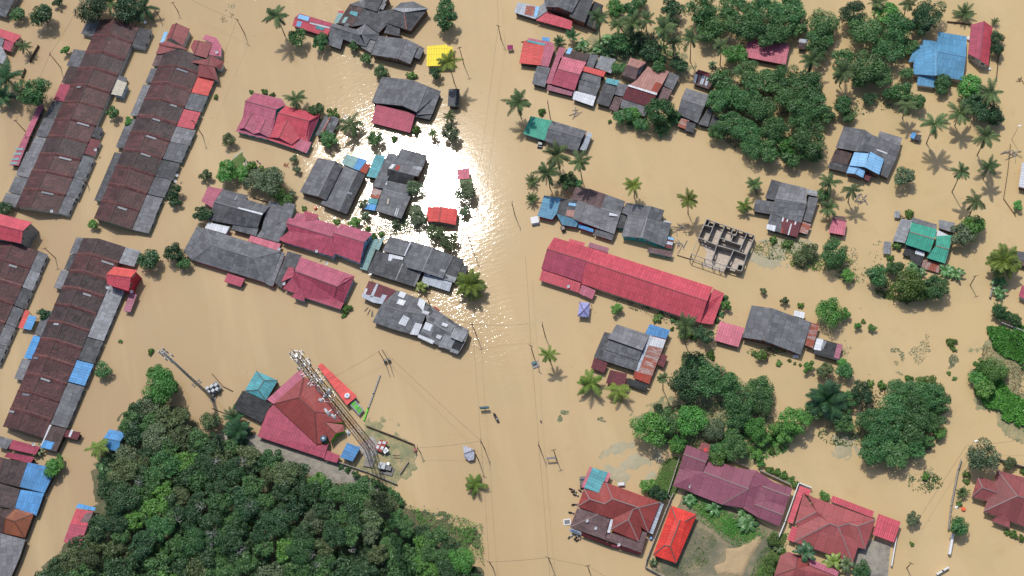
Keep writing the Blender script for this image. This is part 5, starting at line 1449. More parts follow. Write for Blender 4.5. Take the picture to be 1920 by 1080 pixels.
vs, fs, mi = [], [], []; slots = ['leaf', 'leafdark', 'leafbright', 'leafolive', 'leafgrey']
for x, y, d, mat, zo in rest:
    me = crowndata('mid', fr.randrange(4)); r = d*mpp(x, y)*.6; L = P(x, y, r+zo); a = fr.uniform(0, 6.28); ca, sa = math.cos(a)*r, math.sin(a)*r; n0 = len(vs)
    co = [0.0]*(len(me.vertices)*3); me.vertices.foreach_get('co', co)
    vs += [(L.x+co[i]*ca-co[i+1]*sa, L.y+co[i]*sa+co[i+1]*ca, zo+co[i+2]*r*.95) for i in range(0, len(co), 3)]
    fs += [tuple(n0+k for k in range(4*j, 4*j+4)) for j in range(len(me.polygons))]; mi += [slots.index(mat)]*len(me.polygons)
me = bpy.data.meshes.new('wood'); me.from_pydata(vs, [], fs); [me.materials.append(MATS[s]) for s in slots]; me.polygons.foreach_set('material_index', mi)
o = bpy.data.objects.new('wood', me); COL.objects.link(o); tag(o, 'closed canopy filling in between the larger trees of the lower left wood', 'wood', kind='stuff')
def deadtree(x, y, d, z):
    r = random.Random(int(x)); mb = MB(); S = d*mpp(x, y)/2
    def br(p, dr, L, w, k):
        q = p+dr*L; mb.tube([p, p.lerp(q, .5)+Vector((r.uniform(-1, 1), r.uniform(-1, 1), 0))*L*.12, q], [w, w*.8, w*.5], 4, False)
        if k: 
            for _ in range(3): br(q, (dr+Vector((r.uniform(-1, 1), r.uniform(-1, 1), r.uniform(-.2, .5)))).normalized(), L*.62, w*.55, k-1)
    root = empty('dead_tree', P(x, y, z)); root.location.z = 0
    L0 = root.location.copy()
    mb.tube([L0+Vector((0, 0, -0.5)), L0+Vector((.2, .1, z*.5)), L0+Vector((0, 0, z))], [.28, .22, .16], 6)
    tm = mb.build('trunk', 'deadwood', root); mb = MB()
    def go():
        for i in range(6): a = i*1.05+r.uniform(-.3, .3); br(L0+Vector((0, 0, z*r.uniform(.8, 1))), Vector((math.cos(a), math.sin(a), .55)).normalized(), S*.5, .14, 2)
    go(); mb.build('branches', 'deadwood', root)
    tag(root, 'bare pale grey dead tree among the dense wood in the lower left corner', 'dead tree', 'bare dead trees in the wood')
for (x, y, d) in ((404, 862, 22), (455, 865, 20), (375, 950, 22), (397, 1000, 22), (452, 1030, 24), (330, 975, 26), (488, 1000, 32), (500, 980, 26), (470, 950, 24), (520, 975, 20), (690, 965, 18), (600, 1055, 26), (585, 1040, 18), (260, 905, 18), (395, 1020, 18), (535, 965, 20), (300, 1010, 20), (660, 1030, 16)):
    deadtree(x, y, d, 9.5)
def cover(name, pts, mat, n, size, label, cat, h=0.3, asp=.5, z0=0.05, up=0.8, cl=0.0, seed=1):
    pg = pxpoly(pts); r = random.Random(seed+n); mb = MB(); xs = [p[0] for p in pg]; ys = [p[1] for p in pg]; k = 0
    cen = [(r.uniform(min(xs), max(xs)), r.uniform(min(ys), max(ys))) for _ in range(max(3, n//60))]
    while k < n:
        if cl > 0 and r.random() < cl: c0 = r.choice(cen); x, y = r.gauss(c0[0], 1.3), r.gauss(c0[1], 1.3)
        else: x, y = r.uniform(min(xs), max(xs)), r.uniform(min(ys), max(ys))
        k += 1
        if not inpoly(x, y, pg): continue
        if name == 'ground_cover' and sdist(x, y, pg) < 0.2+3.0*noise.noise(Vector((x*.22, y*.22, 7)))+1.5*noise.noise(Vector((x*.7, y*.7, 2))): continue
        if name == 'drowned_grass' and noise.noise(Vector((x*.16, y*.16, seed)))+.5*noise.noise(Vector((x*.5, y*.5, seed)))+.55*(1-sdist(x, y, pg)/3)*(-1 if sdist(x, y, pg) < 3 else 0) < .05: continue
        hh = h*(0.6+0.8*noise.noise(Vector((x*.25, y*.25, 1))));
        nrm = Vector((r.uniform(-1, 1), r.uniform(-1, 1), up)).normalized()
        leafquad(mb, Vector((x, y, z0+max(0, hh)*r.random())), nrm, size*r.uniform(.5, 1.3), asp, r)
    o = mb.build(name, mat); tag(o, label, cat, kind='stuff'); return o
def ell(cx, cy, a, b, n=14): return [(cx+a*math.cos(t*6.283/n), cy+b*math.sin(t*6.283/n)) for t in range(n)]
cover('ground_cover', [(1850, 615), (1925, 612), (1930, 700), (1905, 690), (1880, 668), (1862, 655), (1848, 640)], 'fielgrass', 11000, .46, 'bright green creeping plants along the top of the right-hand field', 'ground cover', 1.4, z0=.5)
cover('ground_cover', [(1828, 690), (1850, 680), (1895, 735), (1925, 755), (1930, 812), (1905, 803), (1860, 775), (1826, 745)], 'fielgrass', 13000, .46, 'bright green creeping plants along the lower edge of the right-hand field', 'ground cover', 1.3, z0=.5)
cover('dry_grass', [(1845, 645), (1880, 665), (1925, 700), (1925, 760), (1895, 735), (1870, 690), (1838, 670)], 'straw', 1500, .30, 'straw coloured flattened grass in the flooded right-hand field', 'grass', .25, z0=.4)
cover('grass', [(1283, 925), (1340, 945), (1440, 1000), (1415, 1022), (1375, 1025), (1310, 975)], 'fielgrass', 5200, .24, 'rough lawn grass between the scarlet bungalow and the mauve house', 'grass', .3, z0=.8)
cover('grass', [(1352, 975), (1372, 972), (1388, 990), (1378, 1005), (1356, 998)], 'fielgrass', 1500, .18, 'bright green lush grass patch in the middle of the yard', 'grass', .5, z0=.85)
cover('grass', [(1225, 905), (1240, 870), (1262, 855), (1280, 862), (1260, 932), (1240, 930)], 'leafbush', 2400, .2, 'rough grass bank left of the long mauve tiled house', 'grass', .4, z0=.6)
cover('grass', [(1462, 1000), (1478, 1000), (1462, 1080), (1400, 1095), (1425, 1035)], 'fielgrass', 2200, .2, 'green weeds along the wall on the right side of the yard', 'grass', .5, z0=.85)
cover('grass', [(1240, 1035), (1275, 960), (1310, 985), (1345, 1010), (1330, 1050), (1300, 1080), (1222, 1072)], 'leafbush', 1500, .22, 'thin patchy grass on the mud around the scarlet bungalow', 'grass', .2, z0=.6, cl=.8)
cover('weeds', [(770, 950), (850, 965), (905, 985), (908, 1060), (860, 1020), (790, 990)], 'leafbright', 3600, .28, 'low green weeds on the point of land beside the street, lower middle', 'weeds', .7, z0=1.0, cl=.5)
cover('weeds', [(700, 905), (770, 945), (800, 985), (730, 965), (640, 920), (640, 900)], 'leaf', 1800, .26, 'dark weeds on the bank below the mast compound', 'weeds', .6, z0=.8, cl=.5)
WET = 'drowned grey green grass '
for i, (a, where, n) in enumerate([(((1052, 768, 18, 30)), 'in a patch below the two palms, left of the central grove', 700), ((1705, 660, 60, 45), 'in the open water left of the far right channel', 900), ((1620, 570, 26, 12), 'right of the round bright tree', 300), ((1788, 682, 12, 24), 'at the left side of the far right channel', 420),
        ((1135, 790, 30, 14), 'left of the tip of the central grove', 300), ((1230, 880, 22, 26), 'above the teal porch of the workshop', 350), ((1590, 835, 22, 16), 'left of the large round grove', 260), ((1720, 890, 34, 30), 'below the large round grove', 420),
        ((1630, 470, 50, 40), 'in furrows left of the green double roof', 240), ((760, 840, 26, 18), 'inside the mast compound', 240), ((430, 30, 30, 24), 'at the top edge beside the leaning pole', 300), ((480, 280, 26, 6), 'in front of the pink and red house', 160), ((1055, 853, 10, 8), 'beside the fallen signboard in the street', 120),
        ((1460, 470, 60, 22), 'below the striped grey house', 600), ((1620, 510, 50, 22), 'below the furrows', 500), ((740, 425, 40, 30), 'beside the patchwork house in the glint', 420), ((445, 305, 16, 14), 'around the row of parked motorbikes', 200), ((1560, 640, 60, 40), 'below the round bright tree', 160)]):
    cover('drowned_grass', ell(*a), 'wetgrass', int(n*3.4), .34, WET+where, 'drowned grass', .06, up=2.0, cl=.75, z0=.02, seed=i)
cover('weeds', ell(1468, 468, 58, 20), 'leafbush', 1100, .32, 'loose weeds along the shore below the striped grey house', 'weeds', .6, cl=.8)
cover('weeds', ell(1610, 515, 44, 16), 'leaf', 700, .3, 'loose weeds left of the bushes below the green double roof', 'weeds', .6, cl=.8)
cover('weeds', ell(1420, 835, 60, 26), 'leafbright', 2200, .34, 'loose weeds between the central grove and the mauve house', 'weeds', .8, cl=.7)
cover('weeds', ell(1330, 800, 120, 48), 'leaf', 5200, .34, 'undergrowth beneath the trees of the central grove', 'undergrowth', 1.4, cl=.3)
cover('weeds', ell(1690, 790, 80, 75), 'leafdark', 3600, .34, 'undergrowth beneath the large round grove on the right', 'undergrowth', 1.2, cl=.3)
cover('weeds', ell(1440, 220, 100, 80), 'leafdark', 4200, .36, 'undergrowth beneath the big grove at the upper right', 'undergrowth', 1.4, cl=.3)
cover('weeds', [(1148, 548), (1330, 620), (1360, 560), (1366, 570), (1345, 640), (1260, 612), (1150, 565)], 'leafdark', 1700, .3, 'dark weeds under the long side of the red hall', 'weeds', .5, cl=.7)
cover('weeds', ell(1540, 492, 62, 16), 'leafbush', 1500, .32, 'broken belt of weeds between the striped grey house and the big round tree', 'weeds', .7, cl=.85)
cover('weeds', ell(1705, 545, 66, 22), 'leafbush', 2600, .34, 'thick weeds among the bushes below the green double roof', 'weeds', .9, cl=.75)
cover('weeds', ell(1590, 815, 60, 22), 'leaf', 1100, .34, 'weeds between the bushy oil palm and the large round grove', 'weeds', .6, cl=.85)
cover('weeds', ell(1735, 905, 34, 22), 'leaf', 420, .34, 'scattered weeds below the large round grove on the right', 'weeds', .4, cl=.9)
cover('weeds', ell(1440, 660, 40, 9), 'leafbush', 420, .3, 'weeds in front of the grey gable house with the rusty lean-to', 'weeds', .4, cl=.8)
cover('weeds', ell(1200, 90, 90, 32), 'leaf', 3200, .36, 'undergrowth between the coconut palms behind the rose roofed house', 'undergrowth', .9, cl=.6)
cover('weeds', ell(742, 420, 46, 34), 'leafgrey', 900, .32, 'drowning bushes in the sun glint beside the patchwork house', 'weeds', .6, cl=.9)
cover('weeds', ell(1620, 195, 60, 20), 'leaf', 700, .34, 'weeds along the shore between the upper right groves', 'weeds', .6, cl=.9)
cover('driftwood', [(1290, 675), (1330, 668), (1365, 700), (1385, 715), (1395, 730), (1372, 722), (1335, 690)], 'debris', 700, .26, 'grey floating rubbish along the upper shore of the central grove', 'debris', .1, up=2)
cover('driftwood', [(770, 940), (830, 955), (900, 985), (898, 993), (820, 968), (765, 950)], 'debris', 420, .22, 'line of rubbish washed against the shore of the wood', 'debris', .1, up=2)
cover('driftwood', [(430, 820), (520, 845), (640, 900), (632, 912), (500, 865), (425, 835)], 'debris', 500, .24, 'scattered pale rubbish along the lane above the wood', 'debris', .1, up=2, z0=.4)
cover('driftwood', [(560, 365), (590, 375), (650, 405), (640, 412), (575, 385)], 'debrisblue', 120, .2, 'pale rubbish between the four-strip house and the crimson tiled house', 'debris', .1, up=2)
# ================================================================== MASTS, POLES, CABLES
def cylpts(c0, c1): return [c0, c1]
def mast():
    b = P(694, 840); h = height((694, 840), (557, 660)); root = empty('lattice_mast', b)
    tag(root, 'tall red and white lattice telecom mast leaning over the tiled house, hung with antennas', 'telecom mast')
    NB = 8; seg = 3; W0, W1 = 1.45, 0.9; rot = 0.35
    def corner(k, z):
        w = W0+(W1-W0)*z/h; a = rot+k*math.pi/2; return b+Vector((w*math.cos(a)*1.2, w*math.sin(a)*1.2, z))
    for i in range(NB):
        z0, z1 = h*i/NB-(0.8 if i == 0 else 0), h*(i+1)/NB; mb = MB(); mt = 'mast_red' if i % 2 == 0 else 'mast_white'
        lg = MB()
        for k in range(4):
            lg.bar(corner(k, z0), corner(k, z1), 0.22)
            for s in range(seg):
                a0, a1 = z0+(z1-z0)*s/seg, z0+(z1-z0)*(s+1)/seg; k2 = (k+1) % 4
                mb.bar(corner(k, a0), corner(k2, a1), 0.055); mb.bar(corner(k2, a0), corner(k, a1), 0.055); mb.bar(corner(k, a1), corner(k2, a1), 0.06)
        ls = mb.build('lattice_section', mt, root); lg.build('legs', 'mast_leg', ls)
    for zf in (.60, .76, .90, .985):
        mb = MB(); z = h*zf
        for k in range(4):
            a, c = corner(k, z), corner((k+1) % 4, z); o = (a+c)/2-b-Vector((0, 0, z)); mb.bar(a+o*.6, c+o*.6, .12); mb.bar(a, a+o*.8, .1); mb.bar(c, c+o*.8, .1)
        mb.box(b+Vector((0, 0, z)), .9, .9, .08, rot); mb.build('platform', 'steel', root)
    for zf, rad, nn in ((.74, 2.3, 3), (.79, 2.6, 4), (.84, 2.2, 3), (.93, 2.2, 3), (.975, 1.9, 3)):
        for k in range(nn):
            a = k*2*math.pi/nn+zf*9; c = b+Vector((rad*math.cos(a), rad*math.sin(a), h*zf)); mb = MB(); mb.box(c, .2, .38, 2.6, a); pa = mb.build('panel_antenna', 'antenna', root)
            mb = MB(); mb.bar(c-Vector((0, 0, 1)), b+Vector((0, 0, h*zf-1)), .1); mb.bar(c+Vector((0, 0, .8)), b+Vector((0, 0, h*zf+.8)), .1); mb.build('bracket', 'steel', pa)
    for zf, az, rad, off in ((.50, 3.5, 1.5, 3.2), (.455, 3.7, 1.1, 2.6), (.56, 2.0, 1.2, 2.2), (.64, 3.9, .7, 2.6), (.235, .2, 1.0, -2.4), (.69, 5.6, .8, 2.4)):
        c = b+Vector((off*math.cos(az), off*math.sin(az), h*zf)); d = Vector((math.cos(az), math.sin(az), 0)); mb = MB(); mb.tube([c-d*.35, c+d*.35], [rad, rad], 16); dd = mb.build('dish_antenna', 'antenna', root)
        mb = MB(); mb.bar(c, b+Vector((0, 0, h*zf)), .16); mb.build('bracket', 'steel', dd)
    mb = MB(); mb.tube([b+Vector((0, 0, h)), b+Vector((0, 0, h+4.5))], [.06, .03], 5); mb.build('lightning_rod', 'steel', root)
    for k, w in ((0, 1.0), (2, .8)):
        mb = MB(); mb.bar(corner(k, 0)*.5+b*.5+Vector((0, 0, 0)), (corner(k, h)+b+Vector((0, 0, h)))*.5, .35, .12); mb.build('cable_ladder', 'darksteel', root)
    mb = MB(); mb.box(b+Vector((0, 0, .15)), 6, 6, .5, rot); mb.build('footing', 'concrete', root)
mast()
def monopole():
    b = P(399, 747); h = height((399, 747), (304, 657)); root = empty('monopole_mast', b); tag(root, 'slim grey monopole mast standing alone in the flood, left of the tiled house', 'telecom mast')
    mb = MB(); mb.tube([b+Vector((0, 0, -1)), b+Vector((0, 0, h))], [.62, .32], 12); mb.build('pole', 'steel', root, smooth=True)
    for zf, rad in ((.985, .9), (.93, .9), (.85, 1.2)):
        for k in range(3):
            a = k*2.09+zf; c = b+Vector((rad*math.cos(a), rad*math.sin(a), h*zf)); mb = MB(); mb.box(c, .3, .45, 2.2, a); pa = mb.build('panel_antenna', 'antenna', root)
            mb = MB(); mb.bar(c, b+Vector((0, 0, h*zf)), .12); mb.build('bracket', 'steel', pa)
    for zf in (.32, .36):
        mb = MB(); c = b+Vector((0, 0, h*zf)); mb.bar(c-Vector((1.1, .4, 0)), c+Vector((1.1, .4, 0)), .14)
        for s in (-1, 1): mb.box(c+Vector((1.1*s, .4*s, 0)), .5, .5, .5)
        mb.build('lamp_bracket', 'darksteel', root)
    mb = MB(); mb.tube([b, b+Vector((0, 0, .35))], [1.2, 1.1], 10); mb.build('base_flange', 'concrete', root)
    r = empty('equipment_cabinets', P(402, 733)); tag(r, 'raised platform of pale grey equipment cabinets at the foot of the slim monopole', 'cabinets'); c0 = r.location
    mb = MB(); mb.box(c0+Vector((0, 0, 1.2)), 5.2, 3.4, .2, .5)
    for sx in (-1, 1):
        for sy in (-1, 1): mb.bar(c0+Vector((sx*2, sy*1.1, -1)), c0+Vector((sx*2, sy*1.1, 1.2)), .2)
    mb.build('platform', 'darksteel', r)
    for i, (dx, dy) in enumerate(((-1.5, .7), (0, .9), (1.5, 1.0), (-1.3, -.8), (.2, -.7), (1.6, -.6))):
        mb = MB(); mb.box(c0+Vector((dx, dy, 2.0)), 1.1, .9, 1.4, .5+.1*i); mb.build('cabinet', 'antenna', r)
monopole()
# utility poles: foot and top as seen in the photo
POLES = [((50, 249), (27, 226), 'left of the far left terrace row'), ((114, 127), (92, 101), 'upper left of the far left terrace row, beside the dark panel'), ((459, 64), (440, 37), 'right of the second terrace row head, leaning among weeds'),
 ((334, 22), (322, 5), 'at the top edge between the two upper terrace rows'), ((301, 35), (291, 16), 'beside the palms over the first terrace row'), ((939.5, 74), (935, 47), 'in the street near the plum board at the top'),
 ((893, 628), (886, 607), 'at the right end of the checkerboard roofed long house'), ((909, 842), (902, 826), 'right of the pale collapsed tarpaulin tent'), ((924, 1064), (920, 1051), 'at the bottom edge beside the tip of the wood'),
 ((1042, 857), (1035, 844), 'beside the small gantry board in the street'), ((1014.5, 846), (1012.5, 831), 'in the middle of the street, left of the small gantry board'), ((1032, 1055), (1030, 1044), 'at the bottom edge left of the workshop'),
 ((1105, 1071), (1103, 1060), 'at the bottom edge below the workshop sign'), ((1022.5, 631), (1019, 606), 'left of the lilac canopy'), ((1001, 669), (996, 647), 'above the little teal tank raft in the street'), ((1819, 535), (1827.5, 516), 'leaning alone right of the green double roof'),
 ((1032, 222), (1027, 189), 'between the green roof and the palm above it'), ((887, 470), (875, 427), 'right of the glint, above the patchwork house with the white gutter'), ((807, 573), (800, 555), 'between the checkerboard roof and the house above it'),
 ((966, 405), (962, 380), 'in the street left of the steel blue roof'), ((380, 254), (360, 226), 'at the right wall of the second terrace row'), ((104, 484), (84, 464), 'leaning over the left-edge terrace row'), ((165, 347), (157, 335), 'in the lane beside the far left terrace row'),
 ((897, 862), (890, 843), 'touching the pale collapsed tarpaulin tent'), ((870, 122), (850, 82), 'beside the yellow roof'), ((788, 848), (784, 838), 'at the corner of the mast compound'), ((1700, 1065), (1703, 1050), 'near the bottom edge right of the gravel yard')]
PT = {}
proto = None
for i, (bs, tp, where) in enumerate(POLES):
    h = max(4.5, min(12, height(bs, tp))); L = P(*bs)
    if proto is None:
        root = empty('utility_pole', (0, 0, 0)); mb = MB(); mb.tube([(0, 0, -.1), (0, 0, 1)], [.17, .12], 7); mb.build('pole', 'wood', root); mb = MB(); mb.box((0, 0, .96), 1.7, .14, .02); mb.build('crossarm', 'wood', root); proto = root
    else: root = copy_tree(proto)
    root.location = L; root.scale = (1, 1, h); root.rotation_euler = (0, 0, 1.2*(i % 3)); PT[i] = L+Vector((0, 0, h*.97))
    tag(root, 'dark utility pole '+where, 'utility pole', 'utility poles')
def offp(x, y, z=9): return P(x, y, z)
def cable(a, b, where, sag=1.2):
    mb = MB(); pts = [a.lerp(b, t/10)-Vector((0, 0, 4*sag*(t/10)*(1-t/10))) for t in range(11)]; mb.tube(pts, [.034]*11, 4)
    o = mb.build('power_cable', 'cable_grey', origin=(a+b)/2); tag(o, where, 'cable', 'power cables'); return o
cable(PT[6], PT[7], 'overhead cable down the street from the checkerboard house to the pale tent')
cable(PT[7], PT[8], 'overhead cable down the street from the pale tent to the bottom edge')
cable(PT[6], PT[17], 'overhead cable between the glint and the right end of the checkerboard house')
cable(PT[17], PT[5], 'long overhead cable along the upper part of the street', 2.5)
cable(PT[5], offp(931, -30), 'overhead cable leaving at the top edge over the street')
cable(PT[14], PT[10], 'overhead cable from the teal tank raft down the middle of the street')
cable(PT[10], PT[11], 'overhead cable in the street left of the workshop')
cable(PT[11], offp(1033, 1110), 'overhead cable leaving at the bottom edge left of the workshop')
cable(PT[14], offp(985, 480), 'overhead cable rising from the teal tank raft past the red hall', 2)
cable(PT[8], PT[11], 'overhead cable crossing the street near the bottom edge'); cable(PT[11], PT[12], 'short overhead cable below the workshop at the bottom edge'); cable(PT[12], offp(1170, 1100), 'overhead cable running off the bottom edge below the workshop')
cable(PT[7], PT[25], 'overhead cable from the street to the corner of the mast compound'); cable(PT[1], offp(165, -25), 'overhead cable over the lane at the top left corner'); cable(PT[1], PT[0], 'overhead cable along the left side of the far left terrace row')
cable(PT[2], offp(360, 0), 'overhead cable above the second terrace row at the top edge'); cable(PT[2], PT[20], 'overhead cable from the weeds down to the second terrace row', 2); cable(PT[6], offp(700, 560, 8), 'overhead cable passing behind the checkerboard house', 1.5)
cable(offp(713, 657, 6), offp(600, 718, 6), 'thin cable from the twin posts to the tiled house'); cable(offp(717, 656, 6), PT[7], 'thin cable from the twin posts to the pale tent'); cable(PT[6], offp(990, 607, 8), 'overhead cable crossing the street at the checkerboard house')
cable(offp(1812, 836, 6), offp(1712, 990, 7), 'overhead cable over the far right channel towards the square carport'); cable(offp(1812, 836, 6), offp(1930, 822, 7), 'overhead cable from the corner post to the right edge')
def beam(name, label, cat, pts, z, w, h, mat, group=None, base=None):
    mb = MB(); q = [P(x, y, z) for x, y in pts]
    for a, b in zip(q, q[1:]):
        if base is None: mb.bar(a, b, w, h)
        else:
            d = (b-a).normalized()*w*.45; m_ = Vector((0, 0, (z+base)/2-z)); mb.bar(a-d+m_, b+d+m_, w, z-base)
    o = mb.build(name, mat, origin=(q[0]+q[-1])/2); tag(o, label, cat, group); return o
WALLG = 'boundary walls and fences in the flood'
def wall(pts, label, z=1.2, w=.22, mat='concrete', nm='boundary_wall'): return beam(nm, label, 'wall' if 'wall' in nm else 'fence', pts, z, w, 1, mat, WALLG, base=-.5)
wall([(1275, 855), (1252, 927), (1258, 933), (1212, 1050), (1210, 1062), (1245, 1081)], 'concrete boundary wall between the workshop and the scarlet bungalow', 1.7)
wall([(1262, 925), (1220, 1030)], 'second low wall running beside the scarlet bungalow', 1.1, .3)
wall([(1365, 861), (1404, 876)], 'short weathered wall behind the long mauve house', 1.5, .3, 'block'); wall([(1427, 882), (1482, 908)], 'weathered wall behind the right end of the mauve house', 1.6, .4, 'block')
wall([(1521, 914), (1498, 905), (1472, 978), (1456, 1018)], 'white boundary wall along the left side of the rose brown house', 2.0, .3, 'frame_white')
wall([(1681, 1008), (1672, 1060)], 'rust stained white wall below the square red carport', 1.4, .3, 'frame_white')
wall([(1803, 861), (1797, 880), (1784, 948), (1779, 992)], 'long grey boundary wall along the far right channel', 1.4, .25); wall([(1787, 1003), (1781, 1037)], 'short white double wall below the clipped tree at the far right', 1.6, .7, 'frame_white')
wall([(1758, 1076), (1768, 1070), (1778, 1064)], 'white gate post pair at the bottom right', 1.3, .5, 'frame_white'); wall([(1874, 860), (1925, 876)], 'dark wall behind the round grey green tree at the right edge', 1.6, .25, 'block')
wall([(71, 84), (54, 114)], 'dark fence beside the small palm at the upper left', 1.3, .2, 'wood', 'fence'); wall([(46, 128), (36, 155)], 'dark fence above the round tree at the upper left', 1.3, .2, 'wood', 'fence')
wall([(1867, 510), (1864, 530), (1857, 556)], 'curved grey wall under the bushy palm at the right', 1.2, .35); wall([(1878, 604), (1895, 611), (1925, 622)], 'grey wall at the top of the right-hand field', 1.3, .3)
wall([(1895, 270), (1890, 320), (1882, 372), (1905, 405)], 'thin fence line with rubbish left of the white roof at the right edge', .5, .1, 'wood', 'fence'); wall([(1874, 97), (1868, 150)], 'dark fence right of the crimson gable house', .8, .15, 'wood', 'fence')
wall([(1777, 40), (1798, 42), (1820, 45)], 'low brown wall under the young palm at the top right', .6, .35, 'wood'); wall([(687, 798), (737, 817), (776, 833), (780, 850)], 'vine covered fence on the street side of the mast compound', 1.0, .25, 'wood', 'fence')
wall([(765, 866), (750, 888)], 'broken fence at the right corner of the mast compound', .8, .3, 'woodpale', 'fence'); wall([(743, 907), (690, 885), (633, 866)], 'vine covered wall along the lower side of the mast compound', 1.1, .3, 'block')
wall([(712, 704), (700, 738), (690, 765)], 'pale grey top of a sunken wall right of the lime panelled roof', .55, .45, 'concrete'); wall([(690, 765), (682, 787)], 'lime green end of a sunken wall right of the lime panelled roof', .55, .5, 'wall_lime')
wall([(1270, 478), (1296, 486)], 'timber plank between the grey house with a teal wall and the unfinished building', .4, .12, 'wood', 'fence')
wall([(473, 370), (503, 379)], 'rusty beam frame above the low grey roof', .5, .15, 'wood', 'fence'); wall([(397, 765), (430, 778)], 'broken dark poles lying above the wood', .4, .12, 'wood', 'fence'); wall([(397, 700), (418, 724), (436, 733)], 'twisted dark pole lying beside the cabinets', .5, .14, 'wood', 'fence')
# ================================================================== UNFINISHED BUILDING
def unfinished():
    X0, Y0, s = 1280, 400, 7.2; Z = 2.9; c0 = P(1355, 465); root = empty('unfinished_building', c0); tag(root, 'roofless unfinished concrete block building with bare room walls, in the centre right', 'building'); LM.append((1355, 465, 'the unfinished building'))
    q = lambda x, y, z=Z: P(X0+x/s, Y0+y/s, z)
    def wl(a, b, name='room_wall', zb=-.6, hole=None, w=.16, mat='block'):
        A, B = q(*a), q(*b); mb = MB(); dz = Vector((0, 0, (zb-Z)/2)); H_ = Z-zb
        if hole is None: mb.bar(A+dz, B+dz, w, H_)
        else:
            cuts = [0.0]
            for f0, f1 in hole: cuts += [f0, f1]
            cuts.append(1.0)
            for i in range(0, len(cuts), 2): mb.bar(A.lerp(B, cuts[i])+dz, A.lerp(B, cuts[i+1])+dz, w, H_)
            for f0, f1 in hole:
                a_, b_ = A.lerp(B, f0), A.lerp(B, f1); mb.bar(a_-Vector((0, 0, .22)), b_-Vector((0, 0, .22)), w, .44); zl = 1.15; m_ = (zb+zl)/2-Z; mb.bar(a_+Vector((0, 0, m_)), b_+Vector((0, 0, m_)), w, zl-zb)
        o = mb.build(name, mat, root); cap = MB(); cap.bar(A+Vector((0, 0, .05)), B+Vector((0, 0, .05)), w+.10, .10); cap.build('ring_beam', 'frame_white' if False else 'concrete', o)
    wl((325, 80), (975, 303), 'outer_wall', hole=[(.08, .15), (.27, .36), (.42, .49), (.55, .60), (.67, .75), (.88, .95)]); wl((975, 303), (865, 560), 'outer_wall', hole=[(.35, .6)]); wl((865, 560), (795, 780), 'outer_wall', hole=[(.3, .5)])
    wl((325, 80), (215, 325), 'outer_wall'); wl((585, 720), (795, 780), 'outer_wall', hole=[(.25, .6)]); wl((585, 720), (567, 765), 'outer_wall')
    wl((300, 160), (415, 190)); wl((370, 95), (340, 165)); wl((437, 120), (340, 360)); wl((215, 325), (460, 430), hole=[(.12, .22), (.32, .42), (.52, .62)]); wl((460, 430), (690, 495)); wl((690, 495), (865, 560)); wl((570, 170), (500, 330)); wl((500, 330), (460, 430), hole=[(.3, .8)])
    wl((500, 330), (790, 430), hole=[(.1, .25)]); wl((680, 205), (655, 280)); wl((655, 280), (715, 300)); wl((740, 230), (715, 300)); wl((680, 300), (650, 380)); wl((870, 265), (765, 510), hole=[(.6, .8)]); wl((460, 430), (400, 620), hole=[(.3, .6)]); wl((690, 495), (585, 720), hole=[(.35, .55)])
    wl((755, 690), (730, 760)); wl((755, 690), (820, 705))
    for a, b in (((215, 325), (100, 605)), ((120, 550), (585, 715)), ((100, 605), (567, 765)), ((420, 655), (405, 705)), ((515, 690), (498, 738)), ((120, 550), (100, 605))):
        mb = MB(); mb.bar(q(*a), q(*b), .2, .28); mb.build('beam', 'concrete', root)
    for a in ((120, 550), (100, 605), (265, 665), (405, 705), (498, 738), (567, 765), (300, 615)):
        mb = MB(); A = q(*a); mb.bar(A, Vector((A.x, A.y, -.5)), .24); mb.build('column', 'concrete', root)
    for nm, pg, mt in (('floor_slab', [(330, 85), (970, 305), (795, 775), (585, 720), (567, 762), (270, 665), (330, 480), (225, 330)], 'screed'),):
        A = [q(x, y, 0) for x, y in pg]; sh = P(X0+500/s, Y0+400/s, 0)-P(X0+500/s, Y0+400/s, Z)
        A = [Vector((p.x, p.y, 0)) for p in [q(x, y, Z) for x, y in pg]]; mb = MB(); top = [Vector((p.x, p.y, .10)) for p in A]
        if newell(top).z < 0: top.reverse()
        mb.poly(top)
        for i in range(len(top)):
            j = (i+1) % len(top); mb.poly([top[j], top[i], top[i]-Vector((0, 0, .4)), top[j]-Vector((0, 0, .4))])
        mb.build(nm, mt, root)
unfinished()
# ================================================================== MOTORBIKES, PEOPLE, BOAT
def motorbike():
    root = empty('motorbike', (0, 0, 0))
    for x in (-.62, .62):
        mb = MB(); mb.tube([(x, -.07, .30), (x, .07, .30)], [.33, .33], 14); w = mb.build('wheel', 'rubber', root); mb = MB(); mb.tube([(x, -.09, .30), (x, .09, .30)], [.18, .18], 10); mb.build('rim', 'steel', w)
    mb = MB(); mb.tube([(-.9, 0, .72), (-.4, 0, .62), (.1, 0, .45), (.45, 0, .62), (.62, 0, .95)], [.09, .19, .17, .15, .10], 8); mb.tube([(.6, 0, .3), (.52, 0, .95)], [.06, .06], 6); mb.tube([(.62, 0, .62), (.9, 0, .55)], [.12, .05], 6); mb.build('body', 'black_paint', root, smooth=True)
    mb = MB(); mb.tube([(-.75, 0, .80), (-.3, 0, .78), (.12, 0, .72)], [.13, .17, .10], 8); mb.build('seat', 'rubber', root, smooth=True)
    mb = MB(); mb.bar((.50, -.36, 1.02), (.50, .36, 1.02), .05); mb.tube([(.50, 0, .9), (.55, 0, 1.02)], [.1, .12], 8); mb.build('handlebar', 'steel', root)
    mb = MB(); mb.tube([(.62, 0, .86), (.74, 0, .86)], [.12, .10], 10); mb.build('headlight', 'white_paint', root)
    return root
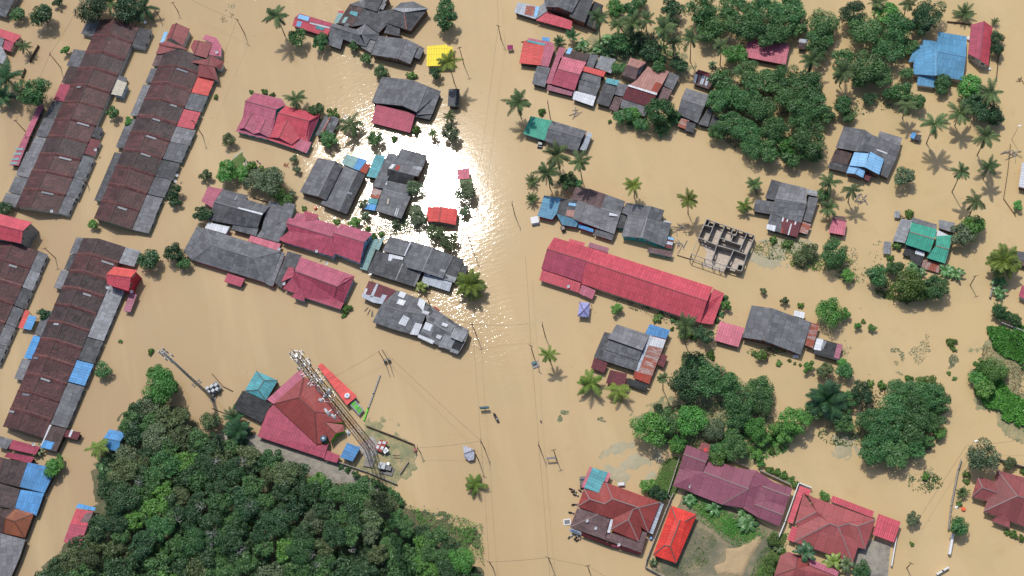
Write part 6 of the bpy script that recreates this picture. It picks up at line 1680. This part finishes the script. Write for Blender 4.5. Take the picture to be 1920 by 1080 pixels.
MBK = [(1072, 917, .5, 'red_paint', 'black motorbike, uppermost of the three parked in a clump left of the workshop'), (1076, 922, .35, 'black_paint', 'dark red and black motorbike, middle one of the clump left of the workshop'), (1079.5, 928, .55, 'black_paint', 'black motorbike, lowest one of the clump of three left of the workshop'),
       (1089, 921, .9, 'black_paint', 'dark motorbike tucked against the red tiled roof below the teal porch'), (1077, 945.5, .1, 'black_paint', 'black motorbike parked alone level with the corner of the red tiles'), (1071, 961, .45, 'black_paint', 'black motorbike parked alone at the left of the mauve sheets'),
       (1069, 1006, -.3, 'white_paint', 'white motorbike parked under the workshop sign board'), (1080, 1008, -.5, 'black_paint', 'black motorbike right of the white one under the workshop sign board'), (1084, 1012, -.2, 'red_paint', 'dark motorbike right of the others below the workshop sign board'),
       (459.5, 305, 1.5, 'black_paint', 'black motorbike, leftmost of four in a row below the pink and red house'), (464.5, 305.5, 1.35, 'red_paint', 'brownish motorbike, second from left in the row below the pink and red house'), (470, 306, 1.5, 'black_paint', 'black motorbike, third from left in the row below the pink and red house'),
       (475.5, 305.5, 1.45, 'black_paint', 'black motorbike, rightmost of the row of four below the pink and red house'), (484.5, 303.5, .95, 'red_paint', 'red tailed motorbike parked askew, apart from the row of four'), (444, 905, 0, None, None)]
pr = None
for x, y, a, mt, lb in MBK:
    if lb is None: continue
    if pr is None: pr = motorbike(); o = pr
    else: o = copy_tree(pr)
    o.location = P(x, y, 0.4); o.location.z = -.18; o.rotation_euler = (0, .0, -a); o.scale = (1.05, 1.05, 1.05)
    for ch in o.children:
        if ch.name.startswith('body'): setmat(ch, mt)
    tag(o, lb, 'motorbike', 'motorbikes parked in the flood')
def skinmesh(name, joints, edges, mat, parent, sub=1):
    me = bpy.data.meshes.new(name); me.from_pydata([j[:3] for j in joints], edges, []); o = bpy.data.objects.new(name, me); COL.objects.link(o); o.parent = parent; me.materials.append(MATS[mat])
    sk = o.modifiers.new('skin', 'SKIN'); sk.use_smooth_shade = True
    lay = me.skin_vertices[0] if me.skin_vertices else None
    if lay is None: return o
    for i, j in enumerate(joints): lay.data[i].radius = (j[3], j[3]*(j[4] if len(j) > 4 else 1))
    lay.data[0].use_root = True
    ss = o.modifiers.new('sub', 'SUBSURF'); ss.levels = sub; ss.render_levels = sub
    return o
def person(loc, rz, label, shirt='cloth_white', trousers='cloth_dark', sit=False, hat=None):
    root = empty('person', loc); root.rotation_euler = (0, 0, rz); tag(root, label, 'person')
    hp = .30 if sit else .92
    J = [(0, 0, hp, .13, .8), (0, 0, hp+.28, .14, .7), (0, 0, hp+.50, .12, .7), (0, 0, hp+.60, .055), (.01, 0, hp+.74, .095, 1.15), (.02, 0, hp+.85, .07)]
    E_ = [(0, 1), (1, 2), (2, 3), (3, 4), (4, 5)]
    for sg in (-1, 1):
        k = len(J); J += [(0, .19*sg, hp+.50, .06), (.10, .26*sg, hp+.25, .045), (.32, .20*sg, hp+.16, .035), (.42, .17*sg, hp+.14, .04)]; E_ += [(2, k), (k, k+1), (k+1, k+2), (k+2, k+3)]
        for f in range(4):
            t = len(J); J += [(.50+.01*f, (.145+.02*f)*sg, hp+.13, .012), (.53-.005*f, (.145+.02*f)*sg, hp+.09, .010)]; E_ += [(k+3, t), (t, t+1)]
        k = len(J)
        if sit: J += [(0, .10*sg, hp-.02, .09), (.42, .13*sg, hp+.10, .07), (.55, .13*sg, hp-.25, .05), (.68, .13*sg, hp-.28, .04)]
        else: J += [(0, .10*sg, hp-.05, .09), (.03, .11*sg, hp-.45, .065), (-.02, .11*sg, hp-.86, .05), (.14, .12*sg, hp-.90, .045)]
        E_ += [(0, k), (k, k+1), (k+1, k+2), (k+2, k+3)]
    bm_ = bpy.data.meshes.new('x'); bpy.data.meshes.remove(bm_)
    body = MB()
    def limb(chain):                          # continuous tapered body surface
        body.tube([J[i][:3] for i in chain], [J[i][3]*1.15 for i in chain], 8)
    limb([0, 1, 2, 3, 4, 5])
    for sg in range(2):
        o_ = 6+sg*16; limb([2, o_, o_+1, o_+2, o_+3])
        for f in range(4): limb([o_+3, o_+4+2*f, o_+5+2*f])
        limb([0, o_+12, o_+13, o_+14, o_+15])
    b = body.build('body', 'skin', None, smooth=True); b.parent = root; b.location = (0, 0, 0)
    m = b.modifiers.new('remesh', 'REMESH'); m.mode = 'VOXEL'; m.voxel_size = .018; m.use_smooth_shade = True
    def ch(name, mat, tubes):
        mb = MB()
        for pts, rr in tubes: mb.tube(pts, rr, 10)
        o = mb.build(name, mat, None, smooth=True); o.parent = root; o.location = (0, 0, 0)
    ch('shirt', shirt, [([(0, 0, hp-.02), (0, 0, hp+.28), (0, 0, hp+.50), (0, 0, hp+.57)], [.19, .19, .20, .10])]+[([(0, .14*s, hp+.50), (0, .21*s, hp+.48), (.08, .26*s, hp+.28)], [.09, .085, .07]) for s in (-1, 1)])
    ch('trousers', trousers, [([(0, 0, hp+.04), (0, .10*s, hp-.06), J[6+12+(0 if s < 0 else 16)+1][:3], J[6+12+(0 if s < 0 else 16)+2][:3]], [.16, .125, .095, .075]) for s in (-1, 1)])
    ch('hair' if not hat else 'helmet', hat or 'hair', [([(.0, 0, hp+.74), (-.01, 0, hp+.82), (-.01, 0, hp+.91)], [.135, .14, .07])])
    return root
bl = P(930.5, 784); boat = empty('boat', bl); boat.rotation_euler = (0, 0, 1.78); tag(boat, 'narrow dark boat carrying two people down the flooded street, right of the teal sign', 'boat')
mb = MB(); sec = [(-1.9, .25, .30), (-1.2, .42, .12), (0, .48, .08), (1.2, .40, .14), (1.95, .06, .42)]; pv = None
for x, w, zb in sec:
    cur = [Vector((x, -w, .42)), Vector((x, -w*.7, zb)), Vector((x, w*.7, zb)), Vector((x, w, .42))]
    if pv:
        for i in range(3): mb.poly([pv[i], cur[i], cur[i+1], pv[i+1]]); mb.poly([pv[i+1], cur[i+1], cur[i], pv[i]])
    pv = cur
o = mb.build('hull', 'black_paint', None); o.parent = boat; o.location = (0, 0, 0)
for x in (-.9, .5):
    mb = MB(); mb.box((x, 0, .34), .3, .8, .05); o = mb.build('thwart', 'woodpale', None); o.parent = boat; o.location = (0, 0, 0)
person(bl+Vector((-.2, .85, .08)), 1.78, 'person in dark clothes seated at the upper end of the narrow boat', 'cloth_blue', 'cloth_dark', True)
person(bl+Vector((.15, -.55, .08)), 1.78, 'person in white shirt and white hat at the lower end of the narrow boat', 'cloth_white', 'cloth_dark', True, 'white_paint')
person(P(1014, 790)-Vector((0, 0, .45)), -1.4, 'person in a white shirt wading alone in the middle of the flooded street', 'cloth_white', 'cloth_dark')
# ================================================================== SIGNS AND ODD THINGS
def sign(loc, w, d, h, z, rz, mat, label, cat='sign', legs=1, name='signboard', trim=None):
    root = empty(name, loc); tag(root, label, cat); L = Vector(loc); u = Vector((math.cos(rz), math.sin(rz), 0))
    mb = MB(); mb.box(L+Vector((0, 0, z)), w, d, h, rz); bd = mb.build('board', mat, root)
    if trim: mb = MB(); mb.box(L+Vector((0, 0, z+h/2+.03)), w+.06, d+.06, .06, rz); mb.build('top_edge', trim, bd)
    for k in range(legs):
        o = u*(0 if legs == 1 else (k-.5)*w*.8); mb = MB(); mb.bar(L+o+Vector((0, 0, -1)), L+o+Vector((0, 0, z-h/2)), .16); mb.build('post', 'wood', root)
    return root
sign(P(909.5, 767.5), 3.0, .45, 1.3, 1.75, -.22, 'teal_paint', 'small teal box sign on a post in the flooded street', trim='steelblue'); LM.append((907, 760, 'the teal sign'))
sign(P(1035, 862), 3.2, .5, .35, 2.2, -.2, 'tarp', 'low grey gantry board on two posts in the flooded street', legs=2)
H('signboard', 'white sign board with blue lettering at the lower left corner of the workshop roof', 'sign', R6(1040, 860), 'wall_dark', '''
!white 172,778,2.75 302,826,2.75 296,864,1.5 163,820,1.5
^brightblue 185,797 205,804 204,811 184,804
^brightblue 210,806 236,815 235,822 209,813
^brightblue 241,817 262,825 261,832 240,824
^brightblue 190,813 222,824 221,830 189,819
^brightblue 228,826 250,834 249,840 227,832
^steelblue 256,836 284,846 283,853 255,843
''', win=False)
H('canopy', 'narrow dark crimson fascia awning right of the workshop sign board', 'canopy', R6(1040, 860), 'wall_dark', '''
maroon 303,830,2.5 632,962,2.5 626,986,1.7 296,864,1.7
crimson 632,962,2.4 740,985,2.4 730,1012,1.7 626,986,1.7
maroon 742,988,2.4 975,1058,2.4 960,1082,1.7 732,1016,1.7
''', win=False)
H('tent', 'pale lilac grey collapsed tarpaulin tent in the street, right of the mast compound', 'tent', R6(620, 760), 'wall_dark', '''
~tarp 1490,450,1.4 1620,500,2.2 1500,545,2.0
~tarp 1500,545,2.0 1620,500,2.2 1612,610,1.5 1555,625,1.4 1500,580,1.4
''', 'the pale tent')
H('shed', 'lime green panelled roof with grey edges beside the coral canopy, a round tank above it', 'shed', (640, 710, 18), 'wall_grey', '''
light 260,860,1.7 440,690,1.7 760,1050,1.3 600,1250,1.3
^lime 310,850 440,760 510,815 385,940
^lime 400,960 520,870 620,945 490,1050
^lime 510,1070 630,970 720,1060 590,1180
''', 'the lime panelled roof', win=False)
H('shed', 'small red and white chequered roof beside the foot of the lattice mast', 'shed', R6(620, 760), 'wall_grey', '''
rustred 560,385,2.2 645,410,2.2 570,530,2.0 490,480,2.0
^white 545,400 575,410 560,440 530,430
^white 590,400 625,410 612,440 580,430
^white 520,445 550,455 535,490 505,480
^white 570,455 600,465 588,500 556,490
''', win=False)
def boxes(name, label, cat, x, y, items, group=None):
    root = empty(name, P(x, y)); tag(root, label, cat, group); L = root.location.copy()
    for nm, mat, dx, dy, z, sx, sy, sz, rz in items:
        mb = MB(); mb.box(L+Vector((dx, dy, z)), sx, sy, sz, rz); mb.build(nm, mat, root)
    return root
boxes('generator', 'pale blue grey generator set with three dark vents in the mast compound', 'generator', 724, 879, [('housing', 'antenna', -.8, .8, 1.1, 2.2, 2.0, 1.9, -.5), ('vent', 'black_paint', -1.3, .6, 2.07, .35, .35, .06, 0), ('vent', 'black_paint', -1.0, 1.0, 2.07, .35, .35, .06, 0), ('vent', 'black_paint', -.6, 1.3, 2.07, .35, .35, .06, 0), ('engine', 'darksteel', 1.0, -.4, .8, 1.8, 1.5, 1.3, -.5), ('tank', 'steel', 1.2, 1.0, 1.2, .9, .9, .8, -.5), ('frame', 'black_paint', .2, -.9, .4, 4.2, 2.6, .4, -.5)])
boxes('generator', 'round lidded grey tank unit beside the red and white chequered roof', 'tank', 724.5, 847, [('housing', 'steel', 0, 0, .9, 1.6, 1.6, 1.6, .4), ('lid', 'antenna', 0, 0, 1.75, 1.1, 1.1, .2, .8), ('pipe', 'darksteel', .9, -.9, .5, .4, .4, 1.0, 0)])
boxes('crate', 'dark wooden crate with bottles inside, right of the round lidded tank unit', 'crate', 744.5, 857, [('side', 'wood', 0, .45, .3, 2.4, .12, .5, -.35), ('side', 'wood', 0, -.45, .3, 2.4, .12, .5, -.35), ('base', 'black_paint', 0, 0, .12, 2.3, .9, .1, -.35), ('divider', 'rust', -.3, .1, .3, .12, .9, .45, -.35)])
boxes('concrete_pit', 'square grey concrete pit cover in the mast compound', 'pit cover', 693, 868, [('cover', 'block', 0, 0, .5, 3.3, 3.0, .5, -.5), ('hatch', 'darksteel', .2, .2, .78, .9, .9, .06, -.5)])
boxes('tank_raft', 'little teal tank on a grey raft in the middle of the street', 'raft', 1004, 684, [('deck', 'debris', 0, 0, .15, 2.3, 2.2, .3, .1), ('tank', 'teal', -.4, .5, .6, 1.1, 1.0, .6, .3)])
boxes('floating_frame', 'white framed grey square floating left of the workshop', 'frame', 1063.5, 979, [('rim', 'frame_white', 0, 0, .12, 2.3, 1.9, .22, -.15), ('panel', 'darksteel', 0, 0, .2, 1.7, 1.3, .12, -.15)])
boxes('cabinet', 'pale blue box with white lid in the water left of the steel blue roof', 'box', 1003.5, 416, [('body', 'wall_blue', 0, 0, .7, 2.6, 2.3, 1.4, -.1), ('lid', 'frame_white', 0, .1, 1.45, 2.7, 2.4, .1, -.1)])
boxes('cabinet', 'small dark wheeled stall in front of the red front wall', 'stall', 1056, 431, [('body', 'wall_dark', 0, 0, .8, 1.4, 1.6, 1.5, .1), ('top', 'woodpale', 0, 0, 1.6, 1.0, 1.2, .1, .1)])
boxes('float', 'white foam box floating in front of the grey gable house with the rusty lean-to', 'box', 1492, 669, [('body', 'white_paint', 0, 0, .3, 1.8, 1.0, .5, -.2), ('lid', 'frame_white', 0, 0, .58, 1.6, .8, .08, -.2)])
def car(x, y, rz, label, mat='black_paint'):
    root = empty('parked_car', P(x, y)); L = root.location.copy(); tag(root, label, 'car', 'cars stranded in the flood'); Mr = Matrix.Translation(L) @ Matrix.Rotation(rz, 4, 'Z')
    def prof(name, pts, w, mt, par):
        mb = MB(); a = [Mr @ Vector((px_, -w, pz)) for px_, pz in pts]; b = [Mr @ Vector((px_, w, pz)) for px_, pz in pts]; mb.poly(a[::-1]); mb.poly(b)
        for i in range(len(pts)): j = (i+1) % len(pts); mb.poly([a[i], a[j], b[j], b[i]])
        return mb.build(name, mt, par)
    prof('body', [(-2, -.2), (-2.05, .55), (-1.7, .72), (1.1, .74), (1.95, .55), (2.0, -.2)], .82, mat, root); cab = prof('cabin', [(-1.55, .72), (-1.1, 1.18), (.35, 1.18), (1.05, .72)], .68, 'glass', root); prof('car_roof', [(-1.15, 1.16), (-1.1, 1.22), (.35, 1.22), (.42, 1.16)], .66, mat, root)
    for sx in (-1.25, 1.25):
        for sy in (-.8, .8):
            mb = MB(); c = Mr @ Vector((sx, sy, .05)); d = Mr.to_3x3() @ Vector((0, .1, 0)); mb.tube([c-d, c+d], [.32, .32], 12); mb.build('wheel', 'rubber', root)
    for sy in (-.55, .55): mb = MB(); mb.box(Mr @ Vector((1.97, sy, .5)), .08, .3, .14, rz); mb.build('headlight', 'white_paint', root)
car(1014, 269, 1.1, 'black car half under the green roof, only its nose showing')
car(1092.5, 905, 1.35, 'black car parked half under the rose red edge of the teal porch')
boxes('cabinet', 'white lidded pale blue box on the ground above the workshop roof', 'box', 1165, 909, [('body', 'wall_blue', 0, 0, .5, 2.1, 1.1, .9, -.2), ('lid', 'frame_white', 0, 0, 1.0, 1.8, .8, .08, -.2)])
def drum(x, y, z, r, h, mat, label, cat='tank', name='water_tank', lid='frame_white', rim=None):
    p = P(x, y, z); p.z = z; root = empty(name, p); tag(root, label, cat); mb = MB(); mb.tube([p, p+Vector((0, 0, h*.85)), p+Vector((0, 0, h))], [r, r, r*.8], 16); b = mb.build('body', mat, root, smooth=False); mb = MB(); mb.tube([p+Vector((0, 0, h)), p+Vector((0, 0, h+.1))], [r*.35, r*.3], 10); mb.build('lid', lid, b)
drum(608, 824, 3.0, 1.1, 1.4, 'steelblue', 'round slate blue water tank on the wide crimson carport'); drum(652.5, 744, 1.8, .95, 1.5, 'frame_white', 'round white and blue tank above the lime green panels', lid='blue_plastic'); drum(592, 391, 0, .55, .9, 'orange_plastic', 'bright orange drum afloat above the crimson tiled house', 'drum', 'drum', 'red_paint')
drum(1806, 955, 0, .65, .6, 'orange_plastic', 'round orange tub in the flooded garden at the far right', 'tub', 'tub', 'orange_plastic'); drum(779, 844.5, 0, .6, .8, 'red_paint', 'small red tub at the corner of the mast compound', 'tub', 'tub', 'black_paint'); drum(1220.5, 1010, 0, .5, .9, 'blue_plastic', 'blue barrel in the gap right of the workshop', 'barrel', 'barrel')
drum(1816, 74, 0, .8, 1.0, 'frame_white', 'white tank squeezed between the blue roof and the crimson gable house'); drum(1855, 130, 0, .5, .5, 'frame_white', 'white tub floating below the crimson gable house', 'tub', 'tub')
boxes('stacked_frames', 'steel frame holding the round white and blue tank above the lime green panels', 'tank stand', 655, 748, [('frame', 'black_paint', 0, 0, .8, 3.4, 3.0, 1.6, -.6), ('rail', 'steel', .8, -1.0, 1.8, 2.4, .2, .2, -.6)])
def dish(x, y, z, label):
    p = P(x, y, z); root = empty('satellite_dish', p); tag(root, label, 'satellite dish', 'white satellite dishes on the roofs'); nrm = Vector((.35, -.5, .8)).normalized(); s1 = nrm.cross(Vector((0, 0, 1))).normalized(); s2 = nrm.cross(s1); mb = MB(); c = p+Vector((0, 0, .6)); k = 14
    ring = [c+(s1*math.cos(i*6.283/k)+s2*math.sin(i*6.283/k))*.55 for i in range(k)]
    for i in range(k): mb.poly([c-nrm*.16, ring[i], ring[(i+1) % k]]); mb.poly([c-nrm*.2, ring[(i+1) % k], ring[i]])
    mb.build('reflector', 'white_paint', root); mb = MB(); mb.tube([p-Vector((0, 0, .3)), c], [.06, .05], 6); mb.tube([c, c+nrm*.6], [.03, .03], 4); mb.build('mount', 'steel', root)
for a in ((594, 472, 3.4, 'on the lower eave of the crimson tiled house'), (613, 495, 3.0, 'on the upper eave of the crimson bungalow'), (805, 515, 2.6, 'on the grey patchwork house above the zinc lean-to'), (533, 533, 2.5, 'at the left end of the crimson bungalow'), (64, 834, 2.8, 'on the crimson panel at the end of the lower left terrace row'),
          (407, 99, 3.0, 'on the faded pink annex of the second terrace row'), (333, 330, 2.5, 'on the right lean-to of the second terrace row, middle'), (330, 341, 2.4, 'just below the middle one on the second terrace row'), (180, 282, 2.6, 'on the right lean-to of the far left terrace row'), (98, 397, 2.8, 'near the lower end of the far left terrace row'),
          (524, 468, 2.6, 'at the right end of the long rose pink awning'), (1066, 538, 2.6, 'on the front lean-to of the long red hall'), (36, 773, 1.5, 'beside the gap in the left side of the lower left terrace row'), (1101, 977, 3.0, 'upper one on the mauve sheets of the workshop'), (1117, 991, 2.6, 'lower one on the mauve sheets of the workshop'), (1160.5, 1022, 2.4, 'at the lower eave of the workshop'),
          (273, 43, 3.0, 'at the head of the far left terrace row'), (54, 434, 4.0, 'on the red roofed upper storey of the left-edge terrace row'), (248, 548, 3.0, 'below the bright red upper storey, right one'), (202, 540, 3.4, 'below the bright red upper storey, left one'), (1294, 913, 3.0, 'at the left gable of the long mauve house')):
    dish(a[0], a[1], a[2], 'white satellite dish '+a[3])
def lamp(b, t, label):
    h = max(3, height(b, t)); p = P(*b); root = empty('street_lamp', p); tag(root, label, 'street lamp', 'street lamps'); mb = MB(); mb.tube([p-Vector((0, 0, 1)), p+Vector((0, 0, h))], [.10, .07], 6); mb.build('pole', 'steel', root); mb = MB(); mb.box(p+Vector((.3, 0, h)), 1.0, .45, .18); mb.build('lamp_head', 'white_paint', root)
lamp((699, 527), (692.5, 515), 'white headed street lamp above the maroon and zinc roof'); lamp((1897, 262), (1900, 232), 'white headed street lamp left of the white roof at the right edge'); lamp((1781, 962), (1784, 945), 'street lamp on the boundary wall of the far right garden'); lamp((1816, 842), (1813, 816), 'street lamp above the grey green round tree at the far right')
for i, (x, y, x2, y2, lb) in enumerate(((722, 679, 713, 657, 'left one of the twin posts with a transformer in the open water'), (729, 677, 717, 656, 'right one of the twin posts with a transformer in the open water'))):
    p = P(x, y); h = height((x, y), (x2, y2)); root = empty('transformer_post', p); tag(root, lb, 'post', 'twin transformer posts'); mb = MB(); mb.tube([p-Vector((0, 0, 1)), p+Vector((0, 0, h))], [.16, .12], 6); mb.build('pole', 'wood', root); mb = MB(); mb.box(p+Vector((.2, 0, 1.1)), 1.0, .8, 1.2, .3); mb.build('transformer', 'darksteel', root)
def logs(x, y, label, n, L=3.5, mat='woodpale', seed=1, cat='driftwood pile'):
    p = P(x, y); root = empty('driftwood_pile', p); tag(root, label, cat); r = random.Random(seed)
    for i in range(n):
        mb = MB(); a = r.uniform(0, 6.28); c = p+Vector((r.uniform(-1, 1)*L*.4, r.uniform(-1, 1)*L*.4, .12+.06*i)); d = Vector((math.cos(a), math.sin(a), .02))*L*r.uniform(.25, .5); mb.tube([c-d, c+d], [.13, .08], 6); mb.build('branch', mat, root)
logs(1276, 430, 'tangle of pale broken branches left of the unfinished building', 12, 4.5, seed=2); logs(1279, 460, 'pale debris heap at the corner of the grey house with a teal wall', 7, 3.5, 'debris', 3); logs(1445, 663, 'brown heap of planks in front of the grey gable house with the rusty lean-to', 9, 3.5, 'wood', 4)
logs(1912, 152, 'dark upright stump alone in the water at the upper right edge', 4, 2.2, 'wood', 5, 'stump'); logs(1690, 410, 'dark driftwood between the raft shelter and the ragged shed roof', 5, 3, 'wood', 6); logs(735, 560-95, 'thin dark branches near the zinc roofs', 3, 3, 'wood', 7); logs(692, 585, 'dark snag beside the left end of the checkerboard long house', 4, 3, 'darksteel', 8)
logs(1613, 372, 'grey mat of driftwood at the foot of the small palm right of the striped house', 9, 4, 'debris', 9); logs(1897, 290, 'grey debris patch on the fence line left of the white roof at the right edge', 9, 4.5, 'debris', 10); logs(1077, 210, 'broken white frame adrift above the green and grey house', 5, 4, 'debris', 12); logs(650, 225, 'pale planks beside the palm right of the weathered gable shed', 4, 4, 'debrisblue', 13); logs(537, 311, 'rusty bits adrift right of the parked motorbikes', 4, 2, 'mast_red', 14)
logs(990, 80, 'red and brown junk floating above the orange-red and pink roof', 5, 3, 'mast_red', 15)

# loose rubbish carried by the flood, mostly caught near houses and trees
rr = random.Random(77); mb = MB()
for i in range(900):
    if rr.random() < .7: l = rr.choice(LM); x, y = l[0]+rr.gauss(0, 34), l[1]+rr.gauss(0, 26)
    else: x, y = rr.uniform(0, 1920), rr.uniform(0, 1080)
    p = P(x, y, .03); nrm = Vector((rr.uniform(-.3, .3), rr.uniform(-.3, .3), 1)).normalized(); s = rr.choice([.12, .16, .2, .3, .45])
    leafquad(mb, p, nrm, s, rr.uniform(.15, .6), rr)
o = mb.build('floating_debris', 'debris'); tag(o, 'scattered small grey rubbish floating all over the flood water', 'debris', kind='stuff')
# ================================================================== LABELS of plants, worded by what they stand beside
LM += [(760, 330, 'the sun glint'), (960, 700, 'the main street'), (640, 740, 'the lattice mast'), (350, 700, 'the slim monopole'), (1840, 760, 'the right-hand field'), (1350, 1020, 'the yard of the scarlet bungalow')]
def bearing(dx, dy):
    a = math.degrees(math.atan2(-dy, dx)) % 360
    return ['right of', 'upper right of', 'above', 'upper left of', 'left of', 'lower left of', 'below', 'lower right of'][int((a+22.5)//45) % 8]
used = {}
for o, kind, x, y, d, tone in ALL_PLANTS:
    near = sorted(LM, key=lambda l: (l[0]-x)**2+(l[1]-y)**2)[:5]
    size = 'tiny' if d < 15 else 'small' if d < 27 else 'medium' if d < 45 else 'large'
    if kind == 'tree' and size == 'tiny': kind = 'shrub'
    cands = []
    for l in near: cands.append('%s %s %s %s %s' % (size, tone, kind, bearing(x-l[0], y-l[1]), l[2]))
    dist = math.hypot(x-near[0][0], y-near[0][1])
    for i in range(5):
        for j in range(5):
            if i == j: continue
            a, b = near[i], near[j]
            s = '%s %s %s %s %s, %s %s' % (size, tone, kind, bearing(x-a[0], y-a[1]), a[2], bearing(x-b[0], y-b[1]), b[2])
            if len(s.split()) <= 16: cands.append(s)
    nn = min((q for q in ALL_PLANTS if q[0] is not o), key=lambda q: (q[2]-x)**2+(q[3]-y)**2)
    for l in near[:3]:
        s = '%s %s %s touching a %s %s, near %s' % (size, tone, kind, nn[5], nn[1], l[2]); cands.append(s)
        s = '%s %s %s %s a %s %s, near %s' % (size, tone, kind, bearing(x-nn[2], y-nn[3]), nn[5], nn[1], l[2]); cands.append(s)
    for c in cands:
        if c not in used and len(c.split()) <= 16: break
    else: c = cands[0]
    used.setdefault(c, []).append(o)
    tag(o, c, {'tree': 'tree', 'shrub': 'shrub', 'coconut palm': 'palm tree', 'bushy oil palm': 'palm tree', 'young palm': 'palm tree', 'banana plant': 'banana plant'}[kind],
        {'tree': 'broadleaf trees standing in the flood', 'shrub': 'shrubs standing in the flood', 'coconut palm': 'coconut palms standing in the flood', 'bushy oil palm': 'bushy palms standing in the flood', 'young palm': 'young palms standing in the flood', 'banana plant': 'banana plants standing in the flood'}[kind])
print('LABEL COLLISIONS', {k: len(v) for k, v in used.items() if len(v) > 1}, 'plants', len(ALL_PLANTS), 'forest', len(placed))
